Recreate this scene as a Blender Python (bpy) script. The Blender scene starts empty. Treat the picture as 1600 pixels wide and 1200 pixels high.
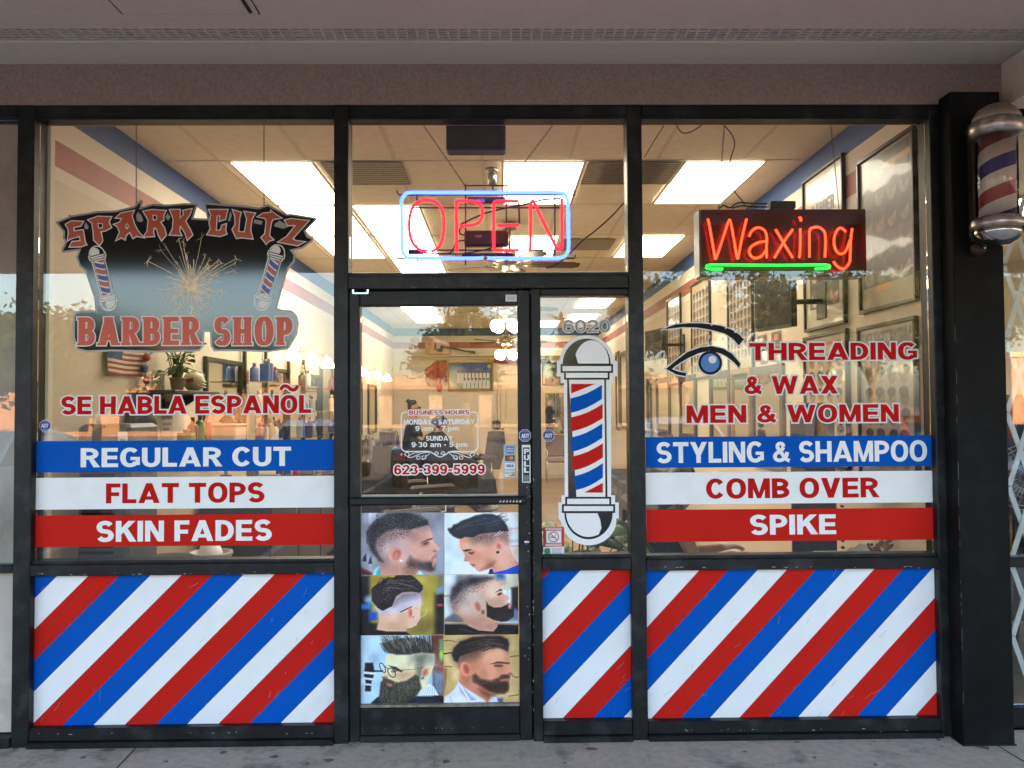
import bpy, bmesh, math, random
import numpy as np
from mathutils import Vector, Matrix
R = math.radians
random.seed(7)
rng = np.random.default_rng(7)
scene = bpy.context.scene
COL = scene.collection

# ---------------------------------------------------------------- camera
F = 1250.0
CAM = Vector((0.0, -3.86, 1.59))
MROT = (Matrix.Rotation(R(-0.8085), 3, 'Z') @ Matrix.Rotation(R(90 + 1.6), 3, 'X') @ Matrix.Rotation(R(-0.355), 3, 'Z'))
cam_d = bpy.data.cameras.new('camera')
cam_d.sensor_width = 36.0
cam_d.lens = F / 1600.0 * 36.0
cam_d.clip_start = 0.05
cam_d.clip_end = 2000
cam = bpy.data.objects.new('camera', cam_d)
COL.objects.link(cam)
cam.matrix_world = Matrix.Translation(CAM) @ MROT.to_4x4()
scene.camera = cam

# ---------------------------------------------------------------- sky, sun, exposure
SUN_EL, SUN_AZ = 19.0, 14.0            # low evening sun behind the building
world = bpy.data.worlds.new('World')
scene.world = world
world.use_nodes = True
wn = world.node_tree
sky = wn.nodes.new('ShaderNodeTexSky')
sky.sky_type = 'NISHITA'
sky.sun_disc = False
sky.sun_elevation = R(SUN_EL)
sky.sun_rotation = R(SUN_AZ)
sky.air_density = 1.0
sky.dust_density = 2.4
sky.ozone_density = 0.7
wn.links.new(sky.outputs[0], wn.nodes['Background'].inputs[0])
wn.nodes['Background'].inputs[1].default_value = 0.15
sun_d = bpy.data.lights.new('sun', 'SUN')
sun_d.energy = 4.5
sun_d.angle = R(0.5)
sun_d.color = (1.0, 0.74, 0.48)
sun = bpy.data.objects.new('sun', sun_d)
COL.objects.link(sun)
sdir = Vector((math.sin(R(SUN_AZ)) * math.cos(R(SUN_EL)), math.cos(R(SUN_AZ)) * math.cos(R(SUN_EL)), math.sin(R(SUN_EL))))
sun.rotation_euler = sdir.to_track_quat('Z', 'Y').to_euler()
sun.location = (0, 30, 40)
scene.view_settings.view_transform = 'Standard'
scene.view_settings.look = 'None'
scene.view_settings.gamma = 1.0
scene.view_settings.exposure = 2.88
scene.cycles.max_bounces = 10
scene.cycles.transparent_max_bounces = 24
scene.cycles.sample_clamp_indirect = 6.0
scene.cycles.use_denoising = True
LAMP = 1.62          # strength of the ceiling panels

# ---------------------------------------------------------------- from a measured point of the photo to the place
def ray(px, py):
    return MROT @ Vector(((px - 800) / F, -(py - 600) / F, -1.0))
def at(px, py, Y=0.0):
    d = ray(px, py)
    return CAM + d * ((Y - CAM.y) / d.y)
def atx(px, py, X):
    d = ray(px, py)
    return CAM + d * ((X - CAM.x) / d.x)
def atz(px, py, Z):
    d = ray(px, py)
    return CAM + d * ((Z - CAM.z) / d.z)
def fx(px, py=640, Y=0.0): return at(px, py, Y).x
def fz(py, px=785, Y=0.0): return at(px, py, Y).z
def frect(x0, y0, x1, y1, Y=0.0):
    """X0, Z0, X1, Z1 of an upright rectangle whose corners lie at those points of the facade"""
    ym, xm = (y0 + y1) / 2, (x0 + x1) / 2
    return fx(x0, ym, Y), fz(y1, xm, Y), fx(x1, ym, Y), fz(y0, xm, Y)

# ---------------------------------------------------------------- materials
def lin(c):
    return tuple((v / 255 / 12.92) if v / 255 <= 0.04045 else ((v / 255 + 0.055) / 1.055) ** 2.4 for v in c)
MATS = {}
def mat(name, col, rough=0.5, metal=0.0, var=0.12, scale=9.0, bump=0.0, bscale=60.0, spec=0.5, coat=0.0, coatr=0.05,
        emit=None, estr=0.0, dirt=None, dirt_amt=0.0, dscale=3.0, stretch=(1, 1, 1)):
    if name in MATS: return MATS[name]
    m = bpy.data.materials.new(name)
    m.use_nodes = True
    nt = m.node_tree
    b = nt.nodes['Principled BSDF']
    b.inputs['Roughness'].default_value = rough
    b.inputs['Metallic'].default_value = metal
    b.inputs['Specular IOR Level'].default_value = spec
    b.inputs['Coat Weight'].default_value = coat
    b.inputs['Coat Roughness'].default_value = coatr
    tc = nt.nodes.new('ShaderNodeTexCoord')
    mp = nt.nodes.new('ShaderNodeMapping')
    mp.inputs['Scale'].default_value = stretch
    nt.links.new(tc.outputs['Object'], mp.inputs[0])
    n = nt.nodes.new('ShaderNodeTexNoise')
    n.inputs['Scale'].default_value = scale
    n.inputs['Detail'].default_value = 5
    nt.links.new(mp.outputs[0], n.inputs['Vector'])
    r = nt.nodes.new('ShaderNodeValToRGB')
    a, c = 1 - var, 1 + var
    r.color_ramp.elements[0].position = 0.3
    r.color_ramp.elements[1].position = 0.7
    r.color_ramp.elements[0].color = (col[0] * a, col[1] * a, col[2] * a, 1)
    r.color_ramp.elements[1].color = (min(1, col[0] * c), min(1, col[1] * c), min(1, col[2] * c), 1)
    nt.links.new(n.outputs['Fac'], r.inputs[0])
    out = r.outputs[0]
    if dirt is not None:
        n2 = nt.nodes.new('ShaderNodeTexNoise')
        n2.inputs['Scale'].default_value = dscale
        n2.inputs['Detail'].default_value = 8
        n2.inputs['Roughness'].default_value = 0.65
        nt.links.new(mp.outputs[0], n2.inputs['Vector'])
        r2 = nt.nodes.new('ShaderNodeValToRGB')
        r2.color_ramp.elements[0].position = 0.52
        r2.color_ramp.elements[1].position = 0.72
        r2.color_ramp.elements[0].color = (0, 0, 0, 1)
        r2.color_ramp.elements[1].color = (dirt_amt,) * 3 + (1,)
        nt.links.new(n2.outputs['Fac'], r2.inputs[0])
        mx = nt.nodes.new('ShaderNodeMixRGB')
        mx.inputs[2].default_value = (*dirt, 1)
        nt.links.new(r2.outputs[0], mx.inputs[0])
        nt.links.new(out, mx.inputs[1])
        out = mx.outputs[0]
    nt.links.new(out, b.inputs['Base Color'])
    if bump:
        n3 = nt.nodes.new('ShaderNodeTexNoise')
        n3.inputs['Scale'].default_value = bscale
        n3.inputs['Detail'].default_value = 4
        nt.links.new(mp.outputs[0], n3.inputs['Vector'])
        bp = nt.nodes.new('ShaderNodeBump')
        bp.inputs['Strength'].default_value = bump
        bp.inputs['Distance'].default_value = 0.01
        nt.links.new(n3.outputs['Fac'], bp.inputs['Height'])
        nt.links.new(bp.outputs[0], b.inputs['Normal'])
    if emit:
        b.inputs['Emission Color'].default_value = (*emit, 1)
        b.inputs['Emission Strength'].default_value = estr
    MATS[name] = m
    return m
def glass_mat(name, ior=1.53, tint=(0.96, 0.97, 0.96)):
    if name in MATS: return MATS[name]
    m = bpy.data.materials.new(name); m.use_nodes = True
    nt = m.node_tree; nt.nodes.clear()
    o = nt.nodes.new('ShaderNodeOutputMaterial')
    mx = nt.nodes.new('ShaderNodeMixShader')
    tr = nt.nodes.new('ShaderNodeBsdfTransparent'); tr.inputs[0].default_value = (*tint, 1)
    gl = nt.nodes.new('ShaderNodeBsdfGlossy'); gl.inputs['Roughness'].default_value = 0.0
    gl.inputs[0].default_value = (1, 1, 1, 1)
    fr = nt.nodes.new('ShaderNodeFresnel'); fr.inputs[0].default_value = ior
    tc = nt.nodes.new('ShaderNodeTexCoord')
    n = nt.nodes.new('ShaderNodeTexNoise'); n.inputs['Scale'].default_value = 1.1; n.inputs['Detail'].default_value = 1
    bp = nt.nodes.new('ShaderNodeBump'); bp.inputs['Strength'].default_value = 0.002; bp.inputs['Distance'].default_value = 0.05
    nt.links.new(tc.outputs['Object'], n.inputs['Vector'])
    nt.links.new(n.outputs['Fac'], bp.inputs['Height'])
    nt.links.new(bp.outputs[0], gl.inputs['Normal'])
    nt.links.new(fr.outputs[0], mx.inputs[0]); nt.links.new(tr.outputs[0], mx.inputs[1]); nt.links.new(gl.outputs[0], mx.inputs[2])
    nt.links.new(mx.outputs[0], o.inputs[0])
    MATS[name] = m
    return m
def emis(name, col, s):
    if name in MATS: return MATS[name]
    m = bpy.data.materials.new(name); m.use_nodes = True
    nt = m.node_tree
    b = nt.nodes['Principled BSDF']
    b.inputs['Base Color'].default_value = (*[min(1, c * 0.6) for c in col], 1)
    b.inputs['Emission Color'].default_value = (*col, 1)
    n = nt.nodes.new('ShaderNodeTexNoise'); n.inputs['Scale'].default_value = 2.0
    mr = nt.nodes.new('ShaderNodeMapRange')
    mr.inputs['To Min'].default_value = s * 0.92; mr.inputs['To Max'].default_value = s * 1.08
    nt.links.new(n.outputs['Fac'], mr.inputs[0]); nt.links.new(mr.outputs[0], b.inputs['Emission Strength'])
    MATS[name] = m
    return m
def print_mat(name, rough=0.45, coat=0.03, attr='print'):
    if name in MATS: return MATS[name]
    m = bpy.data.materials.new(name); m.use_nodes = True
    nt = m.node_tree; b = nt.nodes['Principled BSDF']
    a = nt.nodes.new('ShaderNodeVertexColor'); a.layer_name = attr
    nt.links.new(a.outputs[0], b.inputs['Base Color'])
    b.inputs['Roughness'].default_value = rough
    b.inputs['Coat Weight'].default_value = coat
    b.inputs['Coat Roughness'].default_value = 0.04
    MATS[name] = m
    return m

WHITE = mat('white_vinyl', (0.83, 0.82, 0.80), 0.45, var=0.03, scale=4, spec=.3, dirt=(.45, .42, .38), dirt_amt=.14, dscale=5)
BLUE = mat('blue_vinyl', (0.0005, 0.085, 0.42), 0.65, var=0.05, scale=4, spec=.08)
RED = mat('red_vinyl', (0.54, 0.015, 0.009), 0.65, var=0.05, scale=4, spec=.08)
LRED = mat('red_lettering', (0.48, 0.009, 0.007), 0.65, var=0.04, spec=.08)
BLACKV = mat('black_vinyl', (0.008, 0.008, 0.009), 0.09, var=0.1, bump=0.010, bscale=140, spec=0.75)
MATTEB = mat('matte_black_vinyl', (0.008, 0.008, 0.009), 0.6, var=0.1, spec=.2)
GREYV = mat('grey_vinyl', (0.30, 0.30, 0.285), 0.25, var=0.05, bump=0.03, bscale=90, spec=0.6)
LGREYV = mat('pale_grey_vinyl', (0.70, 0.69, 0.68), 0.35, var=0.03)
BRICKV = mat('brick_red_vinyl', (0.42, 0.07, 0.03), 0.35, var=0.06)
ALU = mat('black_painted_metal', (0.010, 0.0105, 0.011), 0.42, var=0.35, scale=14, spec=0.28, bump=0.04, bscale=35, dirt=(0.05, 0.052, 0.055), dirt_amt=0.55, dscale=7)
SCUFF = mat('bare_scratched_metal', (0.5, 0.5, 0.49), 0.5, var=0.25)
STEEL = mat('brushed_steel', (0.55, 0.55, 0.54), 0.28, 1.0, var=0.08)
CHROME = mat('chrome', (0.62, 0.60, 0.58), 0.14, 1.0, var=0.1)
DARKM = mat('dark_metal', (0.015, 0.015, 0.016), 0.4, 0.3, var=0.2)
GLASS = glass_mat('window_glass')
CREAM = mat('cream_paint', (0.68, 0.61, 0.50), 0.6, var=0.05, scale=2.5, bump=0.03, bscale=120)
WOODF = mat('brown_wood', (0.16, 0.08, 0.035), 0.45, var=0.3, scale=6, stretch=(1, 1, 8))
BLACKP = mat('black_plastic', (0.014, 0.014, 0.015), 0.38, var=0.2)

# ---------------------------------------------------------------- mesh builder
ORIGIN = {}
class MB:
    def __init__(s): s.v = []; s.f = []; s.m = []; s.sm = []
    def add(s, vs, fs, mi=0, smooth=False):
        o = len(s.v); s.v += [tuple(p) for p in vs]
        for f in fs:
            s.f.append([o + i for i in f]); s.m.append(mi); s.sm.append(smooth)
        return s
    def box(s, x0, y0, z0, x1, y1, z1, mi=0):
        x0, x1 = min(x0, x1), max(x0, x1); y0, y1 = min(y0, y1), max(y0, y1); z0, z1 = min(z0, z1), max(z0, z1)
        return s.add([(x0, y0, z0), (x1, y0, z0), (x1, y1, z0), (x0, y1, z0), (x0, y0, z1), (x1, y0, z1), (x1, y1, z1), (x0, y1, z1)],
                     [(0, 3, 2, 1), (4, 5, 6, 7), (0, 1, 5, 4), (1, 2, 6, 5), (2, 3, 7, 6), (3, 0, 4, 7)], mi)
    def bbox(s, x0, y0, z0, x1, y1, z1, b=0.01, mi=0):
        """box with chamfered vertical and horizontal edges"""
        x0, x1 = min(x0, x1), max(x0, x1); y0, y1 = min(y0, y1), max(y0, y1); z0, z1 = min(z0, z1), max(z0, z1)
        b = min(b, (x1 - x0) * .45, (y1 - y0) * .45, (z1 - z0) * .45)
        rings = []
        for z, i in ((z0, b), (z0 + b, 0), (z1 - b, 0), (z1, b)):
            a0, a1, c0, c1 = x0 + i, x1 - i, y0 + i, y1 - i
            rings.append([(a0 + b, c0, z), (a1 - b, c0, z), (a1, c0 + b, z), (a1, c1 - b, z), (a1 - b, c1, z), (a0 + b, c1, z), (a0, c1 - b, z), (a0, c0 + b, z)])
        vs = [p for r in rings for p in r]; fs = []
        for k in range(3):
            for i in range(8):
                j = (i + 1) % 8
                fs.append((k * 8 + i, k * 8 + j, k * 8 + 8 + j, k * 8 + 8 + i))
        fs.append(tuple(range(7, -1, -1))); fs.append(tuple(range(24, 32)))
        return s.add(vs, fs, mi)
    def quad(s, a, b, c, d, mi=0): return s.add([a, b, c, d], [(0, 1, 2, 3)], mi)
    def poly(s, pts, mi=0): return s.add(pts, [tuple(range(len(pts)))], mi)
    def fpoly(s, pts, y, mi=0):
        """flat polygon of (X, Z) points facing the street"""
        return s.poly([(p[0], y, p[1]) for p in pts], mi)
    def prism(s, pts, y0, y1, mi=0):
        n = len(pts)
        vs = [(p[0], y0, p[1]) for p in pts] + [(p[0], y1, p[1]) for p in pts]
        fs = [tuple(range(n)), tuple(range(2 * n - 1, n - 1, -1))] + [(i, n + i, n + (i + 1) % n, (i + 1) % n) for i in range(n)]
        return s.add(vs, fs, mi)
    def tube(s, pts, r, n=8, mi=0, closed=False, cap=True):
        P = [Vector(p) for p in pts]; k = len(P)
        rr = r if isinstance(r, (list, tuple)) else [r] * k
        vs = []; ref = None
        for i in range(k):
            if closed: t = P[(i + 1) % k] - P[i - 1]
            else: t = P[min(i + 1, k - 1)] - P[max(i - 1, 0)]
            if t.length < 1e-9: t = Vector((0, 0, 1))
            t.normalize()
            if ref is None:
                ref = t.orthogonal().normalized()
            u = (ref - t * ref.dot(t))
            if u.length < 1e-6: u = t.orthogonal()
            u.normalize(); ref = u
            w = t.cross(u)
            for j in range(n):
                a = 2 * math.pi * j / n
                vs.append(P[i] + (u * math.cos(a) + w * math.sin(a)) * rr[i])
        fs = []
        for i in range(k if closed else k - 1):
            a, b = i * n, ((i + 1) % k) * n
            for j in range(n):
                l = (j + 1) % n
                fs.append((a + j, a + l, b + l, b + j))
        if cap and not closed:
            fs.append(tuple(range(n - 1, -1, -1))); fs.append(tuple(range((k - 1) * n, k * n)))
        return s.add(vs, fs, mi, True)
    def lathe(s, prof, c=(0, 0, 0), n=24, mi=0, axis='Z', tilt=None, smooth=True):
        vs = []; k = len(prof)
        for r, h in prof:
            for j in range(n):
                a = 2 * math.pi * j / n
                p = Vector((r * math.cos(a), r * math.sin(a), h))
                if axis == 'X': p = Vector((p.z, p.x, p.y))
                if axis == 'Y': p = Vector((p.x, p.z, p.y))
                if tilt is not None: p = tilt @ p
                vs.append(p + Vector(c))
        fs = []
        for i in range(k - 1):
            for j in range(n):
                l = (j + 1) % n
                fs.append((i * n + j, i * n + l, (i + 1) * n + l, (i + 1) * n + j))
        fs.append(tuple(range(n - 1, -1, -1))); fs.append(tuple(range((k - 1) * n, k * n)))
        return s.add(vs, fs, mi, smooth)
    def ball(s, c, r, n=12, m=8, mi=0, sc=(1, 1, 1)):
        prof = [(max(1e-4, r * math.sin(math.pi * i / m)), -r * math.cos(math.pi * i / m)) for i in range(m + 1)]
        o = len(s.v)
        s.lathe(prof, (0, 0, 0), n, mi)
        for i in range(o, len(s.v)):
            p = s.v[i]; s.v[i] = (p[0] * sc[0] + c[0], p[1] * sc[1] + c[1], p[2] * sc[2] + c[2])
        return s
    def disc(s, cx, cz, r, y, n=28, mi=0, rz=None):
        return s.fpoly([(cx + r * math.cos(2 * math.pi * i / n), cz + (rz or r) * math.sin(2 * math.pi * i / n)) for i in range(n)], y, mi)
    def build(s, name, mats, parent=None, origin=None):
        me = bpy.data.meshes.new(name)
        if parent is not None: o0 = Vector(ORIGIN[parent.name])
        elif origin is not None: o0 = Vector(origin)
        else:
            a = np.array(s.v)
            lo, hi = a.min(0), a.max(0)
            o0 = Vector(((lo[0] + hi[0]) / 2, (lo[1] + hi[1]) / 2, lo[2]))
        me.from_pydata([tuple(Vector(p) - o0) for p in s.v], [], s.f)
        if not isinstance(mats, (list, tuple)): mats = [mats]
        for m in mats: me.materials.append(m)
        me.polygons.foreach_set('material_index', s.m)
        me.polygons.foreach_set('use_smooth', s.sm)
        me.update()
        o = bpy.data.objects.new(name, me)
        COL.objects.link(o)
        ORIGIN[o.name] = tuple(o0)
        if parent is not None: o.parent = parent
        else: o.location = o0
        return o
def tag(o, label=None, cat=None, group=None, kind=None):
    if label: o['label'] = label
    if cat: o['category'] = cat
    if group: o['group'] = group
    if kind: o['kind'] = kind
    return o
def thing(name, loc, label, cat, group=None):
    o = bpy.data.objects.new(name, None)
    o.empty_display_size = 0.1
    COL.objects.link(o); o.location = loc; ORIGIN[o.name] = tuple(loc)
    return tag(o, label, cat, group)
def struct(mb, name, mats): return tag(mb.build(name, mats), kind='structure')
def kids(o): return [c for c in bpy.data.objects if c.parent == o]
def dup(o, loc, label=None, rotz=None, scale=None, group=None):
    def cp(src, par):
        c = src.copy(); COL.objects.link(c); ORIGIN[c.name] = ORIGIN[src.name]
        if par is not None: c.parent = par
        for k in kids(src): cp(k, c)
        return c
    c = cp(o, None)
    c.location = loc
    if rotz is not None: c.rotation_euler = (0, 0, rotz)
    if scale is not None: c.scale = scale
    if label: c['label'] = label
    if group: c['group'] = group
    return c
def smooth_path(pts, n=6, closed=False):
    """Catmull-Rom through the points"""
    P = [Vector(p) for p in pts]; k = len(P); out = []
    for i in range(k if closed else k - 1):
        p0 = P[i - 1] if (i > 0 or closed) else P[0]
        p1 = P[i]; p2 = P[(i + 1) % k]
        p3 = P[(i + 2) % k] if (i + 2 < k or closed) else P[-1]
        for j in range(n):
            t = j / n
            out.append(0.5 * ((2 * p1) + (p2 - p0) * t + (2 * p0 - 5 * p1 + 4 * p2 - p3) * t * t + (3 * p1 - p0 - 3 * p2 + p3) * t ** 3))
    if not closed: out.append(P[-1])
    return out
# ---------------------------------------------------------------- lettering: every glyph is a set of strokes drawn here
def sarc(cx, cy, rx, ry, a0, a1, n=18, e=2.25):
    out = []
    for i in range(n + 1):
        a = R(a0 + (a1 - a0) * i / n); c, s_ = math.cos(a), math.sin(a)
        out.append((cx + rx * math.copysign(abs(c) ** (2 / e), c), cy + ry * math.copysign(abs(s_) ** (2 / e), s_)))
    return out
def ribbon(pts, w, h, closed=False):
    k = len(pts); L = []; Rr = []
    for i in range(k):
        if closed: a, b = pts[i - 1], pts[(i + 1) % k]
        else: a, b = pts[max(0, i - 1)], pts[min(k - 1, i + 1)]
        tx, ty = b[0] - a[0], b[1] - a[1]
        l = math.hypot(tx, ty) or 1; tx /= l; ty /= l
        hw = 0.5 * math.sqrt((w * ty) ** 2 + (h * tx) ** 2)
        L.append((pts[i][0] - ty * hw, pts[i][1] + tx * hw)); Rr.append((pts[i][0] + ty * hw, pts[i][1] - tx * hw))
    return ('s', L, Rr, closed)
def rc(x0, y0, x1, y1): return ('p', [(x0, y0), (x1, y0), (x1, y1), (x0, y1)])
def mir(pc, W): return ('p', [(W - x, y) for x, y in reversed(pc[1])])
def glyph(ch, w=0.27, h=0.21, serif=0.0):
    P = []; W = 0.8; stems = []
    def bowl(y0, y1, W, xs=0.45):
        c = (y0 + y1) / 2; ry = (y1 - y0) / 2 - h / 2; xm = W * xs
        return ribbon([(w * .5, y1 - h / 2)] + sarc(xm, c, W - w / 2 - xm, ry, 90, -90, 14, 2.1) + [(w * .5, y0 + h / 2)], w, h)
    if ch == 'A':
        W = 1.04; c = W / 2; t = w * 1.08
        l = ('p', [(0, 0), (t, 0), (c - w * .55 + t, 1), (c - w * .55, 1)])
        P = [l, mir(l, W), rc(W * .22, .17, W * .78, .17 + h * .85)]; stems = [(0, w * .8), (W - w * .8, W)]
    elif ch == 'B':
        W = .84; P = [rc(0, 0, w, 1), bowl(.5 - h * .42, 1, W * .95), bowl(0, .5 + h * .42, W)]; stems = [(0, w * .5)]
    elif ch == 'C':
        W = .92; P = [ribbon(sarc(W / 2, .5, W / 2 - w / 2, .51 - h / 2, 36, 324, 30, 2.05), w, h)]; W -= .04
    elif ch == 'D':
        W = .87; P = [rc(0, 0, w, 1), bowl(0, 1, W, .4)]; stems = [(0, w * .5)]
    elif ch == 'E':
        W = .78; P = [rc(0, 0, w, 1), rc(w, 0, W, h), rc(w, .5 - h * .48, W * .94, .5 + h * .48), rc(w, 1 - h, W * .98, 1)]; stems = [(0, w * .5)]
    elif ch == 'F':
        W = .70; P = [rc(0, 0, w, 1), rc(w, .46 - h * .48, W * .92, .46 + h * .48), rc(w, 1 - h, W, 1)]
    elif ch == 'G':
        W = .93; P = [ribbon(sarc(W / 2, .5, W / 2 - w / 2, .51 - h / 2, 42, 322, 30), w, h), rc(W * .52, .36, W, .36 + h * .82), rc(W - w * .82, .10, W, .40)]
    elif ch == 'H':
        W = .88; P = [rc(0, 0, w, 1), rc(W - w, 0, W, 1), rc(w, .5 - h / 2, W - w, .5 + h / 2)]; stems = [(0, w), (W - w, W)]
    elif ch == 'I': W = w; P = [rc(0, 0, w, 1)]
    elif ch == 'K':
        W = .92; P = [rc(0, 0, w, 1), ('p', [(w * .9, .32), (W, 1), (W - w * 1.3, 1), (w * .9, .63)]),
                      ('p', [(W * .34, .55), (W * .56, .70), (W + .05, 0), (W + .05 - w * 1.28, 0)])]
    elif ch == 'L': W = .69; P = [rc(0, 0, w, 1), rc(w, 0, W, h)]
    elif ch == 'M':
        W = 1.06; l = ('p', [(w * .1, 1), (w * 1.15, 1), (W / 2 + w * .36, 0), (W / 2 - w * .36, 0)])
        P = [rc(0, 0, w * .95, 1), rc(W - w * .95, 0, W, 1), l, mir(l, W)]
    elif ch == 'N':
        W = .89; P = [rc(0, 0, w * .95, 1), rc(W - w * .95, 0, W, 1), ('p', [(0, 1), (w * 1.08, 1), (W, 0), (W - w * 1.08, 0)])]
    elif ch == 'O':
        W = .95; P = [ribbon(sarc(W / 2, .5, W / 2 - w / 2, .515 - h / 2, 0, 360, 40)[:-1], w, h, True)]
    elif ch == 'P': W = .80; P = [rc(0, 0, w, 1), bowl(.36, 1, W)]; stems = [(0, w)]
    elif ch == 'R':
        W = .84; P = [rc(0, 0, w, 1), bowl(.40, 1, W), ('p', [(W * .40, .48), (W * .72, .44), (W + .08, 0), (W + .08 - w * 1.2, 0)])]; stems = [(0, w), (W + .06 - w * .8, W + .08)]
        W += .05
    elif ch == 'S':
        W = .82; ry = (.51 - h / 2) / 2; rx = W / 2 - w / 2
        a = sarc(W / 2, .5 + ry, rx * .97, ry, 24, 262, 20, 2.1)
        b = sarc(W / 2, .5 - ry, rx, ry, 82, -157, 20, 2.1)
        P = [ribbon(a + b, w, h * 1.02)]
    elif ch == 'T': W = .84; P = [rc(0, 1 - h * 1.05, W, 1), rc(W / 2 - w / 2, 0, W / 2 + w / 2, 1 - h)]
    elif ch == 'U':
        W = .87; P = [ribbon([(w / 2, 1), (w / 2, .7)] + sarc(W / 2, .40, W / 2 - w / 2, .41 - h / 2, 180, 360, 20) + [(W - w / 2, .7), (W - w / 2, 1)], w, h)]
    elif ch == 'V':
        W = .94; l = ('p', [(0, 1), (w * 1.1, 1), (W / 2 + w * .5, 0), (W / 2 - w * .5, 0)]); P = [l, mir(l, W)]
    elif ch == 'W':
        W = 1.42; q = w * .46
        l = ('p', [(0, 1), (w * 1.05, 1), (W * .28 + q, 0), (W * .28 - q, 0)]); l2 = ('p', [(W * .28 - q, 0), (W * .28 + q, 0), (W / 2 + q, 1), (W / 2 - q, 1)])
        P = [l, l2, mir(l, W), mir(l2, W)]
    elif ch == 'X':
        W = .94; l = ('p', [(0, 1), (w * 1.25, 1), (W, 0), (W - w * 1.25, 0)]); P = [l, mir(l, W)]
    elif ch == 'Y':
        W = .92; c = W / 2; l = ('p', [(0, 1), (w * 1.15, 1), (c + w / 2, .44), (c - w / 2, .36)]); P = [rc(c - w / 2, 0, c + w / 2, .44), l, mir(l, W)]
    elif ch == '&':
        W = .98
        q = [(.60, .735, 0), (.565, .86, 0), (.43, .90, 0), (.30, .84, 0), (.285, .72, 0), (.37, .58, 0), (.56, .36, 0), (.74, .16, 0), (.93, .06, 0)]
        q2 = [(.60, .735, 0), (.52, .60, 0), (.36, .50, 0), (.19, .40, 0), (.135, .26, 0), (.22, .13, 0), (.42, .09, 0), (.62, .17, 0), (.76, .32, 0), (.80, .49, 0)]
        P = [ribbon([tuple(p)[:2] for p in smooth_path(z, 4)], w * .86, h * .92) for z in (q, q2)]
    elif ch in '-': W = .42; P = [rc(.03, .32, .39, .32 + h)]
    elif ch == '.': W = .25; P = [rc(.02, .38, .2, .56)]
    elif ch == '0': W = .74; P = [ribbon(sarc(W / 2, .5, W / 2 - w / 2, .51 - h / 2, 0, 360, 36, 2.1)[:-1], w, h, True)]
    elif ch in '69':
        W = .74
        P = [ribbon(sarc(W / 2, .325, W / 2 - w / 2, .335 - h / 2, 0, 360, 30, 2.1)[:-1], w, h, True), ribbon(sarc(W / 2 + .01, .5, W / 2 - w / 2 + .01, .51 - h / 2, 36, 200, 18, 2.1), w, h)]
        if ch == '9': P = [(p[0], [(W - x, 1 - y) for x, y in p[1]], [(W - x, 1 - y) for x, y in p[2]], p[3]) for p in P]
    elif ch == '2':
        W = .74; P = [ribbon(sarc(W / 2, .70, W / 2 - w / 2, .31 - h / 2, 165, -35, 18, 2.1) + [(W * .36, .26), (w * .45, h * .5)], w * .95, h * .95), rc(0, 0, W, h * .95)]
    elif ch == '3':
        W = .74; P = [ribbon(sarc(W / 2 - .02, .735, W / 2 - w / 2, .275 - h / 2, 160, -80, 16, 2.1), w, h * .95), ribbon(sarc(W / 2 - .01, .275, W / 2 - w / 2 + .01, .285 - h / 2, 85, -160, 16, 2.1), w, h * .95)]
    elif ch == '5':
        W = .74; P = [rc(.12, 1 - h, W * .95, 1), ('p', [(.12, 1 - h), (.12 + w * .75, 1 - h), (.06 + w * .75, .45), (.04, .45)]), ribbon(sarc(W / 2 - .01, .32, W / 2 - w / 2 + .01, .33 - h / 2, 125, -155, 22, 2.1), w, h * .95)]
    elif ch == '7': W = .72; P = [rc(0, 1 - h, W, 1), ('p', [(W - w * .3, 1 - h), (W, 1 - h), (W * .42 + w * .45, 0), (W * .42 - w * .5, 0)]), ('p', [(W - w * 1.1, 1 - h), (W - w * .25, 1 - h), (W * .42 + w * .4, 0), (W * .42 - w * .5, 0)])]
    elif ch == 'a':
        W = .70; P = [ribbon(sarc(W / 2 - .02, .24, W / 2 - w / 2 - .02, .25 - h / 2, 60, 300, 16, 2.1), w * .9, h * .8), rc(W * .4, .36, W - w * .9, .36 + h * .7), ribbon([(W - w * .5, 0), (W - w * .5, .45)] + sarc(W / 2, .5, W / 2 - w / 2, .24 - h * .42, 0, 160, 12, 2.1), w * .9, h * .8)]
    elif ch == 'm':
        W = 1.1; P = [rc(0, 0, w * .85, .74)] + [ribbon(sarc(x, .45, .26, .30 - h / 2, 180, 0, 12) + [(x + .26, 0)], w * .85, h * .85) for x in (.38, .78)]
        P = [P[0]] + [ribbon([(x - .2, .45)] + sarc(x, .45, .2, .30 - h / 2, 180, 0, 12) + [(x + .2, 0)], w * .82, h * .85) for x in (.36, .80)]
    elif ch == 'p':
        W = .74; P = [rc(0, -.24, w * .9, .74), ribbon(sarc(W / 2, .37, W / 2 - w / 2, .38 - h / 2, 0, 360, 24, 2.1)[:-1], w * .9, h * .85, True)]
    elif ch == ' ': W = .30
    if serif and stems:
        for a, b in stems:
            P.append(rc(a - serif, 0, b + serif, .085))
            if ch not in 'A' and not (ch == 'R' and a > .2): P.append(rc(a - serif, .915, b + serif * .6, 1))
        if ch == 'A': P.append(rc(W / 2 - w * .62 - serif * .4, .915, W / 2 + w * .62, 1))
    return P, W
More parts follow.
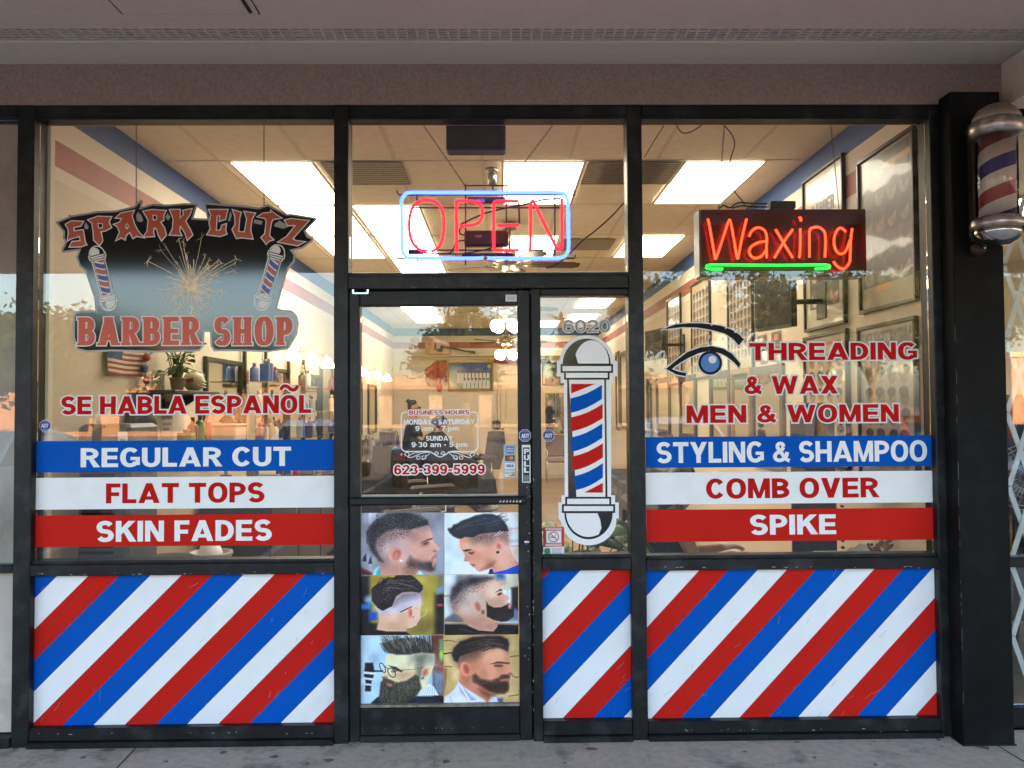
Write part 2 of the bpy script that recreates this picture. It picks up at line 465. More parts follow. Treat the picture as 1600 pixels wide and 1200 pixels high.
def layout(text, x0, x1, z0, z1, w=.27, h=.21, gap=.09, serif=0.0):
    """list of letters, each a list of pieces in facade metres"""
    cur = 0; letters = []
    for ch in text:
        P, W = glyph(ch, w, h, serif)
        letters.append((P, cur)); cur += W + gap
    cur -= gap
    sx = (x1 - x0) / cur; sz = z1 - z0
    out = []
    for P, ox in letters:
        f = lambda p: (x0 + (p[0] + ox) * sx, z0 + p[1] * sz)
        q = []
        for pc in P:
            if pc[0] == 'p': q.append(('p', [f(p) for p in pc[1]]))
            else: q.append(('s', [f(p) for p in pc[1]], [f(p) for p in pc[2]], pc[3]))
        out.append(q)
    return out
def offset_poly(pts, d):
    """grow (d > 0) a simple polygon with mitred corners"""
    n = len(pts)
    area = sum(pts[i][0] * pts[(i + 1) % n][1] - pts[(i + 1) % n][0] * pts[i][1] for i in range(n))
    s_ = 1 if area > 0 else -1
    out = []
    for i in range(n):
        p, a, b = pts[i], pts[i - 1], pts[(i + 1) % n]
        e1 = Vector((p[0] - a[0], p[1] - a[1])); e2 = Vector((b[0] - p[0], b[1] - p[1]))
        if e1.length < 1e-9: e1 = e2.copy()
        if e2.length < 1e-9: e2 = e1.copy()
        e1.normalize(); e2.normalize()
        n1 = Vector((e1.y, -e1.x)) * s_; n2 = Vector((e2.y, -e2.x)) * s_
        m = n1 + n2
        if m.length < 1e-6: m = n1.copy()
        m.normalize()
        k = d / max(0.45, m.dot(n1))
        out.append((p[0] + m.x * k, p[1] + m.y * k))
    return out
def grow(pc, d):
    if pc[0] == 'p': return ('p', offset_poly(pc[1], d))
    L, Rr, closed = pc[1], pc[2], pc[3]; k = len(L); nl = []; nr = []
    for i in range(k):
        v = Vector((L[i][0] - Rr[i][0], L[i][1] - Rr[i][1]))
        v = v.normalized() * d if v.length > 1e-9 else v
        nl.append([L[i][0] + v.x, L[i][1] + v.y]); nr.append([Rr[i][0] - v.x, Rr[i][1] - v.y])
    if not closed:
        for i, j in ((0, 1), (-1, -2)):
            c0 = Vector(((L[i][0] + Rr[i][0]) / 2, (L[i][1] + Rr[i][1]) / 2)); c1 = Vector(((L[j][0] + Rr[j][0]) / 2, (L[j][1] + Rr[j][1]) / 2))
            t = (c0 - c1).normalized() * d
            for q in (nl, nr): q[i][0] += t.x; q[i][1] += t.y
    return ('s', nl, nr, closed)
EPS = 0.00006
def lay(mb, letters, y, mi=0, d=0.0):
    for li, q in enumerate(letters):
        for k, pc in enumerate(q):
            yy = y - EPS * (k + 4 * (li % 2)); ss = 3e-6
            if d: pc = grow(pc, d)
            if pc[0] == 'p': mb.fpoly(pc[1], yy, mi)
            else:
                L, Rr, closed = pc[1], pc[2], pc[3]; n = len(L)
                vs = [(p[0], yy - ss * i, p[1]) for i, p in enumerate(L)] + [(p[0], yy - ss * i, p[1]) for i, p in enumerate(Rr)]
                mb.add(vs, [(i, (i + 1) % n, n + (i + 1) % n, n + i) for i in range(n if closed else n - 1)], mi)
def words(parent, name, text, px, y, m, w=.27, h=.21, gap=.09, outline=None, d=0.006, serif=0.0):
    """lettering on the glass; px = left, top, right, bottom in the photo"""
    X0, Z0, X1, Z1 = frect(*px)
    L = layout(text, X0, X1, Z0, Z1, w, h, gap, serif)
    if outline is not None:
        ob = MB(); lay(ob, L, y, 0, d); ob.build('outline', outline, parent)
    mb = MB(); lay(mb, L, y - 0.0008, 0); mb.build(name, m, parent)
    return L
def line(mb, pts, y, wd, mi=0, closed=False):
    s_ = ribbon(pts, wd, wd, closed)
    lay(mb, [[s_]], y, mi)

# ---------------------------------------------------------------- prints: pictures painted here into the colours of a fine grid
class Canvas:
    def __init__(s, w, h, col):
        s.w, s.h = w, h
        s.a = np.zeros((h, w, 3)); s.a[:] = np.array(col) / 255.0
        s.X, s.Y = np.meshgrid((np.arange(w) + .5) / w, (np.arange(h) + .5) / h)     # y down
        s.asp = h / w
        s.box = (0, 0, 1, 1)
    def T(s, p):
        b = s.box
        return ((p[0] - b[0]) / (b[2] - b[0]), (p[1] - b[1]) / (b[3] - b[1]))
    def cov(s, pts, feather):
        P = np.array([s.T(p) for p in pts]); X, Y = s.X, s.Y
        inside = np.zeros(X.shape, bool); dist = np.full(X.shape, 9.0)
        for i in range(len(P)):
            x0, y0 = P[i - 1]; x1, y1 = P[i]
            if y0 != y1:
                c = ((y0 > Y) != (y1 > Y)) & (X < (x1 - x0) * (Y - y0) / (y1 - y0) + x0)
                inside ^= c
            dx, dy = x1 - x0, (y1 - y0) * s.asp; l2 = dx * dx + dy * dy + 1e-12
            t = np.clip(((X - x0) * dx + (Y - y0) * s.asp * dy) / l2, 0, 1)
            dist = np.minimum(dist, np.hypot(X - x0 - t * dx, (Y - y0) * s.asp - t * dy))
        f = max(feather, 0.5 / s.w)
        sd = np.where(inside, dist, -dist)
        return np.clip(sd / (2 * f) + .5, 0, 1)
    def put(s, c, col, alpha=1.0, noise=0.0, grain=1):
        c = (c * alpha)[..., None]
        k = np.array(col) / 255.0
        if noise:
            hh, ww = -(-s.h // grain), -(-s.w // grain)
            nz = np.repeat(np.repeat(rng.normal(0, noise, (hh, ww)), grain, 0), grain, 1)[:s.h, :s.w, None]
            k = np.clip(k + nz, 0, 1)
        s.a = s.a * (1 - c) + k * c
    def poly(s, pts, col, feather=0.0, alpha=1.0, noise=0.0, grain=1): s.put(s.cov(pts, feather), col, alpha, noise, grain)
    def ell(s, cx, cy, rx, ry, col, feather=0.0, alpha=1.0, rot=0.0, noise=0.0):
        s.poly([(cx + rx * math.cos(t) * math.cos(rot) - ry * math.sin(t) * math.sin(rot), cy + rx * math.cos(t) * math.sin(rot) + ry * math.sin(t) * math.cos(rot)) for t in np.linspace(0, 2 * math.pi, 22)[:-1]], col, feather, alpha, noise)
    def line(s, pts, col, wd, alpha=1.0):
        b = s.box; X, Y = s.X, s.Y; dist = np.full(X.shape, 9.0)
        P = [s.T(p) for p in pts]
        for (x0, y0), (x1, y1) in zip(P, P[1:]):
            dx, dy = x1 - x0, (y1 - y0) * s.asp; l2 = dx * dx + dy * dy + 1e-12
            t = np.clip(((X - x0) * dx + (Y - y0) * s.asp * dy) / l2, 0, 1)
            dist = np.minimum(dist, np.hypot(X - x0 - t * dx, (Y - y0) * s.asp - t * dy))
        wd = wd / (b[2] - b[0])
        s.put(np.clip((wd / 2 - dist) * s.w + .5, 0, 1), col, alpha)
    def speckle(s, pts, col, dens, feather=0.05):
        c = s.cov(pts, feather); s.put((rng.random(c.shape) < c * dens).astype(float), col, .75)
    def build(s, name, corner, ux, uz, parent=None, m=None):
        """corner = top left in the place, ux across, uz down"""
        a = np.clip(s.a, 0, 1)
        ln = np.where(a <= .04045, a / 12.92, ((a + .055) / 1.055) ** 2.4)
        C = Vector(corner); ux = Vector(ux); uz = Vector(uz)
        gw, gh = s.w, s.h
        i = np.linspace(0, 1, gw); j = np.linspace(0, 1, gh)
        V = np.array(C)[None, None] + np.array(ux)[None, None] * i[None, :, None] + np.array(uz)[None, None] * j[:, None, None]
        o0 = np.array(ORIGIN[parent.name]) if parent is not None else np.array(C + ux * .5 + uz)
        V = (V - o0).reshape(-1, 3)
        idx = np.arange(gw * gh).reshape(gh, gw)
        Fc = np.stack([idx[1:, :-1], idx[1:, 1:], idx[:-1, 1:], idx[:-1, :-1]], -1).reshape(-1, 4)
        me = bpy.data.meshes.new(name)
        me.from_pydata(V.tolist(), [], Fc.tolist())
        at_ = me.color_attributes.new('print', 'FLOAT_COLOR', 'POINT')
        at_.data.foreach_set('color', np.concatenate([ln.reshape(-1, 3), np.ones((gw * gh, 1))], 1).astype(np.float32).ravel())
        me.materials.append(m or print_mat('photo_print'))
        o = bpy.data.objects.new(name, me); COL.objects.link(o)
        ORIGIN[o.name] = tuple(o0)
        if parent is not None: o.parent = parent
        else: o.location = o0
        return o
# ================================================================ THE SETTING
XL, XR, CEIL, YB = -2.34, 2.16, 3.31, 13.7          # inside of the shop
CONC = mat('sidewalk_concrete', (0.46, 0.39, 0.32), 0.85, var=0.13, scale=28, bump=0.35, bscale=70, dirt=(0.05, 0.045, 0.04), dirt_amt=0.75, dscale=5)
ASPH = mat('asphalt', (0.25, 0.215, 0.18), 0.9, var=0.25, scale=6, bump=0.4, bscale=150)
PAINT = mat('road_paint', (0.7, 0.7, 0.66), 0.7, var=0.15, scale=20)
DIRT = mat('dry_ground', (0.22, 0.17, 0.12), 0.95, var=0.25, scale=0.4)
STUC = mat('brown_stucco', (0.30, 0.222, 0.178), 0.9, var=0.16, scale=70, bump=0.9, bscale=75)
SOFF = mat('soffit_plaster', (0.60, 0.485, 0.405), 0.8, var=0.03, scale=30, bump=0.15, bscale=40, dirt=(0.24, 0.18, 0.15), dirt_amt=0.12, dscale=9)
SOFL = mat('pale_plaster', (0.60, 0.52, 0.435), 0.8, var=0.03, scale=30, bump=0.2, bscale=40)
TAN = mat('tan_stucco', (0.42, 0.30, 0.20), 0.9, var=0.1, scale=3, bump=0.5, bscale=50)
WALLC = mat('shop_wall_paint', (0.66, 0.575, 0.44), 0.65, var=0.05, scale=1.2, bump=0.06, bscale=90)
WALLW = mat('white_wall_paint', (0.74, 0.67, 0.55), 0.65, var=0.04, scale=1.5)
STRB = mat('blue_wall_paint', (0.03, 0.085, 0.26), 0.6, var=0.08, scale=3)
STRR = mat('faded_red_wall_paint', (0.36, 0.10, 0.07), 0.6, var=0.12, scale=5)
TILE = mat('tan_floor', (0.36, 0.22, 0.11), 0.28, var=0.25, scale=2.0, bump=0.05, bscale=20)
CEILM = mat('ceiling_tile', (0.76, 0.68, 0.56), 0.9, var=0.06, scale=14, bump=0.25, bscale=160)
TBAR = mat('ceiling_grid', (0.60, 0.54, 0.44), 0.6, var=0.05)

g = MB(); g.quad((-400, -400, -.14), (400, -400, -.14), (400, 400, -.14), (-400, 400, -.14)); struct(g, 'ground', DIRT)
g = MB(); g.quad((-60, -46, -.132), (60, -46, -.132), (60, -3.75, -.132), (-60, -3.75, -.132)); struct(g, 'parking_lot', ASPH)
g = MB()
for k in range(-8, 9): g.box(k * 2.75 - .05, -17.2, -.131, k * 2.75 + .05, -12.2, -.127)
for k in range(-8, 9): g.box(k * 2.75 - .05, -9.2, -.131, k * 2.75 + .05, -4.6, -.127)
struct(g, 'parking_markings', PAINT)
g = MB()
g.box(-30, -3.6, -.14, 30, .02, .010)
g.bbox(-30, -3.75, -.14, 30, -3.602, .014, .02)
sw = struct(g, 'sidewalk', CONC)
def groove(a, b):
    A, B = Vector(atz(*a, 0)), Vector(atz(*b, 0)); d = (B - A).normalized(); n = Vector((-d.y, d.x, 0)) * .004
    A = A - d * .02; B = B + d * 2.4
    return [A - n, B - n, B + n, A + n]
g = MB()
for a, b in (((226, 1158), (187, 1199)), ((1538, 1156), (1600, 1194))):
    q = groove(a, b); g.poly([(p.x, p.y, .0115) for p in q])
struct(g, 'sidewalk_joint', mat('joint_dirt', (0.04, 0.036, 0.03), 0.95))

g = MB()
for k in range(46):
    px_, py_ = random.uniform(20, 1580), 1153 + 46 * random.random(); c = atz(px_, py_, 0); r = abs(random.gauss(0, .012)) + .004; nn = 9
    g.poly([(c.x + r * random.uniform(.5, 1.2) * (1.6 if k % 3 == 0 else 1) * math.cos(6.283 * i / nn), c.y + r * random.uniform(.5, 1.2) * math.sin(6.283 * i / nn), .0108 + k * .000008) for i in range(nn)], 0)
struct(g, 'sidewalk_stains', mat('sidewalk_stain', (.15, .12, .10), .8, var=.3, scale=40))
g = MB(); g.box(XL - .02, .075, -.1, XR + .02, YB + .02, .004); struct(g, 'floor', TILE)
# ceiling with its exposed grid
g = MB(); g.box(XL, .13, CEIL, XR, YB, CEIL + .03); struct(g, 'ceiling', CEILM)
GX0, GY0, TS = -1.95, 1.69, 0.61
g = MB()
x = GX0
xs = [GX0 + .61 * k for k in range(-1, 8) if XL < GX0 + .61 * k < XR]
ys = [.47 + 1.22 * k for k in range(0, 12) if .2 < .47 + 1.22 * k < YB]
for x in xs: g.box(x - .012, .2, CEIL - .003, x + .012, YB, CEIL - .0004)
for k, y in enumerate(ys): g.box(XL, y - .012, CEIL - .004, XR, y + .012, CEIL - .0012)
struct(g, 'ceiling_grid', TBAR)
def wall_x(name, X, inward, mats):
    """a side wall with its painted bands: cream, blue under the ceiling, a red band below a white gap"""
    g = MB(); o = .1 * (-inward)
    segs = [(0, 2.80, 0), (2.80, 2.87, 1), (2.87, 3.01, 2), (3.01, 3.145, 1), (3.145, CEIL + .1, 3)]
    for z0, z1, mi in segs: g.box(X, .11, z0, X + o, YB + .1, z1, mi)
    return struct(g, name, mats)
wall_x('wall_left', XL, 1, [WALLC, WALLW, STRR, STRB])
wall_x('wall_right', XR, -1, [WALLC, WALLW, STRR, STRB])
g = MB()
for z0, z1, mi in [(0, 2.80, 0), (2.80, 2.87, 1), (2.87, 3.01, 2), (3.01, 3.145, 1), (3.145, CEIL + .1, 3)]: g.box(XL, YB, z0, XR, YB + .1, z1, mi)
struct(g, 'wall_back', [WALLC, WALLW, STRR, STRB])
g = MB(); g.bbox(XL + .005, .3, .004, XL + .02, YB, .10, .004); g.bbox(XR - .02, .3, .004, XR - .005, YB, .10, .004); g.bbox(XL + .03, YB - .016, .004, XR - .03, YB - .001, .10, .004)
struct(g, 'skirting', mat('skirting_paint', (0.55, 0.45, 0.32), 0.5))
# plastered return round the inside of the shop windows
g = MB()
zt = fz(196, 785, .11)
g.box(XL - .02, .075, .0, fx(82, 600, .11), .112, 3.2)          # left jamb
g.box(fx(1443, 600, .11), .075, 0, XR + .02, .112, 3.2)
g.box(fx(82, 600, .11) + .0005, .076, zt, fx(1443, 600, .11) - .0005, .111, 3.2)
struct(g, 'window_return', WALLW)

# ---------------------------------------------------------------- the building round the shop front
ZH0, ZH1 = fz(163, 785, -.05), fz(100, 785, -.05)
bld = thing('shop_building', (0, 7, 0), 'low brown stucco strip mall building with plaster canopy over the pavement', 'building')
XE = fx(1565, 130, -.05)
g = MB()
g.box(-14, -.05, ZH0, XE, .074, ZH1 + .3)
g.box(XE, .22, 3.0, 14, .3, ZH1 + .3, 1)
g.box(-14, -.05, -.1, -4.2, .07, ZH0, 0); g.box(6.2, .05, -.1, 14, .3, 3.0, 0)
g.build('header_wall', [STUC, SOFL], bld)
g = MB(); g.box(-14, .31, ZH1 + .31, 14, 14.2, 4.0); g.box(-14, 14.0, -.1, 14, 14.2, ZH1 + .3); g.box(-14.2, .08, -.1, -14, 14.2, 4.0); g.box(14, .08, -.1, 14.2, 14.2, 4.0)
g.build('roof', TAN, bld)
# canopy: soffit with a long perforated vent strip, an access hatch, a fascia and a beam
VY0, VY1 = atz(785, 65, ZH1).y, atz(785, 45, ZH1).y
g = MB()
g.box(-14, VY0, ZH1, 14, .3, ZH1 + .05, 1)
g.box(-14, -3.4, ZH1, 14, VY1, ZH1 + .05, 0)
g.bbox(-14, VY0 - .008, ZH1 - .006, XE + .01, VY0 + .018, ZH1 + .02, .004, 1)
g.build('soffit', [SOFF, SOFL], bld)
g = MB(); g.box(-14, -3.55, 2.84, 14, -3.4, 4.0)
g.build('fascia', TAN, bld)
g = MB(); g.box(-14, VY0, ZH1 + .012, 14, VY1, ZH1 + .05)
vent = g.build('vent_backing', mat('vent_dark', (0.05, 0.04, 0.035), 0.9), bld)
g = MB()                                                         # perforated strip: rows of short slots between bars
n = 5; yw = (VY1 - VY0)
for k in range(n + 1):
    y = VY0 + yw * k / n; g.box(-4, y - .0055, ZH1 + .001, 4, y + .0055, ZH1 + .007)
x = -4.0
while x < 4.0:
    g.box(x, VY1 + .006, ZH1 + .002, x + .011, VY0 - .006, ZH1 + .0065); x += .046
g.box(-14, VY1, ZH1 + .001, -4, VY0, ZH1 + .006); g.box(4, VY1, ZH1 + .001, 14, VY0, ZH1 + .006)
g.build('vent_strip', mat('vent_paint', (0.56,0.46,0.40), 0.6), bld)
hx0, hx1 = atz(185, 14, ZH1).x, atz(400, 14, ZH1).x
hy = atz(300, 21, ZH1).y
g = MB(); g.bbox(hx0, hy - .6, ZH1 - .005, hx1, hy, ZH1 + .02, .004)
for q in ((hx0 - .006, hy - .6, hx0 - .0005, hy + .006), (hx1 + .0005, hy - .6, hx1 + .006, hy + .006), (hx0 - .0004, hy + .0005, hx1 + .0004, hy + .005)): g.box(q[0], q[1], ZH1 - .0012, q[2], q[3], ZH1 + .01, 1)
g.box(hx1 - .034, hy - .58, ZH1 - .009, hx1 - .020, hy - .02, ZH1 - .0045, 1)
g.build('access_hatch', [SOFF, DARKM], bld)
g = MB(); g.box(XE, -3.4, 3.02, XE + .32, -.0501, ZH1 - .001)
g.build('beam', SOFL, bld)

# ================================================================ THE SHOP FRONT
YF = -0.045                      # front of the metal framing
YD = 0.0                         # outer skin of the glass
front = thing('storefront', (0, 0, 0), 'black metal framed shop front with tall glass windows and transom', 'shop front')
# measured lines of the facade
xA0, xA1 = fx(31), fx(49, 640, YF)        # left mullion
xB0, xB1 = fx(521.5, 640, YF), fx(544, 640, YF)
xB1l = fx(541, 800, YF)
xC0, xC1 = fx(984, 640, YF), fx(1007.5, 640, YF)
xD0, xD1 = fx(1462, 640, YF), fx(1482, 640, YF)
zTop = fz(181, 785, YF); zHead = fz(161, 785, YF) + .03
zS1, zS0 = fz(876, 785, YF), fz(894, 785, YF)   # sill bar
zBase = fz(1131, 785, YF)
zTr1, zTr0 = fz(430.5, 785, YF), fz(451, 785, YF)
def member(x0, z0, x1, z1, y0=YF, y1=.07, b=.004):
    g = MB(); g.bbox(x0, y0, z0, x1, y1, z1, b); return g
for x0, x1, z0 in ((xA0, xA1, 0), (xB0, xB1, 0), (xC0, xC1, 0), (xD0, xD1, 0)):
    member(x0, z0, x1, zHead).build('mullion', ALU, front)
bays = [(xA1, xB0), (xC1, xD0)]
member(-4.2, zTop, xA0 - .001, zHead).build('head_rail', ALU, front)
for x0, x1 in ((xA1, xB0), (xB1, xC0), (xC1, xD0)):
    g = MB(); g.bbox(x0 + .0005, YF + .004, zTop, x1 - .0005, .07, zHead, .004); g.box(x0 + .001, YF + .012, zTop - .012, x1 - .001, .05, zTop - .0005)
    g.build('head_rail', ALU, front)
g = MB(); g.bbox(xB1 + .0005, YF - .006, zTr0, xC0 - .0005, .07, zTr1, .004); g.box(xB1 + .001, YF + .02, zTr1 + .0005, xC0 - .001, .03, zTr1 + .018); g.build('transom_bar', ALU, front)
for x0, x1 in bays:
    g = MB(); g.bbox(x0 + .0005, YF - .004, zS0, x1 - .0005, .09, zS1, .004); g.box(x0 + .001, YF + .016, zS1 + .0005, x1 - .001, .04, zS1 + .014)
    g.build('sill_rail', ALU, front)
    g = MB(); g.bbox(x0 + .0005, YF - .02, .001, x1 - .0005, .07, .035, .004); g.bbox(x0 + .001, YF + .005, .0355, x1 - .001, .07, zBase, .003); g.build('base_rail', ALU, front)
# sidelight beside the door
gap_l = fx(556, 760, .07); gap_r = fx(814, 760, .07)
xS0, xS1 = fx(831.5, 700, YF), fx(846, 700, YF)
member(xS0, .001, xS1, zTr0 - .0005).build('mullion', ALU, front)
zSL1 = fz(461, 915, YF)
g = MB(); g.bbox(xS1 + .0005, YF + .004, zSL1, xC0 - .0005, .07, zTr0 - .0006, .004); g.build('head_rail', ALU, front)
zq1, zq0 = fz(872, 920, YF), fz(891, 920, YF)
g = MB(); g.bbox(xS1 + .0005, YF - .004, zq0, xC0 - .0005, .09, zq1, .004); g.box(xS1 + .001, YF + .016, zq1 + .0005, xC0 - .001, .04, zq1 + .014); g.build('sill_rail', ALU, front)
zb2 = fz(1127, 920, YF)
g = MB(); g.bbox(xS1 + .0005, YF - .02, .001, xC0 - .0005, .07, .035, .004); g.bbox(xS1 + .001, YF + .005, .0355, xC0 - .001, .07, zb2, .003); g.build('base_rail', ALU, front)
# panes
def pane(x0, z0, x1, z1, parent=front, m=GLASS, y=YD):
    g = MB(); g.box(x0, y, z0, x1, y + .006, z1); return g.build('glass_pane', m, parent)
pane(xA1 + .001, zS1 + .001, xB0 - .001, zTop - .001)
pane(xC1 + .001, zS1 + .001, xD0 - .001, zTop - .001)
pane(xB1 + .001, zTr1 + .001, xC0 - .001, zTop - .001)
pane(xS1 + .001, zq1 + .001, xC0 - .001, zSL1 - .001)
g = MB(); g.box(xB1 - .004, .072, .002, gap_l, .09, zTr0 - .001); g.box(gap_r, .072, .002, xS0 + .004, .09, zTr0 - .001); g.box(gap_l + .0005, .072, zTr0 - .05, gap_r - .0005, .09, zTr0 - .001); g.box(gap_l + .0005, .072, .002, gap_r - .0005, .09, .03); g.build('door_light_stop', BLACKP, front)  # dark strips added behind the door gaps to block leaking shop light
# scuffs on the metal
g = MB()
def scuff(px, py, w, h, y=YF - .0006):
    p = at(px, py, y)
    k = 7; g.fpoly([(p.x + w * random.uniform(.4, 1) * math.cos(2 * math.pi * i / k), p.z + h * random.uniform(.4, 1) * math.sin(2 * math.pi * i / k)) for i in range(k)], y - random.uniform(0, .0002))
for k in range(26): scuff(random.uniform(60, 515), random.choice([random.gauss(896, .8), random.gauss(1146, 1)]), random.uniform(.002, .012), .0016, YF - .0045)
for k in range(30): scuff(random.uniform(1020, 1450), random.choice([random.gauss(886, .8), random.gauss(1141, 1)]), random.uniform(.002, .014), .0016, YF - .0045)
for k in range(16): scuff(random.gauss(833.5, .5), random.uniform(740, 1120), .0016, random.uniform(.003, .012))
for k in range(14): scuff(random.uniform(550, 980), random.gauss(448, 1), random.uniform(.002, .007), .0014, YF - .0075)
g.build('paint_chips', SCUFF, front)

# ---------------------------------------------------------------- the door
YDo = -0.035
d0, d1 = fx(545.5, 760, YDo), fx(829.5, 760, YDo)
door = thing('glass_door', (d0, 0, .01), 'black framed glass door with a horizontal pull bar', 'door')
dz1 = zTr0 - .006; dz0 = .012
gx0, gx1 = fx(562, 760, YDo), fx(810, 760, YDo)
gz1, gz0 = fz(477, 690, YDo), fz(1106, 690, YDo)
def dm(name, x0, z0, x1, z1, y0=YDo, y1=.03, m=ALU, b=.004):
    g = MB(); g.bbox(x0, y0, z0, x1, y1, z1, b); return g.build(name, m, door)
dm('stile', d0, dz0, gx0, dz1); dm('stile', gx1, dz0, d1, dz1)
dm('top_rail', gx0 + .0005, gz1, gx1 - .0005, dz1, YDo + .003)
zk = fz(1135, 690, YDo)
g = MB(); g.bbox(gx0 + .0005, YDo + .003, dz0 + .03, gx1 - .0005, .03, gz0, .004); g.box(gx0 + .001, YDo + .010, gz0 + .0005, gx1 - .001, .02, gz0 + .012, 1)
g.build('bottom_rail', [ALU, mat('worn_bead', (0.22, 0.18, 0.13), 0.5, var=.4, scale=30)], door)
g = MB(); g.bbox(gx0 + .0006, YDo - .008, dz0, gx1 - .0006, .03, dz0 + .0295, .003); g.build('door_sweep', BLACKP, door)
pane(gx0 + .001, gz0 + .001, gx1 - .001, gz1 - .001, door)
# pull bar with its silver backing strip
bz1, bz0 = fz(776, 690, YDo - .05), fz(789, 690, YDo - .05)
g = MB(); g.bbox(fx(546, 782, YDo - .05), YDo - .06, bz0, fx(822, 782, YDo - .05), YDo - .035, bz1, .008)
g.box(fx(550, 782, YDo - .05), YDo - .036, bz0 + .008, fx(556, 782, YDo - .05), YDo + .001, bz1 - .008); g.box(fx(812, 782, YDo - .05), YDo - .036, bz0 + .008, fx(819, 782, YDo - .05), YDo + .001, bz1 - .008)
for k in range(7):
    p = fx(780 + k * 5.2, 782, YDo - .06); g.add([(p, YDo - .0605, bz0 + .012), (p + .006, YDo - .0605, bz0 + .010), (p + .011, YDo - .0605, bz0 + .019), (p + .004, YDo - .0605, bz0 + .020)], [(0, 1, 2, 3)], 1)
g.build('pull_bar', [ALU, SCUFF], door)
dm('silver_strip', gx0 + .002, fz(777.5, 690), gx1 - .002, fz(772, 690), -.008, -.001, STEEL, .001)
p = at(823, 847, YDo)
g = MB(); g.lathe([(.015, 0), (.015, .006), (.012, .009), (.0118, .010)], (p.x, YDo, p.z), 24, 0, 'Y', Matrix.Rotation(math.pi, 3, 'Z')); g.box(p.x - .001, YDo - .0105, p.z - .006, p.x + .001, YDo - .0098, p.z + .004, 1)
g.build('lock_cylinder', [STEEL, DARKM], door)
a, b = at(551, 459, YDo), at(576.5, 453, YDo)
g = MB(); g.bbox(a.x, YDo - .012, a.z - .004, b.x, YDo - .001, a.z + .005, .002); g.box(a.x, YDo - .012, a.z + .005, a.x + .008, YDo - .001, b.z); g.box(b.x - .008, YDo - .012, a.z + .005, b.x, YDo - .001, b.z)
g.build('pivot_hinge', CHROME, door)
g = MB()
for k in range(22): scuff(random.gauss(826, 2), random.choice([random.gauss(765, 9), random.uniform(740, 1100)]), random.uniform(.001, .0035), random.uniform(.001, .005), YDo - .0006)
for k in range(14): scuff(random.uniform(570, 820), random.gauss(1137.5, .7), random.uniform(.001, .004), .0011, YDo + .002)
g.build('paint_chips', SCUFF, door)

# ---------------------------------------------------------------- striped bulkhead panels
def clip(pts, f):
    out = []
    for i in range(len(pts)):
        a, b = pts[i - 1], pts[i]; fa, fb = f(a), f(b)
        if fa >= 0: out.append(a)
        if (fa >= 0) != (fb >= 0):
            t = fa / (fa - fb); out.append((a[0] + (b[0] - a[0]) * t, a[1] + (b[1] - a[1]) * t))
    return out
def striped(px, p0, p1, wtop, slope, first, label):
    """px: rectangle in the photo; a white-to-red edge meets the top at p0; wtop: stripe width along the top"""
    x0, z0, x1, z1 = frect(*px)
    t = thing('striped_panel', ((x0 + x1) / 2, 0, z0), label, 'panel', 'diagonally striped panels under the windows')
    ow = wtop / 1250 * 3.86; H = z1 - z0; xs_ = fx(p0, px[1])
    mbs = {k: MB() for k in 'wrb'}
    for k in range(-24, 24):
        a = xs_ + k * ow
        q = [(a, z1), (a + ow, z1), (a + ow - H * slope, z0), (a - H * slope, z0)]
        for f in (lambda p: p[0] - x0, lambda p: x1 - p[0]):
            if q: q = clip(q, f)
        if len(q) > 2: mbs['rbw'[k % 3]].fpoly(q, YD - .0005)
    g = MB(); g.box(x0, YD, z0, x1, YD + .02, z1); g.build('board', WHITE, t)
    g = MB()
    for k in range(int(14 * (x1 - x0)) + 2):
        sx_, sz_ = random.uniform(x0 + .03, x1 - .06), z0 + (z1 - z0) * random.random() ** 1.6 * .97 + .01; a = random.uniform(.3, 1.5); l_ = random.uniform(.01, .05)
        line(g, [(sx_, sz_), (sx_ + l_ * .5 * math.cos(a) + random.gauss(0, .003), sz_ + l_ * .5 * math.sin(a)), (sx_ + l_ * math.cos(a), min(z1 - .005, sz_ + l_ * math.sin(a)))], YD - .0009 - .00002 * k, random.uniform(.0006, .0016))
    g.build('scuff_marks', mat('scuff_grey', (.26, .25, .24), .7), t)
    mbs['w'].build('white_stripes', WHITE, t); mbs['r'].build('red_stripes', RED, t); mbs['b'].build('blue_stripes', BLUE, t)
striped((48, 894, 522, 1137), 142.5, 0, 47.7, 1.005, 0, 'wide striped panel below the left window, on the pavement')
striped((848, 889, 1000, 1130), 956.5, 0, 47.3, .965, 0, 'narrow striped panel below the sidelight beside the door')
striped((1010, 885, 1478, 1126), 1096.8, 0, 45.8, .945, 0, 'wide striped panel below the right window, by the black post')
# ================================================================ VINYL SIGNS ON THE GLASS
YV = YD - .0015
def band(px, text, tpx, bm, tm, label, w=.262, h=.20, gap=.095):
    x0, z0, x1, z1 = frect(*px)
    t = thing('window_band', ((x0 + x1) / 2, YV, z0), label, 'sign', 'lettered bands across the windows')
    g = MB(); g.box(x0, YV, z0, x1, YV + .0005, z1); g.build('band', bm, t)
    words(t, 'lettering', text, tpx, YV - .0004, tm, w, h, gap)
band((55, 688, 522, 736.5), 'REGULAR CUT', (126.5, 699, 455, 729), BLUE, WHITE, 'blue band with white capitals REGULAR CUT, topmost across the left window')
band((55, 745, 522, 794.5), 'FLAT TOPS', (166, 754.5, 413.5, 785.5), WHITE, LRED, 'white band with red capitals FLAT TOPS across the left window')
band((53, 804, 522, 853), 'SKIN FADES', (151, 813, 425, 845.5), RED, WHITE, 'red band with white capitals SKIN FADES, lowest across the left window')
band((1009, 681.5, 1467, 729.5), 'STYLING & SHAMPOO', (1025.5, 689.5, 1448, 722), BLUE, WHITE, 'blue band with white capitals STYLING & SHAMPOO across the right window', .245, .19, .085)
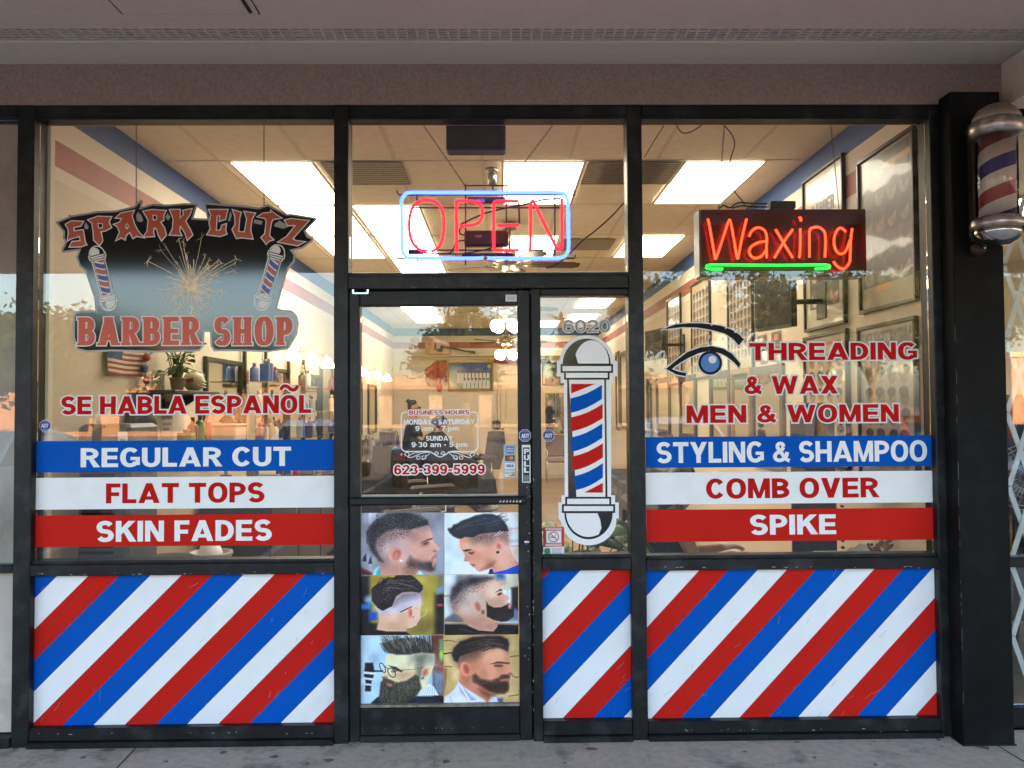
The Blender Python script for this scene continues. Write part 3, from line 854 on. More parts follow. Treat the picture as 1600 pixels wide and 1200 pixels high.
band((1009, 737, 1469.5, 786.5), 'COMB OVER', (1103, 747, 1373, 778), WHITE, LRED, 'white band with red capitals COMB OVER across the right window')
band((1010, 795, 1468, 845), 'SPIKE', (1171.5, 804, 1306, 835), RED, WHITE, 'red band with white capitals SPIKE, lowest across the right window')

t = thing('window_lettering', tuple(at(290, 648, YV)), 'red outlined words SE HABLA ESPANOL above the blue band, left window', 'sign')
words(t, 'lettering', 'SE HABLA ESPANOL', (96, 618.5, 486.5, 646.5), YV, LRED, .27, .205, .09, LGREYV, .0068)
tp = [at(x, y, YV) for x, y in ((438.5, 609), (443, 603.5), (449, 604), (455, 608.5), (461, 608.5), (465.5, 602.5))]
tp = [(p.x, p.z) for p in smooth_path(tp, 5)]
g = MB(); line(g, tp, YV, .030); g.build('outline', LGREYV, t)
g = MB(); line(g, tp, YV - .0008, .0165); g.build('tilde', LRED, t)

t = thing('window_lettering', tuple(at(1270, 662, YV)), 'red outlined words THREADING & WAX MEN & WOMEN on the right window', 'sign')
words(t, 'lettering', 'THREADING', (1170.5, 535.5, 1432.5, 562.5), YV, LRED, .262, .20, .10, LGREYV, .0068)
words(t, 'lettering', '& WAX', (1162.5, 587.5, 1309, 615.5), YV, LRED, .262, .20, .11, LGREYV, .0068)
words(t, 'lettering', 'MEN & WOMEN', (1072.5, 632.5, 1404, 660), YV, LRED, .262, .20, .11, LGREYV, .0068)

# the eye
Z7 = lambda p: (1000 + p[0] / 4.444, 420 + p[1] / 4.444)
def facade(pts, f=lambda p: p, y=YV): 
    out = []
    for p in pts:
        q = at(*f(p), y); out.append((q.x, q.z))
    return out
t = thing('eye_decal', tuple(at(1100, 590, YV)), 'black eye and eyebrow decal with a blue iris on the right window', 'decal')
brow = facade([(155, 423), (200, 402), (250, 386), (350, 378), (430, 379), (488, 385), (497, 398), (508, 388), (560, 395), (588, 404), (594, 420), (604, 410), (640, 425), (655, 434), (656, 447), (668, 442), (700, 465), (703, 474), (722, 490), (685, 532), (650, 490), (590, 450), (500, 425), (400, 408), (300, 405), (220, 413)], Z7)
lid = facade([(180, 695), (250, 637), (330, 577), (420, 545), (500, 537), (580, 555), (640, 590), (697, 658), (688, 688), (655, 652), (600, 608), (560, 588), (480, 570), (410, 585), (330, 622), (255, 668), (222, 696), (262, 712), (322, 724), (315, 746), (250, 733)], Z7)
ic = facade([(487, 653)], Z7)[0]
g = MB(); g.fpoly(offset_poly(brow, .0055), YV); g.fpoly(offset_poly(lid, .0055), YV - .0001); g.disc(ic[0], ic[1], .0635, YV - .0002, 40); g.build('outline', LGREYV, t)
g = MB(); g.fpoly(brow, YV - .0006); g.build('eyebrow', MATTEB, t)
g = MB(); g.fpoly(lid, YV - .0006); g.disc(ic[0], ic[1], .0575, YV - .0007, 40); g.build('eyelid', MATTEB, t)
g = MB(); g.disc(ic[0], ic[1], .0450, YV - .0012, 40); g.build('iris', mat('bright_blue_vinyl', (0.03, 0.17, 0.50), .3, var=.05), t)
hp = facade([(503, 630)], Z7)[0]
g = MB(); g.disc(hp[0], hp[1], .0190, YV - .0017, 24); g.build('highlight', LGREYV, t)

# street number
t = thing('street_number', tuple(at(916, 521, YV)), 'grey street number 6020 high on the sidelight', 'sign')
words(t, 'digits', '6020', (880, 500.5, 953, 519), YV, mat('grey_number_vinyl', (0.24, 0.22, 0.19), .35, var=.05), .15, .13, .10, LGREYV, .0042)

# ---------------------------------------------------------------- barber pole drawings
def pole_icon(parent, T, y, white, black, red, blue, sc=1.0, line_white=False):
    """T maps drawing coordinates (zoom pixels of the sidelight pole, 5.218 per photo pixel) to the facade"""
    P = lambda pts: [T(p) for p in pts]
    out = [(158, 615), (185, 600)] + [(185 + 0, 560)] + []
    arc = lambda cx, cy, rx, ry, a0, a1, n=18: [(cx + rx * math.cos(R(a)), cy - ry * math.sin(R(a))) for a in np.linspace(a0, a1, n)]
    body = arc(400, 600, 222, 215, 176, 4) + [(648, 598), (648, 720), (615, 720), (615, 775), (600, 775), (600, 1690), (632, 1690), (632, 1748), (662, 1748), (662, 1880), (640, 1880)] \
        + arc(417, 1890, 226, 208, -4, -176) + [(170, 1880), (170, 1748), (195, 1748), (195, 1690), (220, 1690), (215, 775), (187, 775), (187, 720), (158, 720), (158, 598)]
    g = MB(); g.fpoly(P(body), y); g.build('white_ground', white, parent)
    b = MB(); w_ = MB(); r_ = MB(); bl = MB()
    y1, y2, y3 = y - .0007, y - .0012, y - .0017
    # top cap
    b.fpoly(P(arc(400, 620, 196, 208, 180, 0)), y1)
    w_.fpoly(P([(330, 616)] + arc(440, 616, 142, 190, 178, 0)[2:] ), y2)
    b.fpoly(P([(187, 620), (615, 620), (615, 692), (187, 692)]), y1 - .0001); w_.fpoly(P([(204, 637), (600, 637), (600, 677), (204, 677)]), y2)
    b.fpoly(P([(215, 692), (587, 692), (587, 748), (215, 748)]), y1); w_.fpoly(P([(231, 692), (570, 692), (570, 732), (231, 732)]), y2 - .0001)
    # shaft edges
    b.fpoly(P([(240, 748), (255, 748), (318, 1720), (250, 1720)]), y1); b.fpoly(P([(543, 748), (558, 748), (570, 1720), (553, 1720)]), y1)
    # bands
    bands = [('r', [(273, 782), (470, 782), (273, 860)], 0), ('b', [(268, 900), (524, 790), (524, 905), (270, 1018)], 1), ('r', [(273, 1055), (530, 945), (530, 1062), (274, 1170)], 1),
             ('b', [(272, 1220), (527, 1105), (527, 1222), (272, 1338)], 1), ('r', [(278, 1375), (532, 1265), (532, 1382), (290, 1488)], 1),
             ('b', [(296, 1535), (532, 1427), (532, 1545), (314, 1647)], 1), ('r', [(380, 1668), (532, 1587), (532, 1668)], 0)]
    for c, q, sag in bands:
        if sag:
            q = [q[0]] + [(q[0][0] + (q[1][0] - q[0][0]) * s_, q[0][1] + (q[1][1] - q[0][1]) * s_ + 16 * math.sin(math.pi * s_)) for s_ in (.25, .5, .75)] + [q[1], q[2]] \
                + [(q[2][0] + (q[3][0] - q[2][0]) * s_, q[2][1] + (q[3][1] - q[2][1]) * s_ + 16 * math.sin(math.pi * s_)) for s_ in (.25, .5, .75)] + [q[3]]
        (r_ if c == 'r' else bl).fpoly(P(q), y2)
    # bottom cap
    b.fpoly(P([(225, 1702), (600, 1702), (600, 1765), (225, 1765)]), y1 - .0001); w_.fpoly(P([(241, 1718), (584, 1718), (584, 1762), (241, 1762)]), y2)
    b.fpoly(P([(198, 1762), (632, 1762), (632, 1834), (198, 1834)]), y1 - .0002); w_.fpoly(P([(214, 1778), (616, 1778), (616, 1818), (214, 1818)]), y2 - .0001)
    b.fpoly(P(arc(415, 1834, 197, 215, 0, -180)), y1)
    w_.fpoly(P([(234, 1836), (488, 1836), (510, 1890), (520, 1955)] + [(498, 2010)] + arc(415, 1834, 182, 195, -66, -178)), y2)
    b.build('black_lines', black, parent); w_.build('white_fields', white, parent); r_.build('red_bands', red, parent); bl.build('blue_bands', blue, parent)
t = thing('barber_pole_decal', tuple(at(920, 846, YV)), 'large white edged barber pole decal filling the sidelight', 'decal')
def Tbig(p):
    q = at(840 + p[0] / 5.218, 450 + p[1] / 5.218, YV); return (q.x, q.z)
pole_icon(t, Tbig, YV, WHITE, BLACKV, RED, BLUE)

# ---------------------------------------------------------------- the shop emblem
t = thing('shop_emblem', tuple(at(292, 551, YV)), 'black emblem with red spiky lettering and sparkler burst, left window', 'decal')
out = [(86.3, 346.9), (107.3, 338.5), (108, 334.8), (110.5, 336.5), (134.7, 332.8), (151.9, 329.7), (180, 328.9), (209.7, 321.9), (219.8, 311.5), (223.8, 314), (221.4, 323.4), (238.6, 318), (259.7, 319.5), (289.4, 317.2), (309.2, 318.0),
       (302.5, 340.5), (323.5, 341.5), (318.2, 316.6), (359, 319.5), (379.4, 321), (404.4, 324.2), (419, 319.2), (431, 325.8), (448, 334.4), (454.4, 333.6), (494, 340), (494.5, 344), (477.8, 361), (481, 368.8), (488.8, 371.9), (488.8, 376.6), (473, 388.3), (457.5, 392.2),
       (461.5, 397), (461, 408), (452, 419), (446.8, 431), (433, 481), (440, 483.5), (455.8, 485), (464, 493), (467, 505), (464.8, 522), (451, 546), (422, 550.5), (380, 549), (334, 549), (329, 541), (327.5, 519), (319.8, 519), (318.4, 541), (312, 549), (240, 551), (176, 549), (135.5, 550.5), (120, 547), (114, 528),
       (113.5, 494), (118, 487), (126.5, 485), (149, 485), (146.8, 465), (133, 424.5), (123.5, 415.6), (118.6, 401.6), (122.3, 392), (97.2, 395.3), (95.6, 391), (101.9, 378), (98, 371.9), (98.8, 362.5)]
P = facade(out)
g = MB(); g.fpoly(P, YV); g.build('grey_border', GREYV, t)
g = MB(); g.fpoly(offset_poly(P, -.0095), YV - .0005); g.build('black_ground', BLACKV, t)
g = MB()
ZA = lambda p: (80 + p[0] / 6.4, 300 + p[1] / 6.4); ZB = lambda p: (270 + p[0] / 6.4, 300 + p[1] / 6.4)
gaps = [(ZA, [(345, 300), (375, 345), (370, 375), (335, 368), (330, 340)]), (ZA, [(870, 195), (905, 240), (922, 285), (900, 302), (858, 290), (850, 235)]), (ZA, [(1165, 210), (1192, 250), (1170, 290), (1142, 250)]),
        (ZB, [(575, 190), (592, 235), (575, 290), (550, 292)]), (ZB, [(815, 272), (860, 282), (898, 290), (888, 328), (810, 312)]), (ZB, [(1070, 285), (1120, 318), (1165, 345), (1105, 368), (1012, 342), (1020, 318)])]
for f, q in gaps: g.fpoly(facade(q, f), YV - .001)
g.build('grey_gaps', GREYV, t)
spk = [(ZA, [(148, 325), (203, 293), (318, 298), (296, 338), (222, 352), (228, 395), (318, 382), (338, 505), (352, 525), (298, 545), (188, 547), (212, 500), (296, 492), (288, 440), (205, 462), (168, 482), (178, 405), (170, 360)], None),
       (ZA, [(375, 280), (465, 248), (600, 252), (575, 300), (600, 355), (545, 385), (495, 395), (505, 440), (512, 490), (485, 532), (430, 480), (425, 400), (412, 310)], [(465, 310), (520, 315), (520, 365), (475, 365)]),
       (ZA, [(650, 258), (700, 215), (825, 190), (805, 235), (830, 320), (865, 390), (925, 455), (855, 440), (820, 462), (790, 400), (765, 415), (745, 440), (740, 475), (700, 455), (652, 482), (690, 400), (665, 345), (635, 325), (690, 305), (712, 262)], [(740, 335), (765, 312), (782, 345), (758, 378)]),
       (ZA, [(925, 195), (1010, 180), (1145, 190), (1120, 240), (1125, 280), (1090, 300), (1130, 360), (1150, 430), (1105, 482), (1075, 430), (1060, 370), (1030, 350), (1020, 400), (1030, 442), (930, 447), (965, 390), (975, 280)], [(1015, 230), (1062, 235), (1060, 282), (1020, 287)]),
       (ZA, [(1190, 180), (1288, 180), (1284, 270), (1330, 225), (1322, 188), (1404, 172), (1384, 228), (1340, 292), (1386, 370), (1412, 430), (1364, 476), (1342, 410), (1296, 335), (1284, 350), (1284, 400), (1302, 432), (1188, 427), (1218, 370), (1226, 270)], None),
       (ZB, [(365, 180), (548, 180), (525, 272), (470, 288), (480, 235), (440, 235), (430, 390), (480, 385), (495, 335), (533, 323), (525, 385), (538, 420), (475, 442), (348, 425), (380, 370), (368, 310), (385, 230)], None),
       (ZB, [(603, 183), (680, 207), (665, 270), (655, 400), (720, 405), (745, 270), (720, 200), (822, 215), (790, 270), (775, 380), (797, 467), (690, 455), (640, 462), (598, 375), (628, 330), (625, 240)], None),
       (ZB, [(853, 247), (905, 215), (990, 207), (985, 190), (1030, 228), (1085, 260), (1000, 272), (985, 300), (970, 380), (965, 440), (1002, 477), (960, 490), (935, 518), (888, 455), (925, 420), (940, 300), (930, 262)], None),
       (ZB, [(1123, 285), (1180, 270), (1357, 290), (1310, 340), (1195, 468), (1230, 490), (1318, 500), (1250, 535), (1058, 500), (1140, 450), (1235, 332), (1152, 332)], None)]
ob, rb, hb, hg = MB(), MB(), MB(), MB()
for i, (f, q, hole) in enumerate(spk):
    e = EPS * i
    Q = facade(q, f)
    ob.fpoly(offset_poly(Q, .0050), YV - .0012 - e); rb.fpoly(Q, YV - .0022 - e)
    if hole:
        H_ = facade(hole, f); hg.fpoly(H_, YV - .0032 - e); hb.fpoly(offset_poly(H_, -.0040), YV - .0038 - e)
ob.build('letter_outline', LGREYV, t); rb.build('spiky_letters', BRICKV, t); hg.build('counter_outline', LGREYV, t); hb.build('counters', BLACKV, t)
words(t, 'slab_letters', 'BARBER', (123, 495.5, 313, 539.5), YV - .0014, mat('coral_vinyl', (0.56, 0.075, 0.028), .45, var=.05), .36, .16, .17, LGREYV, .0050, .07)
words(t, 'slab_letters', 'SHOP', (335, 495.5, 457.5, 539.5), YV - .0014, MATS['coral_vinyl'], .36, .16, .17, LGREYV, .0050, .07)
g = MB()
cx, cz = (lambda q: (q.x, q.z))(at(299, 446, YV))
pp = 3.86 / 1250
for k in range(230):
    a = random.uniform(0, 2 * math.pi); L = abs(random.gauss(0, 1)) * 20 + 7
    if k < 46: L = random.uniform(36, 84) * (1 - .35 * max(0, -math.sin(a))) ; 
    L *= pp; r0 = random.uniform(0, .5) * L
    wd = random.uniform(.0012, .0026) * (1.1 if k < 46 else .9)
    b = a + random.gauss(0, .05)
    p0 = (cx + r0 * math.cos(a), cz + r0 * math.sin(a)); p1 = (cx + L * math.cos(b), cz + L * math.sin(b) * .92)
    y = YV - .0011 - EPS * (k % 9) * .5
    line(g, [p0, ((p0[0] + p1[0]) / 2 + random.gauss(0, .003), (p0[1] + p1[1]) / 2), p1], y, wd)
    if k < 60:
        for j in range(random.randint(3, 6)):
            c = random.uniform(0, 6.3); l2 = random.uniform(.008, .03)
            line(g, [p1, (p1[0] + l2 * math.cos(c), p1[1] + l2 * math.sin(c))], y - .00002 * j, wd * .6)
for k in range(5): g.disc(cx, cz, .012 + .004 * k, YV - .0013 - EPS * (5 - k), 18 - k)
g.build('sparkler_burst', mat('cream_print', (0.80, 0.62, 0.40), .3, var=.2, scale=40), t)
def small_pole(x0, y0, x1, y1, flip):
    """small tilted pole between two photo points (top, bottom)"""
    A, B = at(x0, y0, YV), at(x1, y1, YV); a = Vector((A.x, A.z)); b = Vector((B.x, B.z)); d = b - a
    s_ = d.length / (2098 - 385); u = d.normalized(); v = Vector((-u.y, u.x)) * flip * -1
    return lambda p: tuple(a + u * (p[1] - 385) * s_ + v * (p[0] - 408) * s_ * .92 * -1)
LB = mat('slate_blue_vinyl', (0.035, 0.05, 0.28), .3); PR = mat('pink_red_vinyl', (0.42, 0.07, 0.06), .3)
for nm, q in (('left', (148, 384.5, 174.5, 486)), ('right', (436, 382, 407, 485.5))):
    pole_icon(t, small_pole(*q, -1 if nm == 'left' else -1), YV - .0025, LGREYV, BLACKV, PR, LB)

# ---------------------------------------------------------------- hours on the door
GW = mat('grey_white_vinyl', (0.80, 0.82, 0.82), .35, var=.03)
t = thing('opening_hours', tuple(at(687, 720, YV)), 'white scroll framed opening hours on the door glass', 'sign')
words(t, 'heading', 'BUSINESS HOURS', (639.5, 641, 733.5, 647.8), YV - .001, LRED, .22, .17, .11, WHITE, .0044)
for s_, q in (('MONDAY - SATURDAY', (631, 655.3, 741.5, 663)), ('9 am - 7 pm', (649, 665.5, 717, 673.3)), ('SUNDAY', (665.5, 681, 707.5, 688.5)), ('9.30 am - 5 pm', (643, 690.5, 730, 698.5))):
    words(t, 'lettering', s_, q, YV - .001, GW, .23, .19, .10)
g = MB()
def fl(pts, wd, n=5, closed=False):
    P = [at(x, y, YV) for x, y in pts]
    P = smooth_path(P, n, closed) if n else P
    line(g, [(p.x, p.z) for p in P], YV, wd)
lw = .0050
fl([(637, 644), (631, 644.3), (627.4, 648), (627, 660), (627, 680), (627, 697), (629, 703), (635, 705.5), (650, 705.5), (668, 705.2), (676, 708), (684, 713), (690, 713.5), (698, 709), (706, 705.2), (722, 705.5), (738, 705.5), (744.5, 703), (746.6, 697), (746.6, 680), (746.6, 660), (746.3, 648), (743, 644.3), (736, 644)], lw, 4)
for sgn in (1, -1):
    m = lambda x: 687 + sgn * (x - 687)
    sp = lambda cx, cy, r, a0, turns: [(m(cx + r * (1 - k / 16 * .75) * math.cos(a0 + turns * 6.28 * k / 16)), cy + r * (1 - k / 16 * .75) * math.sin(a0 + turns * 6.28 * k / 16)) for k in range(15)]
    fl(sp(692.5, 708.6, 3.4, 2.6, 1.2), .0032, 2); fl(sp(712, 714, 4.2, -2.2, -1.2), .0034, 2); fl(sp(721, 714.8, 3.8, -2.2, -1.2), .0030, 2); fl(sp(739, 710, 4.5, 2.0, 1.1), .0032, 2); fl(sp(747, 709.5, 1.9, 0, 1), .0024, 2)
    fl([(m(x), y) for x, y in ((700, 706), (714, 708), (724, 712), (733, 715), (738, 713))], .0032, 4); fl([(m(x), y) for x, y in ((706, 706), (718, 706.5), (730, 709), (737, 714))], .0028, 4); fl([(m(x), y) for x, y in ((702, 708), (707, 712), (712, 717.5), (716, 717))], .0028, 4)
g.build('scroll_frame', GW, t)
t = thing('phone_number', tuple(at(686, 744, YV)), 'red telephone number 623-399-5999 below the hours on the door', 'sign')
words(t, 'digits', '623-399-5999', (616, 726, 757.5, 740.8), YV, LRED, .24, .19, .10, WHITE, .0056)

# ---------------------------------------------------------------- small stickers and plates
SBLUE = mat('sticker_blue', (0.012, 0.03, 0.24), .3, var=.05); SRED = mat('sticker_red', (0.45, 0.02, 0.02), .3); PAPER = mat('sticker_white', (0.74, 0.76, 0.76), .4, var=.03); SGREY = mat('sticker_grey', (0.30, 0.30, 0.31), .4)
def octo(px, py, r, y, label):
    c = at(px, py, y); rr = r * 3.86 / 1250
    t = thing('alarm_sticker', tuple(c), label, 'sticker', 'octagonal alarm stickers')
    oc = lambda q: [(c.x + q * math.cos(R(22.5 + 45 * i)), c.z + q * math.sin(R(22.5 + 45 * i))) for i in range(8)]
    g = MB(); g.fpoly(oc(rr), y); g.build('rim', PAPER if r > 8.5 else SBLUE, t)
    g = MB(); g.fpoly(oc(rr * .93), y - .0004); g.build('field', SBLUE, t)
    words(t, 'lettering', 'ADT', (px - r * .62, py - r * .32, px + r * .62, py + r * .32), y - .0008, PAPER, .24, .2, .0)
    g = MB()
    for dz in (.62, -.56, -.70): g.box(c.x - rr * .42, y - .0007, c.z + rr * dz - .0012, c.x + rr * .42, y - .0005, c.z + rr * dz + .0012)
    g.build('small_print', mat('sticker_pale_blue', (.2, .25, .5), .4), t)
octo(70.5, 665, 9.2, YV, 'blue octagonal alarm sticker in the corner of the left window')
octo(820.3, 680.5, 10, YDo - .0012, 'blue octagonal alarm sticker on the black door stile')
octo(857, 680.5, 9.8, YV, 'blue octagonal alarm sticker on the glass of the sidelight')
# pull plate
y = YDo - .0012
x0, z0, x1, z1 = frect(815.5, 695, 829, 754, y)
t = thing('pull_plate', ((x0 + x1) / 2, y, z0), 'silver and black vertical plate reading PULL on the door stile', 'sign')
g = MB(); g.bbox(x0, y - .001, z0, x1, y + .001, z1, .0008); g.build('plate', PAPER, t)
g = MB(); g.bbox(x0 + .005, y - .0016, z0 + .005, x1 - .005, y - .0011, z1 - .012, .0002); g.build('black_field', BLACKP, t)
for i, ch in enumerate('PULL'): words(t, 'lettering', ch, (818.2, 700.5 + i * 9.6, 826.4, 708.6 + i * 9.6), y - .002, PAPER, .27, .22, 0)
g = MB()
for k in range(4): g.box(x0 + .008, y - .0021, z0 + .010 + k * .0065, x1 - .008, y - .0017, z0 + .0135 + k * .0065)
g.build('small_print', SGREY, t)
# payment cards sticker
x0, z0, x1, z1 = frect(787, 694.5, 806.5, 746.5, YV)
t = thing('card_sticker', ((x0 + x1) / 2, YV, z0), 'pale blue sticker with four payment card marks on the door', 'sticker')
g = MB(); g.box(x0, YV, z0, x1, YV + .0004, z1); g.build('ground', mat('sticker_pale', (0.36, 0.46, 0.50), .35), t)
g = MB(); a = frect(791, 697.5, 802.5, 708.5, YV); g.box(a[0], YV - .0005, a[1], a[2], YV - .0001, a[3]); g.build('blue_card', mat('card_blue', (0.03, 0.13, 0.42), .3), t)
words(t, 'lettering', 'AMERICAN', (791.6, 699.5, 802, 702), YV - .0008, PAPER, .22, .2, .05); words(t, 'lettering', 'EXPRESS', (791.8, 703.6, 802, 706.2), YV - .0008, PAPER, .22, .2, .05)
g = MB(); a = frect(789.5, 711.5, 804, 720, YV); g.box(a[0], YV - .0005, a[1], a[2], YV - .0001, a[3]); g.build('black_card', BLACKP, t)
for q, c, k in ((794.8, (0.55, .03, .03), 0), (799.3, (0.62, .28, .03), 1)):
    p = at(q, 715.7, YV); g = MB(); g.disc(p.x, p.z, .0096, YV - .0009 - .0002 * k, 20); g.build('disc', mat('card_disc_%d' % k, c, .3), t)
g = MB(); a = frect(788.5, 723, 805, 733, YV); g.box(a[0], YV - .0005, a[1], a[2], YV - .0001, a[3]); a = frect(788.5, 735, 805, 745, YV); g.box(a[0], YV - .0005, a[1], a[2], YV - .0001, a[3]); g.build('white_cards', PAPER, t)
words(t, 'lettering', 'VISA', (791, 725.6, 802.5, 730), YV - .0008, SBLUE, .24, .2, .06)
words(t, 'lettering', 'DISCOVER', (789.3, 737, 804.3, 740.3), YV - .0008, SGREY, .22, .2, .05)
g = MB(); g.fpoly(facade([(794, 744), (804, 739.5), (804, 744)]), YV - .0008); g.build('orange_corner', mat('card_orange', (.55, .22, .03), .3), t)
# no smoking sticker
x0, z0, x1, z1 = frect(848.8, 823.5, 881.5, 873.5, YV)
zm = fz(854.3, 865, YV)
t = thing('no_smoking_sticker', ((x0 + x1) / 2, YV, z0), 'red and white no smoking sticker low in the sidelight corner', 'sticker')
g = MB(); g.box(x0, YV, zm, x1, YV + .0004, z1); g.build('red_ground', SRED, t)
g = MB(); g.box(x0, YV, z0, x1, YV + .0004, zm - .0002)
a = frect(853.5, 829.5, 877, 848, YV); g.box(a[0], YV - .0005, a[1], a[2], YV - .0001, a[3])
for yy in (825.3, 827.6, 850.2, 852.3):
    a = frect(852, yy - .55, 878, yy + .55, YV); g.box(a[0], YV - .0005, a[1], a[2], YV - .0001, a[3])
g.build('white_fields', PAPER, t)
c = at(865, 838.8, YV)
g = MB(); line(g, [(c.x + .0235 * math.cos(R(a)), c.z + .0235 * math.sin(R(a))) for a in range(0, 360, 12)], YV - .0009, .0045, 0, True); line(g, [(c.x - .0165, c.z + .0165), (c.x + .0165, c.z - .0165)], YV - .0010, .0042); g.build('prohibition_ring', SRED, t)
g = MB(); g.box(c.x - .015, YV - .0008, c.z - .004, c.x + .010, YV - .0006, c.z + .001); line(g, [(c.x + .008, c.z + .003), (c.x + .012, c.z + .008), (c.x + .007, c.z + .012)], YV - .0008, .002); g.build('cigarette', BLACKP, t)
g = MB(); a = at(855, 861.5, YV); g.fpoly([(a.x - .016, a.z), (a.x - .009, a.z + .015), (a.x + .014, a.z + .014), (a.x + .014, a.z - .013), (a.x - .006, a.z - .015)], YV - .0006); g.build('green_badge', mat('sticker_green', (.05, .22, .08), .35), t)
g = MB()
for k, yy in enumerate((857, 859, 861, 863, 865, 870.5)):
    a = frect(862.5 if k < 5 else 851, yy - .45, 879 - (k % 3), yy + .45, YV); g.box(a[0], YV - .0005, a[1], a[2], YV - .0002, a[3])
g.build('small_print', SGREY, t)
# small white label on the head of the door
y = YDo - .0012
x0, z0, x1, z1 = frect(790, 460.5, 807.5, 471, y)
t = thing('door_label', ((x0 + x1) / 2, y, z0), 'tiny white label on the top rail of the door', 'sticker')
g = MB(); g.box(x0, y, z0, x1, y + .0008, z1); g.build('paper', PAPER, t)
g = MB()
for yy in (462.6, 464.6, 466.6, 468.6):
    a = frect(792, yy - .4, 805.5, yy + .4, y); g.box(a[0], y - .0005, a[1], a[2], y - .0002, a[3])
g.build('small_print', SGREY, t)
# ================================================================ HAIRCUT POSTERS ON THE DOOR
def prof_hair(c, n, pts, col, spread):
    """fine strands over a painted head"""
    for k in range(n):
        a = random.random(); i = a * (len(pts) - 1); j = int(i); t_ = i - j
        p = pts[j]; q = pts[min(j + 1, len(pts) - 1)]
        x = p[0] + (q[0] - p[0]) * t_; y = p[1] + (q[1] - p[1]) * t_
        dx, dy = p[2] if len(p) > 2 else (0, 60)
        s_ = random.uniform(.6, 1.3)
        c.line([(x, y), (x + dx * s_ * .5 + random.gauss(0, spread * .3), y + dy * s_ * .5), (x + dx * s_ + random.gauss(0, spread), y + dy * s_ + random.gauss(0, spread))], [v * random.uniform(.6, 1.5) for v in col], random.uniform(6, 13), .7)
def haircut_1():
    c = Canvas(150, 112, (158, 160, 172)); c.box = (35, 70, 1535, 1180)
    c.poly([(35, 70), (500, 70), (300, 1180), (35, 1180)], (172, 176, 188), .12)
    c.poly([(1250, 70), (1535, 70), (1535, 1180), (1200, 1180)], (140, 143, 158), .15)
    c.poly([(190, 70), (325, 70), (320, 260), (190, 280)], (214, 220, 230), .012)
    c.poly([(150, 390), (200, 390), (200, 630), (150, 610)], (60, 62, 78), .012)
    c.poly([(80, 930), (100, 850), (140, 800), (150, 900), (140, 945)], (40, 42, 55), .012); c.poly([(185, 980), (200, 900), (235, 830), (245, 975)], (45, 48, 60), .012)
    c.poly([(90, 940), (130, 940), (130, 1100), (90, 1100)], (170, 175, 182), .01); c.poly([(190, 980), (235, 980), (240, 1100), (190, 1100)], (185, 188, 195), .01)
    c.poly([(35, 1020), (80, 1060), (200, 1110), (270, 1180), (60, 1180)], (70, 60, 70), .015); c.line([(60, 1060), (180, 1100), (260, 1150)], (190, 70, 70), 26)
    c.poly([(255, 1180), (290, 1080), (350, 1020), (420, 1005), (470, 1100), (540, 1180)], (150, 222, 236), .006); c.poly([(320, 1180), (350, 1090), (395, 1040), (420, 1180)], (70, 170, 190), .012)
    c.poly([(1010, 1180), (1085, 1085), (1160, 1180)], (165, 230, 240), .006)
    c.poly([(400, 1180), (400, 930), (330, 760), (330, 520), (500, 380), (900, 370), (1240, 292), (1275, 350), (1325, 470), (1322, 560), (1380, 630), (1445, 705), (1438, 745), (1400, 768), (1393, 800), (1388, 840), (1372, 880), (1380, 930), (1355, 985), (1352, 1080), (1300, 1110), (1090, 1075), (1015, 1180)], (208, 160, 146), .004)
    c.ell(640, 640, 330, 250, (206, 180, 180), .12, .9); c.ell(1090, 620, 200, 250, (214, 160, 142), .1, .8); c.poly([(400, 980), (880, 1010), (1000, 1180), (420, 1180)], (196, 150, 136), .06, .8)
    c.poly([(820, 1050), (1080, 1075), (1015, 1180), (820, 1180)], (150, 110, 98), .05, .8)
    H = [(440, 945), (370, 920), (230, 730), (175, 600), (190, 350), (330, 200), (530, 95), (850, 72), (1080, 128), (1230, 215), (1248, 285), (912, 372), (985, 480), (880, 430), (700, 400), (520, 470), (380, 600), (345, 760), (470, 925)]
    c.poly(H, (92, 78, 82), .10, .75); c.poly([(440, 945), (370, 920), (230, 730), (175, 600), (190, 350), (330, 200), (530, 95), (850, 72), (1080, 128), (1230, 215), (1248, 285), (912, 372), (700, 345), (480, 400), (330, 520), (290, 700)], (44, 44, 50), .022, 1, .09)
    c.poly([(912, 372), (1248, 285), (1230, 215), (900, 250)], (40, 40, 46), .004, 1, .05)
    c.speckle([(330, 520), (520, 400), (880, 390), (900, 470), (560, 560), (400, 760)], (70, 60, 66), .5)
    for k in range(70): c.ell(random.uniform(260, 1150), random.uniform(110, 330) + 0, 11, 9, (20, 20, 24) if k % 2 else (100, 98, 100), .008, .7)
    c.poly([(865, 960), (930, 850), (985, 905), (1160, 948), (1300, 945), (1330, 930), (1356, 1000), (1352, 1090), (1290, 1112), (1100, 1082), (880, 1040)], (96, 76, 70), .03, .95, .06)
    c.poly([(1080, 985), (1310, 960), (1350, 1020), (1345, 1092), (1290, 1108), (1080, 1070)], (70, 56, 54), .02, .9, .05)
    c.poly([(1330, 905), (1385, 930), (1360, 990), (1335, 1060), (1312, 1000)], (196, 140, 128), .012)
    c.poly([(1290, 900), (1385, 800), (1390, 860), (1340, 905)], (178, 108, 102), .012)
    c.ell(665, 815, 118, 130, (226, 160, 146), .01, 1, .5); c.ell(690, 820, 70, 92, (176, 108, 96), .018, .8, .5); c.ell(668, 840, 36, 66, (214, 142, 128), .012, .9, .4); c.ell(764, 928, 26, 22, (240, 240, 238), .006)
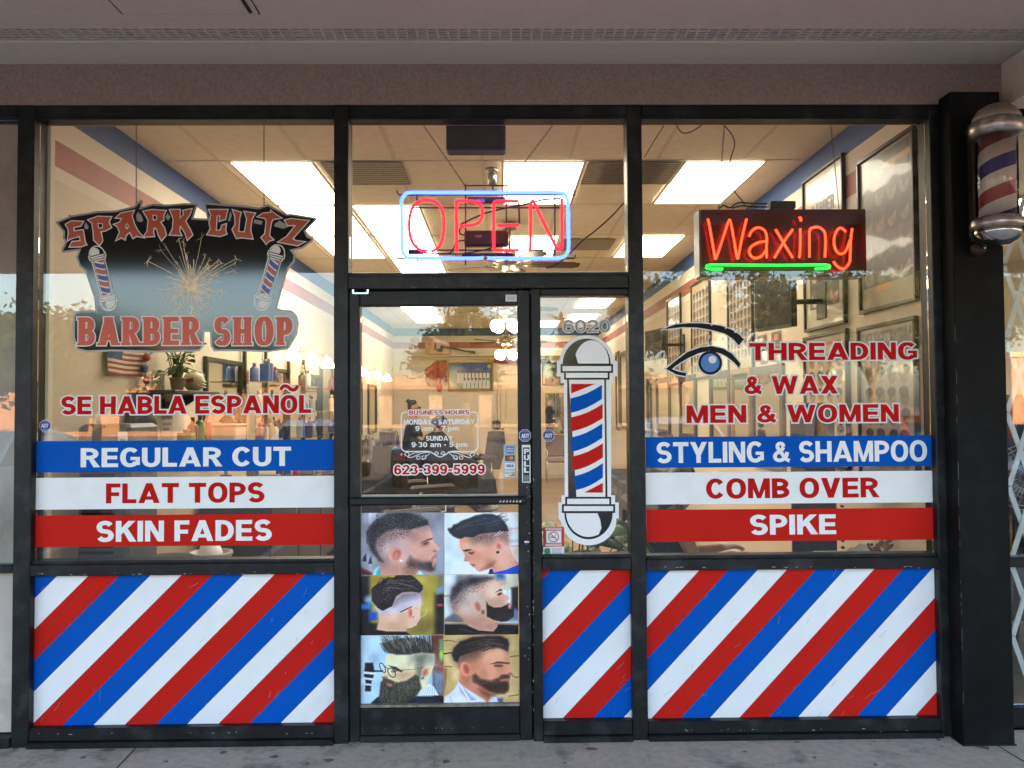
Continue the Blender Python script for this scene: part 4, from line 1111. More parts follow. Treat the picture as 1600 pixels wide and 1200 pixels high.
    c.poly([(1110, 618), (1240, 545), (1325, 528), (1310, 556), (1210, 576)], (60, 44, 42), .008); c.ell(1205, 622, 52, 26, (70, 52, 48), .014, .9, -.4); c.ell(1190, 640, 80, 40, (160, 112, 104), .03, .5, -.3)
    c.ell(1365, 760, 34, 16, (150, 92, 86), .012, .8)
    return c
def haircut_2():
    c = Canvas(142, 118, (222, 234, 242)); c.box = (48, 55, 1370, 1165)
    c.poly([(1200, 55), (1370, 55), (1370, 900), (1200, 800)], (236, 236, 236), .06)
    c.line([(1220, 350), (1370, 345)], (236, 200, 190), 26); c.line([(1200, 575), (1370, 570)], (170, 182, 190), 60, .6); c.line([(1230, 670), (1370, 660)], (230, 170, 160), 30, .7); c.poly([(1290, 700), (1370, 700), (1370, 830), (1290, 830)], (228, 216, 190), .02)
    c.poly([(830, 1165), (860, 1075), (900, 1065), (930, 1130), (1150, 1080), (1370, 990), (1370, 1165)], (24, 82, 196), .005); c.poly([(830, 1165), (862, 1072), (905, 1070), (890, 1165)], (30, 44, 84), .01)
    c.poly([(318, 535), (330, 650), (345, 710), (375, 735), (398, 790), (415, 830), (400, 890), (398, 915), (450, 925), (490, 930), (495, 960), (525, 990), (540, 1020), (590, 1050), (630, 1095), (680, 1110), (780, 1085), (900, 1035), (920, 1130), (1150, 1080), (1368, 985), (1240, 800), (1190, 600), (1190, 380), (700, 300), (420, 480)], (224, 164, 140), .004)
    c.ell(520, 640, 190, 130, (240, 184, 156), .07, .8); c.ell(640, 850, 140, 120, (218, 150, 130), .07, .8); c.ell(1120, 820, 200, 170, (232, 178, 160), .08, .8); c.poly([(680, 1100), (900, 1030), (960, 930), (880, 960), (740, 1040)], (166, 110, 96), .03, .8)
    H = [(110, 350), (150, 320), (160, 345), (190, 310), (215, 268), (270, 255), (310, 235), (340, 210), (430, 175), (480, 160), (600, 110), (750, 80), (900, 82), (1020, 125), (1110, 210), (1170, 310), (1192, 390), (1130, 400), (1000, 410), (850, 420), (700, 435), (560, 500), (520, 500), (420, 490), (350, 525), (290, 520), (210, 480), (150, 420)]
    c.poly([(500, 500), (560, 620), (760, 640), (960, 560), (1190, 600), (1195, 380), (800, 330)], (150, 122, 118), .07, .85); c.poly(H, (40, 48, 62), .012, 1, .03)
    c.speckle([(520, 470), (1150, 400), (1150, 480), (900, 520), (620, 590), (540, 570)], (50, 48, 58), .5)
    for k in range(80):
        x = random.uniform(150, 1000); y = 420 - (x - 150) * .22 + random.uniform(-120, 40); c.line([(x, y), (x + 90, y - random.uniform(10, 60)), (x + 200, y - random.uniform(20, 90))], random.choice([(22, 26, 36), (78, 88, 104), (56, 64, 80)]), random.uniform(6, 12), .55)
    c.line([(950, 478), (1040, 392)], (222, 190, 184), 12); c.line([(1000, 470), (1088, 406)], (222, 190, 184), 12)
    c.poly([(370, 735), (440, 715), (530, 712), (520, 735), (430, 755)], (50, 38, 38), .008); c.poly([(470, 768), (580, 765), (560, 795), (515, 802)], (64, 44, 42), .01); c.ell(540, 755, 60, 24, (190, 130, 112), .03, .6)
    c.poly([(505, 975), (600, 985), (590, 1010), (545, 1015)], (176, 96, 92), .01); c.ell(440, 915, 36, 12, (190, 116, 104), .012, .7)
    c.ell(1030, 670, 66, 84, (236, 160, 146), .008, 1, -.2); c.ell(1018, 660, 36, 52, (186, 106, 96), .02, .8, -.2); c.ell(998, 772, 28, 24, (34, 30, 34), .006)
    return c
def haircut_3():
    c = Canvas(150, 108, (168, 148, 62)); c.box = (20, 48, 840, 640)
    c.poly([(20, 48), (110, 48), (120, 640), (20, 640)], (38, 42, 52), .03); c.poly([(20, 330), (130, 330), (140, 380), (20, 385)], (64, 130, 196), .02); c.ell(100, 285, 40, 40, (150, 176, 200), .03); c.poly([(105, 410), (190, 410), (190, 490), (105, 490)], (40, 96, 190), .015); c.poly([(20, 520), (190, 520), (190, 640), (20, 640)], (26, 24, 28), .02)
    c.poly([(740, 230), (840, 230), (840, 640), (730, 640)], (44, 44, 40), .025); c.poly([(770, 48), (840, 48), (840, 230), (760, 230)], (130, 128, 100), .03); c.poly([(760, 185), (830, 165), (840, 230), (760, 240)], (130, 150, 176), .02); c.ell(800, 348, 30, 14, (214, 84, 100), .015)
    c.poly([(150, 48), (760, 48), (720, 640), (440, 640), (620, 300)], (182, 164, 80), .06, .7); c.poly([(500, 480), (740, 440), (730, 640), (440, 640)], (126, 112, 66), .06, .7)
    c.poly([(180, 600), (205, 500), (200, 420), (168, 370), (180, 250), (600, 200), (618, 320), (605, 420), (608, 470), (570, 540), (520, 570), (470, 575), (455, 640), (185, 640)], (232, 186, 160), .006)
    c.poly([(170, 370), (350, 330), (420, 200), (610, 200), (615, 330), (450, 400), (300, 440), (205, 430)], (206, 196, 210), .05, .95); c.poly([(205, 470), (470, 470), (470, 600), (190, 600)], (222, 178, 150), .06, .8)
    H = [(130, 195), (140, 170), (180, 140), (225, 120), (235, 95), (290, 70), (350, 75), (375, 52), (520, 50), (570, 90), (600, 120), (632, 160), (630, 195), (600, 225), (520, 215), (430, 220), (370, 260), (340, 330), (330, 355), (240, 400), (190, 370), (135, 300)]
    c.poly([(420, 215), (610, 215), (560, 270), (400, 300), (340, 350)], (120, 104, 116), .05, .8); c.poly(H, (48, 38, 42), .008, 1, .03)
    for k in range(46):
        x, y = random.uniform(150, 340), random.uniform(110, 330); c.line([tuple(p)[:2] for p in smooth_path([(x, y, 0), (x + random.uniform(10, 40), y - 40, 0), (x + random.uniform(30, 90), y - random.uniform(10, 50), 0)], 3)], random.choice([(120, 104, 104), (24, 18, 22), (90, 76, 78)]), 6, .6)
    for k in range(40):
        x, y = random.uniform(260, 480), random.uniform(75, 190); c.line([(x, y), (x + 60, y + random.uniform(-12, 20)), (x + 130, y + random.uniform(0, 40))], random.choice([(130, 116, 116), (26, 20, 24), (84, 70, 74)]), 6, .6)
    c.line([(415, 412), (460, 390), (520, 362)], (44, 32, 34), 11); c.line([(545, 372), (600, 388), (660, 402)], (196, 170, 100), 5); c.line([(660, 378), (668, 402), (655, 440), (610, 466)], (214, 190, 120), 5)
    c.ell(506, 420, 22, 52, (236, 150, 130), .008); c.ell(512, 420, 10, 34, (190, 104, 90), .012); c.ell(536, 464, 5, 5, (60, 50, 60), .005)
    c.poly([(20, 640), (100, 600), (190, 585), (280, 602), (460, 605), (520, 640)], (24, 24, 30), .008)
    return c
def haircut_4():
    c = Canvas(138, 108, (198, 204, 204)); c.box = (845, 45, 1570, 635)
    c.poly([(845, 45), (970, 45), (960, 400), (845, 440)], (206, 214, 218), .02); c.poly([(970, 45), (1130, 45), (1000, 250), (960, 250)], (134, 140, 146), .03); c.line([(845, 256), (920, 250)], (190, 160, 120), 22)
    c.poly([(845, 480), (940, 420), (1040, 440), (1040, 520), (845, 510)], (106, 112, 120), .02); c.line([(850, 512), (1100, 524), (1570, 530)], (188, 160, 124), 16); c.poly([(845, 525), (1570, 540), (1570, 635), (845, 635)], (30, 28, 32), .012)
    c.poly([(1300, 45), (1570, 45), (1570, 190), (1400, 190)], (206, 200, 176), .03); c.ell(1390, 80, 50, 60, (60, 110, 160), .03); c.ell(1410, 125, 40, 26, (206, 160, 140), .03)
    for x in (1400, 1470): c.poly([(x, 200), (x + 54, 200), (x + 50, 310), (x + 4, 310)], (226, 232, 236), .01)
    c.poly([(1500, 180), (1570, 170), (1570, 400), (1500, 380)], (40, 40, 44), .02); c.poly([(1420, 330), (1570, 380), (1570, 500), (1480, 500)], (70, 90, 140), .03, .7)
    c.poly([(930, 400), (905, 300), (910, 210), (960, 140), (1080, 85), (1240, 72), (1330, 90), (1380, 140), (1405, 190), (1420, 235), (1480, 270), (1482, 292), (1455, 310), (1450, 325), (1500, 345), (1500, 380), (1480, 400), (1400, 480), (1370, 500), (1360, 560), (1330, 605), (1180, 590), (1080, 545), (1030, 480)], (212, 168, 148), .006)
    c.ell(1080, 300, 170, 110, (198, 176, 166), .09, .9); c.ell(1330, 180, 70, 90, (236, 196, 172), .05, .8); c.poly([(960, 440), (1100, 480), (1350, 520), (1330, 605), (1180, 590), (1060, 540)], (186, 136, 118), .05, .85)
    H = [(915, 330), (903, 270), (925, 185), (990, 120), (1100, 80), (1240, 68), (1320, 84), (1225, 125), (1150, 165), (1080, 200), (1020, 260), (960, 330)]
    c.poly(H + [(930, 400)], (124, 108, 108), .07, .85); c.poly([(915, 300), (906, 265), (925, 185), (990, 120), (1100, 80), (1240, 68), (1320, 84), (1220, 118), (1100, 150), (1000, 210)], (58, 54, 60), .03, 1, .06)
    c.speckle([(920, 330), (1000, 200), (1250, 110), (1240, 160), (1060, 250), (960, 380)], (60, 54, 58), .5)
    c.poly([(1255, 310), (1275, 345), (1330, 372), (1400, 368), (1450, 345), (1470, 330), (1500, 350), (1525, 400), (1520, 460), (1460, 505), (1400, 510), (1320, 488), (1260, 455)], (44, 34, 34), .010, 1, .05); c.poly([(1465, 335), (1500, 345), (1495, 385), (1470, 380)], (214, 140, 136), .01)
    c.ell(1165, 365, 42, 66, (222, 166, 144), .007, 1, -.3); c.ell(1172, 360, 24, 44, (156, 100, 86), .02, .8, -.3); c.ell(1222, 412, 18, 22, (130, 116, 100), .01)
    c.poly([(1340, 225), (1400, 188), (1410, 205), (1370, 215)], (50, 36, 34), .006); c.ell(1385, 240, 24, 12, (66, 46, 42), .01, .9, -.3)
    c.poly([(900, 635), (960, 570), (1060, 545), (1180, 595), (1320, 605), (1380, 540), (1440, 575), (1500, 635)], (36, 36, 40), .008); c.line([(1000, 575), (1180, 620), (1330, 625)], (80, 80, 84), 6)
    return c
def haircut_5():
    c = Canvas(150, 124, (168, 196, 216)); c.box = (20, 45, 835, 725)
    c.poly([(20, 45), (250, 45), (200, 725), (20, 725)], (186, 210, 224), .06); c.poly([(715, 45), (835, 45), (835, 725), (735, 725)], (126, 76, 66), .015); c.poly([(745, 330), (835, 340), (835, 365), (745, 345)], (150, 92, 76), .01); c.poly([(790, 90), (835, 80), (835, 300), (795, 310)], (120, 160, 120), .02); c.ell(812, 240, 16, 36, (180, 220, 80), .02); c.poly([(735, 400), (835, 420), (835, 640), (740, 600)], (130, 146, 162), .03)
    c.poly([(70, 310), (145, 310), (160, 385), (155, 430), (130, 500), (125, 585), (70, 585), (75, 500), (60, 430)], (40, 46, 56), .01); c.line([(62, 405), (160, 415)], (210, 218, 224), 22); c.line([(64, 460), (150, 472)], (200, 208, 214), 20); c.line([(66, 515), (135, 525)], (200, 208, 214), 18); c.line([(155, 390), (240, 392)], (50, 54, 62), 16); c.ell(40, 490, 26, 32, (226, 232, 236), .02)
    c.poly([(560, 632), (600, 580), (690, 515), (740, 550), (785, 632)], (226, 234, 244), .006)
    for k in range(7): c.line([(590 + k * 26, 628), (640 + k * 17, 545)], (150, 166, 190), 4, .7)
    c.poly([(100, 725), (180, 650), (240, 620), (560, 640), (835, 640), (835, 725)], (44, 52, 66), .01); c.line([(590, 645), (720, 665), (835, 690)], (20, 24, 32), 8)
    c.poly([(270, 240), (262, 300), (285, 340), (250, 400), (232, 445), (240, 462), (280, 470), (300, 480), (560, 440), (590, 470), (600, 520), (610, 590), (650, 560), (680, 500), (700, 440), (745, 330), (748, 250), (720, 180), (520, 210), (300, 225)], (232, 214, 176), .006)
    c.ell(420, 330, 130, 80, (238, 222, 184), .06, .8); c.ell(650, 300, 90, 80, (190, 190, 164), .07, .85); c.poly([(500, 240), (720, 200), (748, 260), (740, 330), (600, 280), (500, 330)], (150, 150, 136), .05, .7)
    c.poly([(240, 420), (600, 400), (600, 500), (470, 500), (370, 520), (300, 495), (240, 475)], (222, 200, 162), .01)
    c.poly([(230, 125), (250, 165), (300, 215), (380, 235), (500, 235), (620, 215), (735, 225), (740, 180), (700, 120), (640, 85), (560, 70), (420, 75), (330, 95)], (58, 58, 56), .012, 1, .05)
    for k in range(260):
        x = random.uniform(235, 715); y = random.uniform(95, 222); l = random.uniform(35, 95); a = -1.0 - .9 * (1 - (x - 235) / 480); c.line([(x + 20, y), (x + l * .4 * math.cos(a), y + l * .5 * math.sin(a)), (x - 12 + l * math.cos(a) * .7, max(52, y + l * math.sin(a)))], random.choice([(30, 30, 30), (150, 144, 128), (86, 84, 76), (110, 106, 96), (50, 50, 48)]), random.uniform(3.5, 7), .7)
    c.poly([(560, 250), (660, 240), (640, 380), (606, 470), (560, 450)], (128, 124, 106), .03, .8, .05); c.ell(470, 430, 80, 40, (206, 168, 132), .05, .8); c.poly([(285, 340), (300, 400), (270, 450), (236, 446), (252, 400)], (216, 186, 148), .015, .9); c.ell(268, 452, 22, 10, (150, 108, 86), .012, .8)
    B = [(248, 470), (300, 480), (370, 508), (470, 488), (560, 430), (590, 450), (620, 560), (560, 640), (480, 690), (430, 722), (240, 722), (205, 650), (215, 560), (222, 500)]
    c.poly(B, (74, 72, 62), .014, 1, .06)
    for k in range(110):
        x, y = random.uniform(225, 590), random.uniform(480, 640); c.line([(x, y), (x + random.gauss(0, 8), y + 30), (x - 10 + random.gauss(0, 14), y + random.uniform(50, 80))], random.choice([(40, 40, 36), (120, 116, 98), (96, 92, 78)]), 5, .6)
    c.poly([(270, 505), (335, 520), (320, 545), (285, 530)], (186, 120, 104), .012); c.poly([(235, 445), (300, 470), (380, 505), (300, 500), (245, 480)], (90, 82, 70), .01)
    for cx_, cy_, rx, ry in ((240, 360, 24, 46), (328, 408, 34, 44)):
        th = np.linspace(0, 6.3, 20); c.line([(cx_ + rx * math.cos(a) * 1.0 + ry * .35 * math.sin(a), cy_ + ry * math.sin(a)) for a in th], (30, 34, 46), 9)
    c.line([(262, 345), (300, 370)], (30, 36, 52), 6); c.line([(360, 390), (560, 375), (640, 362)], (120, 104, 84), 5); c.poly([(296, 338), (370, 352), (436, 396), (420, 404), (350, 376)], (60, 48, 40), .008); c.ell(350, 395, 26, 12, (90, 78, 70), .015, .8)
    c.ell(662, 402, 40, 54, (236, 190, 156), .007, 1, .5); c.ell(655, 405, 22, 34, (170, 116, 90), .02, .8, .5); c.ell(626, 460, 17, 17, (60, 150, 170), .006); c.ell(620, 452, 7, 7, (220, 240, 244), .006)
    return c
def haircut_6():
    c = Canvas(138, 124, (206, 178, 124)); c.box = (837, 45, 1582, 725)
    for k in range(14): c.poly([(lambda x, y: (x + random.gauss(0, 60), y + random.gauss(0, 45)))(random.uniform(837, 1582), random.uniform(45, 725)) for _ in range(5)], random.choice([(220, 194, 142), (190, 160, 106), (212, 184, 130)]), .05, .6)
    for q in ([(837, 230), (900, 216), (960, 226)], [(837, 100), (900, 96), (950, 110)], [(837, 345), (920, 350)], [(1490, 260), (1582, 250)], [(1500, 430), (1540, 460), (1582, 455)], [(1480, 640), (1582, 625)]): c.line(q, (120, 86, 50), 10, .8)
    c.poly([(837, 360), (870, 365), (860, 500), (840, 610)], (150, 104, 74), .02); c.line([(837, 225), (925, 215)], (84, 56, 36), 14)
    c.poly([(837, 725), (850, 640), (940, 570), (985, 495), (1060, 560), (1200, 640), (1270, 700), (1300, 640), (1400, 650), (1460, 725)], (222, 224, 240), .006); c.poly([(985, 495), (1100, 620), (1180, 690), (1240, 660), (1190, 700), (1100, 690), (1000, 600)], (180, 182, 210), .014, .9); c.poly([(1360, 650), (1420, 655), (1430, 725), (1380, 725)], (120, 112, 140), .015)
    c.line([(900, 640), (930, 725)], (190, 192, 216), 10); c.line([(985, 500), (1100, 690), (1240, 668)], (240, 242, 250), 14)
    c.poly([(990, 500), (1000, 420), (975, 350), (970, 280), (1220, 180), (1460, 190), (1475, 250), (1490, 310), (1480, 330), (1500, 370), (1520, 405), (1515, 425), (1480, 435), (1485, 455), (1470, 490), (1470, 560), (1380, 600), (1280, 600), (1275, 700), (1200, 645), (1060, 560)], (214, 150, 120), .006)
    c.ell(1340, 260, 120, 70, (232, 176, 146), .06, .8); c.ell(1280, 400, 100, 80, (216, 146, 118), .06, .8); c.poly([(990, 430), (1120, 440), (1280, 600), (1275, 700), (1150, 600), (1000, 500)], (190, 124, 98), .04, .8); c.poly([(1180, 560), (1290, 600), (1400, 605), (1280, 660), (1220, 620)], (130, 84, 66), .03, .8)
    c.poly([(960, 320), (930, 290), (918, 230), (940, 170), (1000, 110), (1120, 70), (1270, 56), (1400, 62), (1470, 95), (1482, 140), (1470, 205), (1400, 175), (1300, 160), (1240, 190), (1200, 250), (1080, 290), (985, 340)], (110, 90, 82), .06, .8)
    c.poly([(940, 290), (918, 230), (940, 170), (1000, 110), (1120, 70), (1270, 56), (1400, 62), (1470, 95), (1482, 140), (1470, 208), (1400, 178), (1300, 160), (1200, 180), (1080, 220), (1000, 250), (975, 310)], (46, 36, 34), .016, 1, .03)
    for k in range(46):
        y = random.uniform(75, 170); x = random.uniform(1000, 1250); c.line([(x, y + 50), (x + 120, y + 10), (x + 230, y + random.uniform(-10, 40))], random.choice([(20, 14, 14), (98, 80, 72), (70, 56, 50)]), random.uniform(5, 9), .6)
    B = [(1120, 440), (1150, 420), (1200, 470), (1300, 490), (1390, 455), (1430, 445), (1490, 450), (1475, 490), (1478, 570), (1430, 612), (1380, 610), (1280, 590), (1180, 530), (1125, 500)]
    c.poly(B, (92, 66, 52), .02, 1, .05); c.poly([(1200, 520), (1470, 520), (1470, 590), (1430, 612), (1330, 600)], (66, 46, 38), .025, .9, .05); c.poly([(1385, 480), (1480, 466), (1470, 495), (1400, 494)], (196, 110, 100), .01); c.ell(1440, 445, 48, 14, (84, 60, 48), .015)
    c.ell(1052, 375, 50, 72, (232, 150, 124), .007, 1, -.3); c.ell(1062, 372, 26, 46, (168, 90, 72), .02, .8, -.3)
    c.poly([(1290, 330), (1370, 305), (1490, 318), (1480, 330), (1380, 322)], (80, 52, 42), .008); c.ell(1375, 345, 46, 12, (92, 62, 52), .014, .85); c.ell(1490, 424, 22, 9, (160, 96, 78), .012)
    return c
YPo = -.0018
def finish(c):
    """contrast, local sharpening, uneven tone and grain of a printed photograph"""
    a = c.a
    bl = a.copy()
    for _ in range(3): bl = (np.roll(bl, 1, 0) + np.roll(bl, -1, 0) + np.roll(bl, 1, 1) + np.roll(bl, -1, 1) + bl) / 5
    a = a + .55 * (a - bl)
    low = rng.normal(0, 1, (8, 9)); low = np.kron(low, np.ones((c.h // 8 + 1, c.w // 9 + 1)))[:c.h, :c.w]
    for _ in range(14): low = (np.roll(low, 2, 0) + np.roll(low, -2, 0) + np.roll(low, 2, 1) + np.roll(low, -2, 1) + low) / 5
    a = (a - .46) * 1.24 + .45 + (low * .05)[..., None] + rng.normal(0, .022, (c.h, c.w))[..., None] + rng.normal(0, .008, a.shape)
    c.a = np.clip(a, 0, 1); return c
for fn, px, lb in ((haircut_1, (563, 801, 694, 898), 'poster of a man in profile with short curly crop and turquoise collar'), (haircut_2, (694.4, 801, 810, 897), 'poster of a young man looking down, dark quiff, blue collar'),
                   (haircut_3, (563, 898.4, 694, 992), 'poster of wavy hair seen from behind on a yellow background'), (haircut_4, (694.4, 897.4, 810, 991.5), 'poster of a bald fade with full black beard facing right'),
                   (haircut_5, (563, 992.6, 693, 1101.5), 'poster of a long bearded man with spiky hair and glasses'), (haircut_6, (693.4, 992, 811, 1101.5), 'poster of a bearded man with slicked hair and white shirt')):
    x0, z0, x1, z1 = frect(*px)
    o = finish(fn()).build('haircut_poster', (x0, YPo, z1), (x1 - x0, 0, 0), (0, 0, z0 - z1))
    tag(o, lb, 'poster', 'haircut posters on the door')

# ================================================================ NEON SIGNS
YN = .16
Zn = lambda p, Y=YN: at(530 + p[0] / 3.3333, 150 + p[1] / 3.3333, Y)
NRED = emis('neon_red', (1.0, 0.006, 0.012), 1.3); NBLUE = emis('neon_blue', (0.035, 0.085, 1.0), 1.5)
NOR = emis('neon_orange', (1.0, 0.026, 0.008), 1.5); NGR = emis('neon_green', (0.012, 0.9, 0.05), .6); NCORE = emis('neon_core', (1.0, 0.50, 0.34), 1.7)
WIRE = mat('black_wire', (0.01, 0.01, 0.011), .4)
CHN = mat('chain_steel', (0.10, 0.085, 0.06), .4, .8, var=.2)
def neon(parent, name, pts, m, r, Y=YN - .03, T=Zn, closed=False, n=5, rounded=True):
    P = [T(p, Y) for p in pts]
    if rounded: P = smooth_path(P, n, closed)
    g = MB(); g.tube(P, r, 8, 0, closed); return g.build(name, m, parent)
def chain(parent, a, b, link=.012):
    """oval links alternately turned"""
    g = MB(); d = (b - a); k = max(4, int(d.length / link)); u = d.normalized(); s_ = Vector((0, 1, 0)); w_ = u.cross(s_).normalized()
    for i in range(k):
        c = a + d * ((i + .5) / k); v = w_ if i % 2 else s_
        g.tube([c + u * link * .72 * math.cos(t) + v * link * .30 * math.sin(t) for t in np.linspace(0, 2 * math.pi, 9)[:-1]], .0011, 4, 0, True)
    return g.build('chain', CHN, parent)
t = thing('open_neon_sign', tuple(Zn((760, 700))), 'lit red OPEN neon sign with blue border hanging above the door', 'neon sign')
rr = lambda x0, y0, x1, y1, r: [(x0 + r, y0), (x1 - r, y0)] + [(x1 - r + r * math.sin(a), y0 + r - r * math.cos(a)) for a in (.5, 1.05)] + [(x1, y0 + r), (x1, y1 - r)] + [(x1 - r + r * math.cos(a), y1 - r + r * math.sin(a)) for a in (.5, 1.05)] + [(x1 - r, y1)]
bp = [(782, 843), (800, 845), (1100, 845), (1148, 843)] + [(1178, 832), (1194, 795), (1194, 700), (1192, 600), (1190, 550), (1176, 514), (1148, 503), (1000, 502), (760, 503), (500, 503), (372, 503), (342, 515), (326, 545), (325, 600), (326, 700), (328, 795), (340, 828), (372, 844), (500, 845), (700, 845), (752, 842)]
neon(t, 'blue_border', bp, NBLUE, .0088)
oc = [(455, 812), (425, 803), (390, 775), (368, 720), (366, 640), (385, 575), (420, 548), (455, 541), (500, 552), (535, 590), (545, 650), (541, 725), (520, 785), (480, 810)]
neon(t, 'letter', oc, NRED, .0078)
neon(t, 'letter', [(612, 812), (611, 700), (610, 580), (612, 553), (625, 546), (690, 548), (728, 560), (746, 600), (738, 645), (710, 668), (665, 676), (628, 680)], NRED, .0078)
neon(t, 'letter', [(935, 803), (830, 803), (808, 796), (805, 760), (805, 680), (805, 590), (808, 556), (830, 548), (900, 547), (935, 549)], NRED, .0078)
neon(t, 'letter', [(937, 672), (880, 673), (825, 675)], NRED, .0078)
neon(t, 'letter', [(995, 810), (997, 700), (997, 570), (1004, 550), (1016, 556), (1070, 670), (1130, 786), (1146, 800), (1158, 780), (1160, 700), (1160, 535)], NRED, .0078)
g = MB()
g.tube([Zn(p, YN - .02) for p in ((935, 552), (937, 600), (938, 668))], .0045, 7); g.tube([Zn((x, y), YN - .02) for x, y in ((1155, 532), (1060, 540), (960, 566), (860, 585), (760, 610), (690, 640), (630, 670))], .0045, 7)
g.build('unlit_tube', WIRE, t)
g = MB()
for a, b in (((310, 515), (1222, 515)), ((380, 582), (1170, 582)), ((360, 803), (1166, 803)), ((305, 845), (1226, 845)), ((650, 467), (876, 467)), ((405, 514), (405, 868)), ((658, 460), (658, 880)), ((870, 460), (870, 868)), ((1123, 514), (1123, 856)), ((298, 490), (310, 515)), ((1226, 490), (1222, 515)), ((305, 845), (302, 830)), ((1226, 845), (1230, 828))):
    g.tube([Zn(a), Zn(b)], .0038, 6)
g.build('wire_grid', WIRE, t)
a, b = Zn((652, 780), YN + .02), Zn((880, 700), YN + .02)
g = MB(); g.bbox(a.x, YN + .012, a.z, b.x, YN + .075, b.z, .008)
for k in range(14): x = a.x + (b.x - a.x) * (k + .5) / 14; g.box(x - .0014, YN + .010, b.z - .016, x + .0014, YN + .0125, b.z - .003)
tr = g.build('transformer', BLACKP, t)
g = MB(); q = Zn((725, 728), YN + .0105); g.box(q.x - .018, YN + .0108, q.z - .002, q.x + .018, YN + .0118, q.z + .002); g.box(q.x - .012, YN + .0108, q.z - .008, q.x + .012, YN + .0118, q.z - .0055); g.build('maker_mark', SGREY, t)
a, b = Zn((668, 560), YN + .02), Zn((865, 530), YN + .02); g = MB(); g.bbox(a.x, YN + .004, a.z, b.x, YN + .03, b.z, .003); g.box(Zn((712, 0)).x, YN + .0025, Zn((0, 556)).z, Zn((755, 0)).x, YN + .0038, Zn((0, 537)).z, 1); g.build('switch_box', [BLACKP, SGREY], t)
g = MB()
g.tube(smooth_path([Zn(p, YN + .03) for p in ((1490, 548), (1420, 625), (1330, 705), (1270, 750), (1205, 815), (1150, 865), (1080, 898))], 4), .0042, 6)
g.tube(smooth_path([Zn(p, YN + .03) for p in ((655, 680), (630, 690), (628, 715), (652, 725))], 4), .004, 6); g.tube(smooth_path([Zn(p, YN + .03) for p in ((655, 752), (610, 760), (596, 795), (560, 822), (420, 815), (360, 815))], 4), .004, 6)
g.tube(smooth_path([Zn(p, YN + .03) for p in ((405, 850), (430, 880), (480, 905), (560, 928))], 4), .0022, 5); g.tube(smooth_path([Zn(p, YN + .03) for p in ((840, 780), (760, 800), (640, 822), (560, 822))], 4), .0036, 6)
g.tube([Zn(p, YN + .02) for p in ((360, 815), (440, 815))], .010, 7); g.tube([Zn(p, YN + .02) for p in ((640, 828), (905, 826))], .0085, 7)
g.build('cable', WIRE, t)
chain(t, Zn((430, 140), YN + .01), Zn((655, 466), YN)); chain(t, Zn((1122, 140), YN + .01), Zn((873, 466), YN))

# waxing sign
YW = .14
Zw = lambda p, Y=YW: at(1000 + p[0] * .375, p[1] * .375, Y)
t = thing('waxing_neon_sign', tuple(Zw((595, 1150))), 'black box neon sign with orange script Waxing and a green underline', 'neon sign')
a, b = Zw((258, 1148), YW - .085), Zw((936, 875), YW - .085)
g = MB(); g.box(a.x, YW, a.z, b.x, YW + .006, b.z)
g.box(a.x - .012, YW - .085, a.z - .004, a.x - .0005, YW + .02, b.z + .002, 1); g.box(b.x + .0005, YW - .085, a.z - .004, b.x + .004, YW + .02, b.z + .002, 0)
g.box(a.x, YW - .085, a.z - .008, b.x, YW + .02, a.z - .0005); g.box(a.x, YW - .085, b.z + .0005, b.x, YW + .02, b.z + .004)
g.build('case', [mat('glossy_black_acrylic', (0.035, 0.016, 0.015), .2, var=.1, spec=.6), mat('case_edge', (0.10, 0.09, 0.08), .3)], t)
def nw(name, pts, m=NOR, r=.0058, Y=YW - .04, **k):
    o = neon(t, name, pts, m, r, Y, Zw, **k)
    return o
nw('letter', [(283, 912), (291, 950), (312, 1068), (318, 1072), (340, 1010), (368, 925), (377, 925), (390, 990), (404, 1070), (410, 1068), (425, 990), (444, 912)])
nw('letter', [(455, 985), (468, 960), (495, 948), (520, 962), (528, 990), (527, 1030), (528, 1066), (527, 1074)]); nw('letter', [(524, 1005), (490, 1012), (462, 1030), (456, 1055), (475, 1075), (505, 1068), (526, 1040)])
nw('letter', [(565, 956), (600, 1015), (636, 1074)]); nw('letter', [(636, 956), (598, 1010), (560, 1074)])
nw('letter', [(668, 952), (668, 1000), (667, 1040), (664, 1074)]); nw('letter', [(662, 908), (669, 908), (671, 922)])
nw('letter', [(706, 1072), (706, 1000), (707, 960), (722, 948), (748, 948), (768, 966), (773, 1000), (771, 1072)])
nw('letter', [(858, 965), (836, 950), (818, 965), (808, 1000), (815, 1040), (835, 1058), (858, 1045), (875, 1000)]); nw('letter', [(884, 952), (878, 1000), (876, 1060), (872, 1095), (850, 1120), (825, 1112), (806, 1090)])
nw('underline', [(345, 1121), (300, 1121), (280, 1118), (278, 1112), (292, 1104), (400, 1104), (560, 1105), (700, 1104), (775, 1104), (790, 1110), (780, 1118), (730, 1120)], NGR, .0062)
g = MB()
for x, y in ((300, 1010), (350, 960), (420, 1000), (470, 1000), (600, 1000), (668, 1000), (740, 960), (815, 1000), (875, 1010), (430, 1105), (655, 1104)):
    p, q = Zw((x, y), YW - .04), Zw((x, y), YW); g.tube([p, q], .003, 6)
g.build('tube_support', mat('clear_support', (.2, .12, .1), .3), t)
a, b = Zw((545, 872), YW - .08), Zw((650, 836), YW - .08); g = MB(); g.bbox(a.x, YW - .08, b.z - (b.z - a.z) + .004, b.x, YW + .01, b.z, .004); g.build('transformer', BLACKP, t)
g = MB()
g.tube(smooth_path([Zw(p, YW + .02) for p in ((150, 520), (175, 552), (215, 548), (290, 506), (350, 522), (394, 590), (378, 660), (360, 745), (395, 800), (428, 840), (436, 862))], 5), .0030, 6)
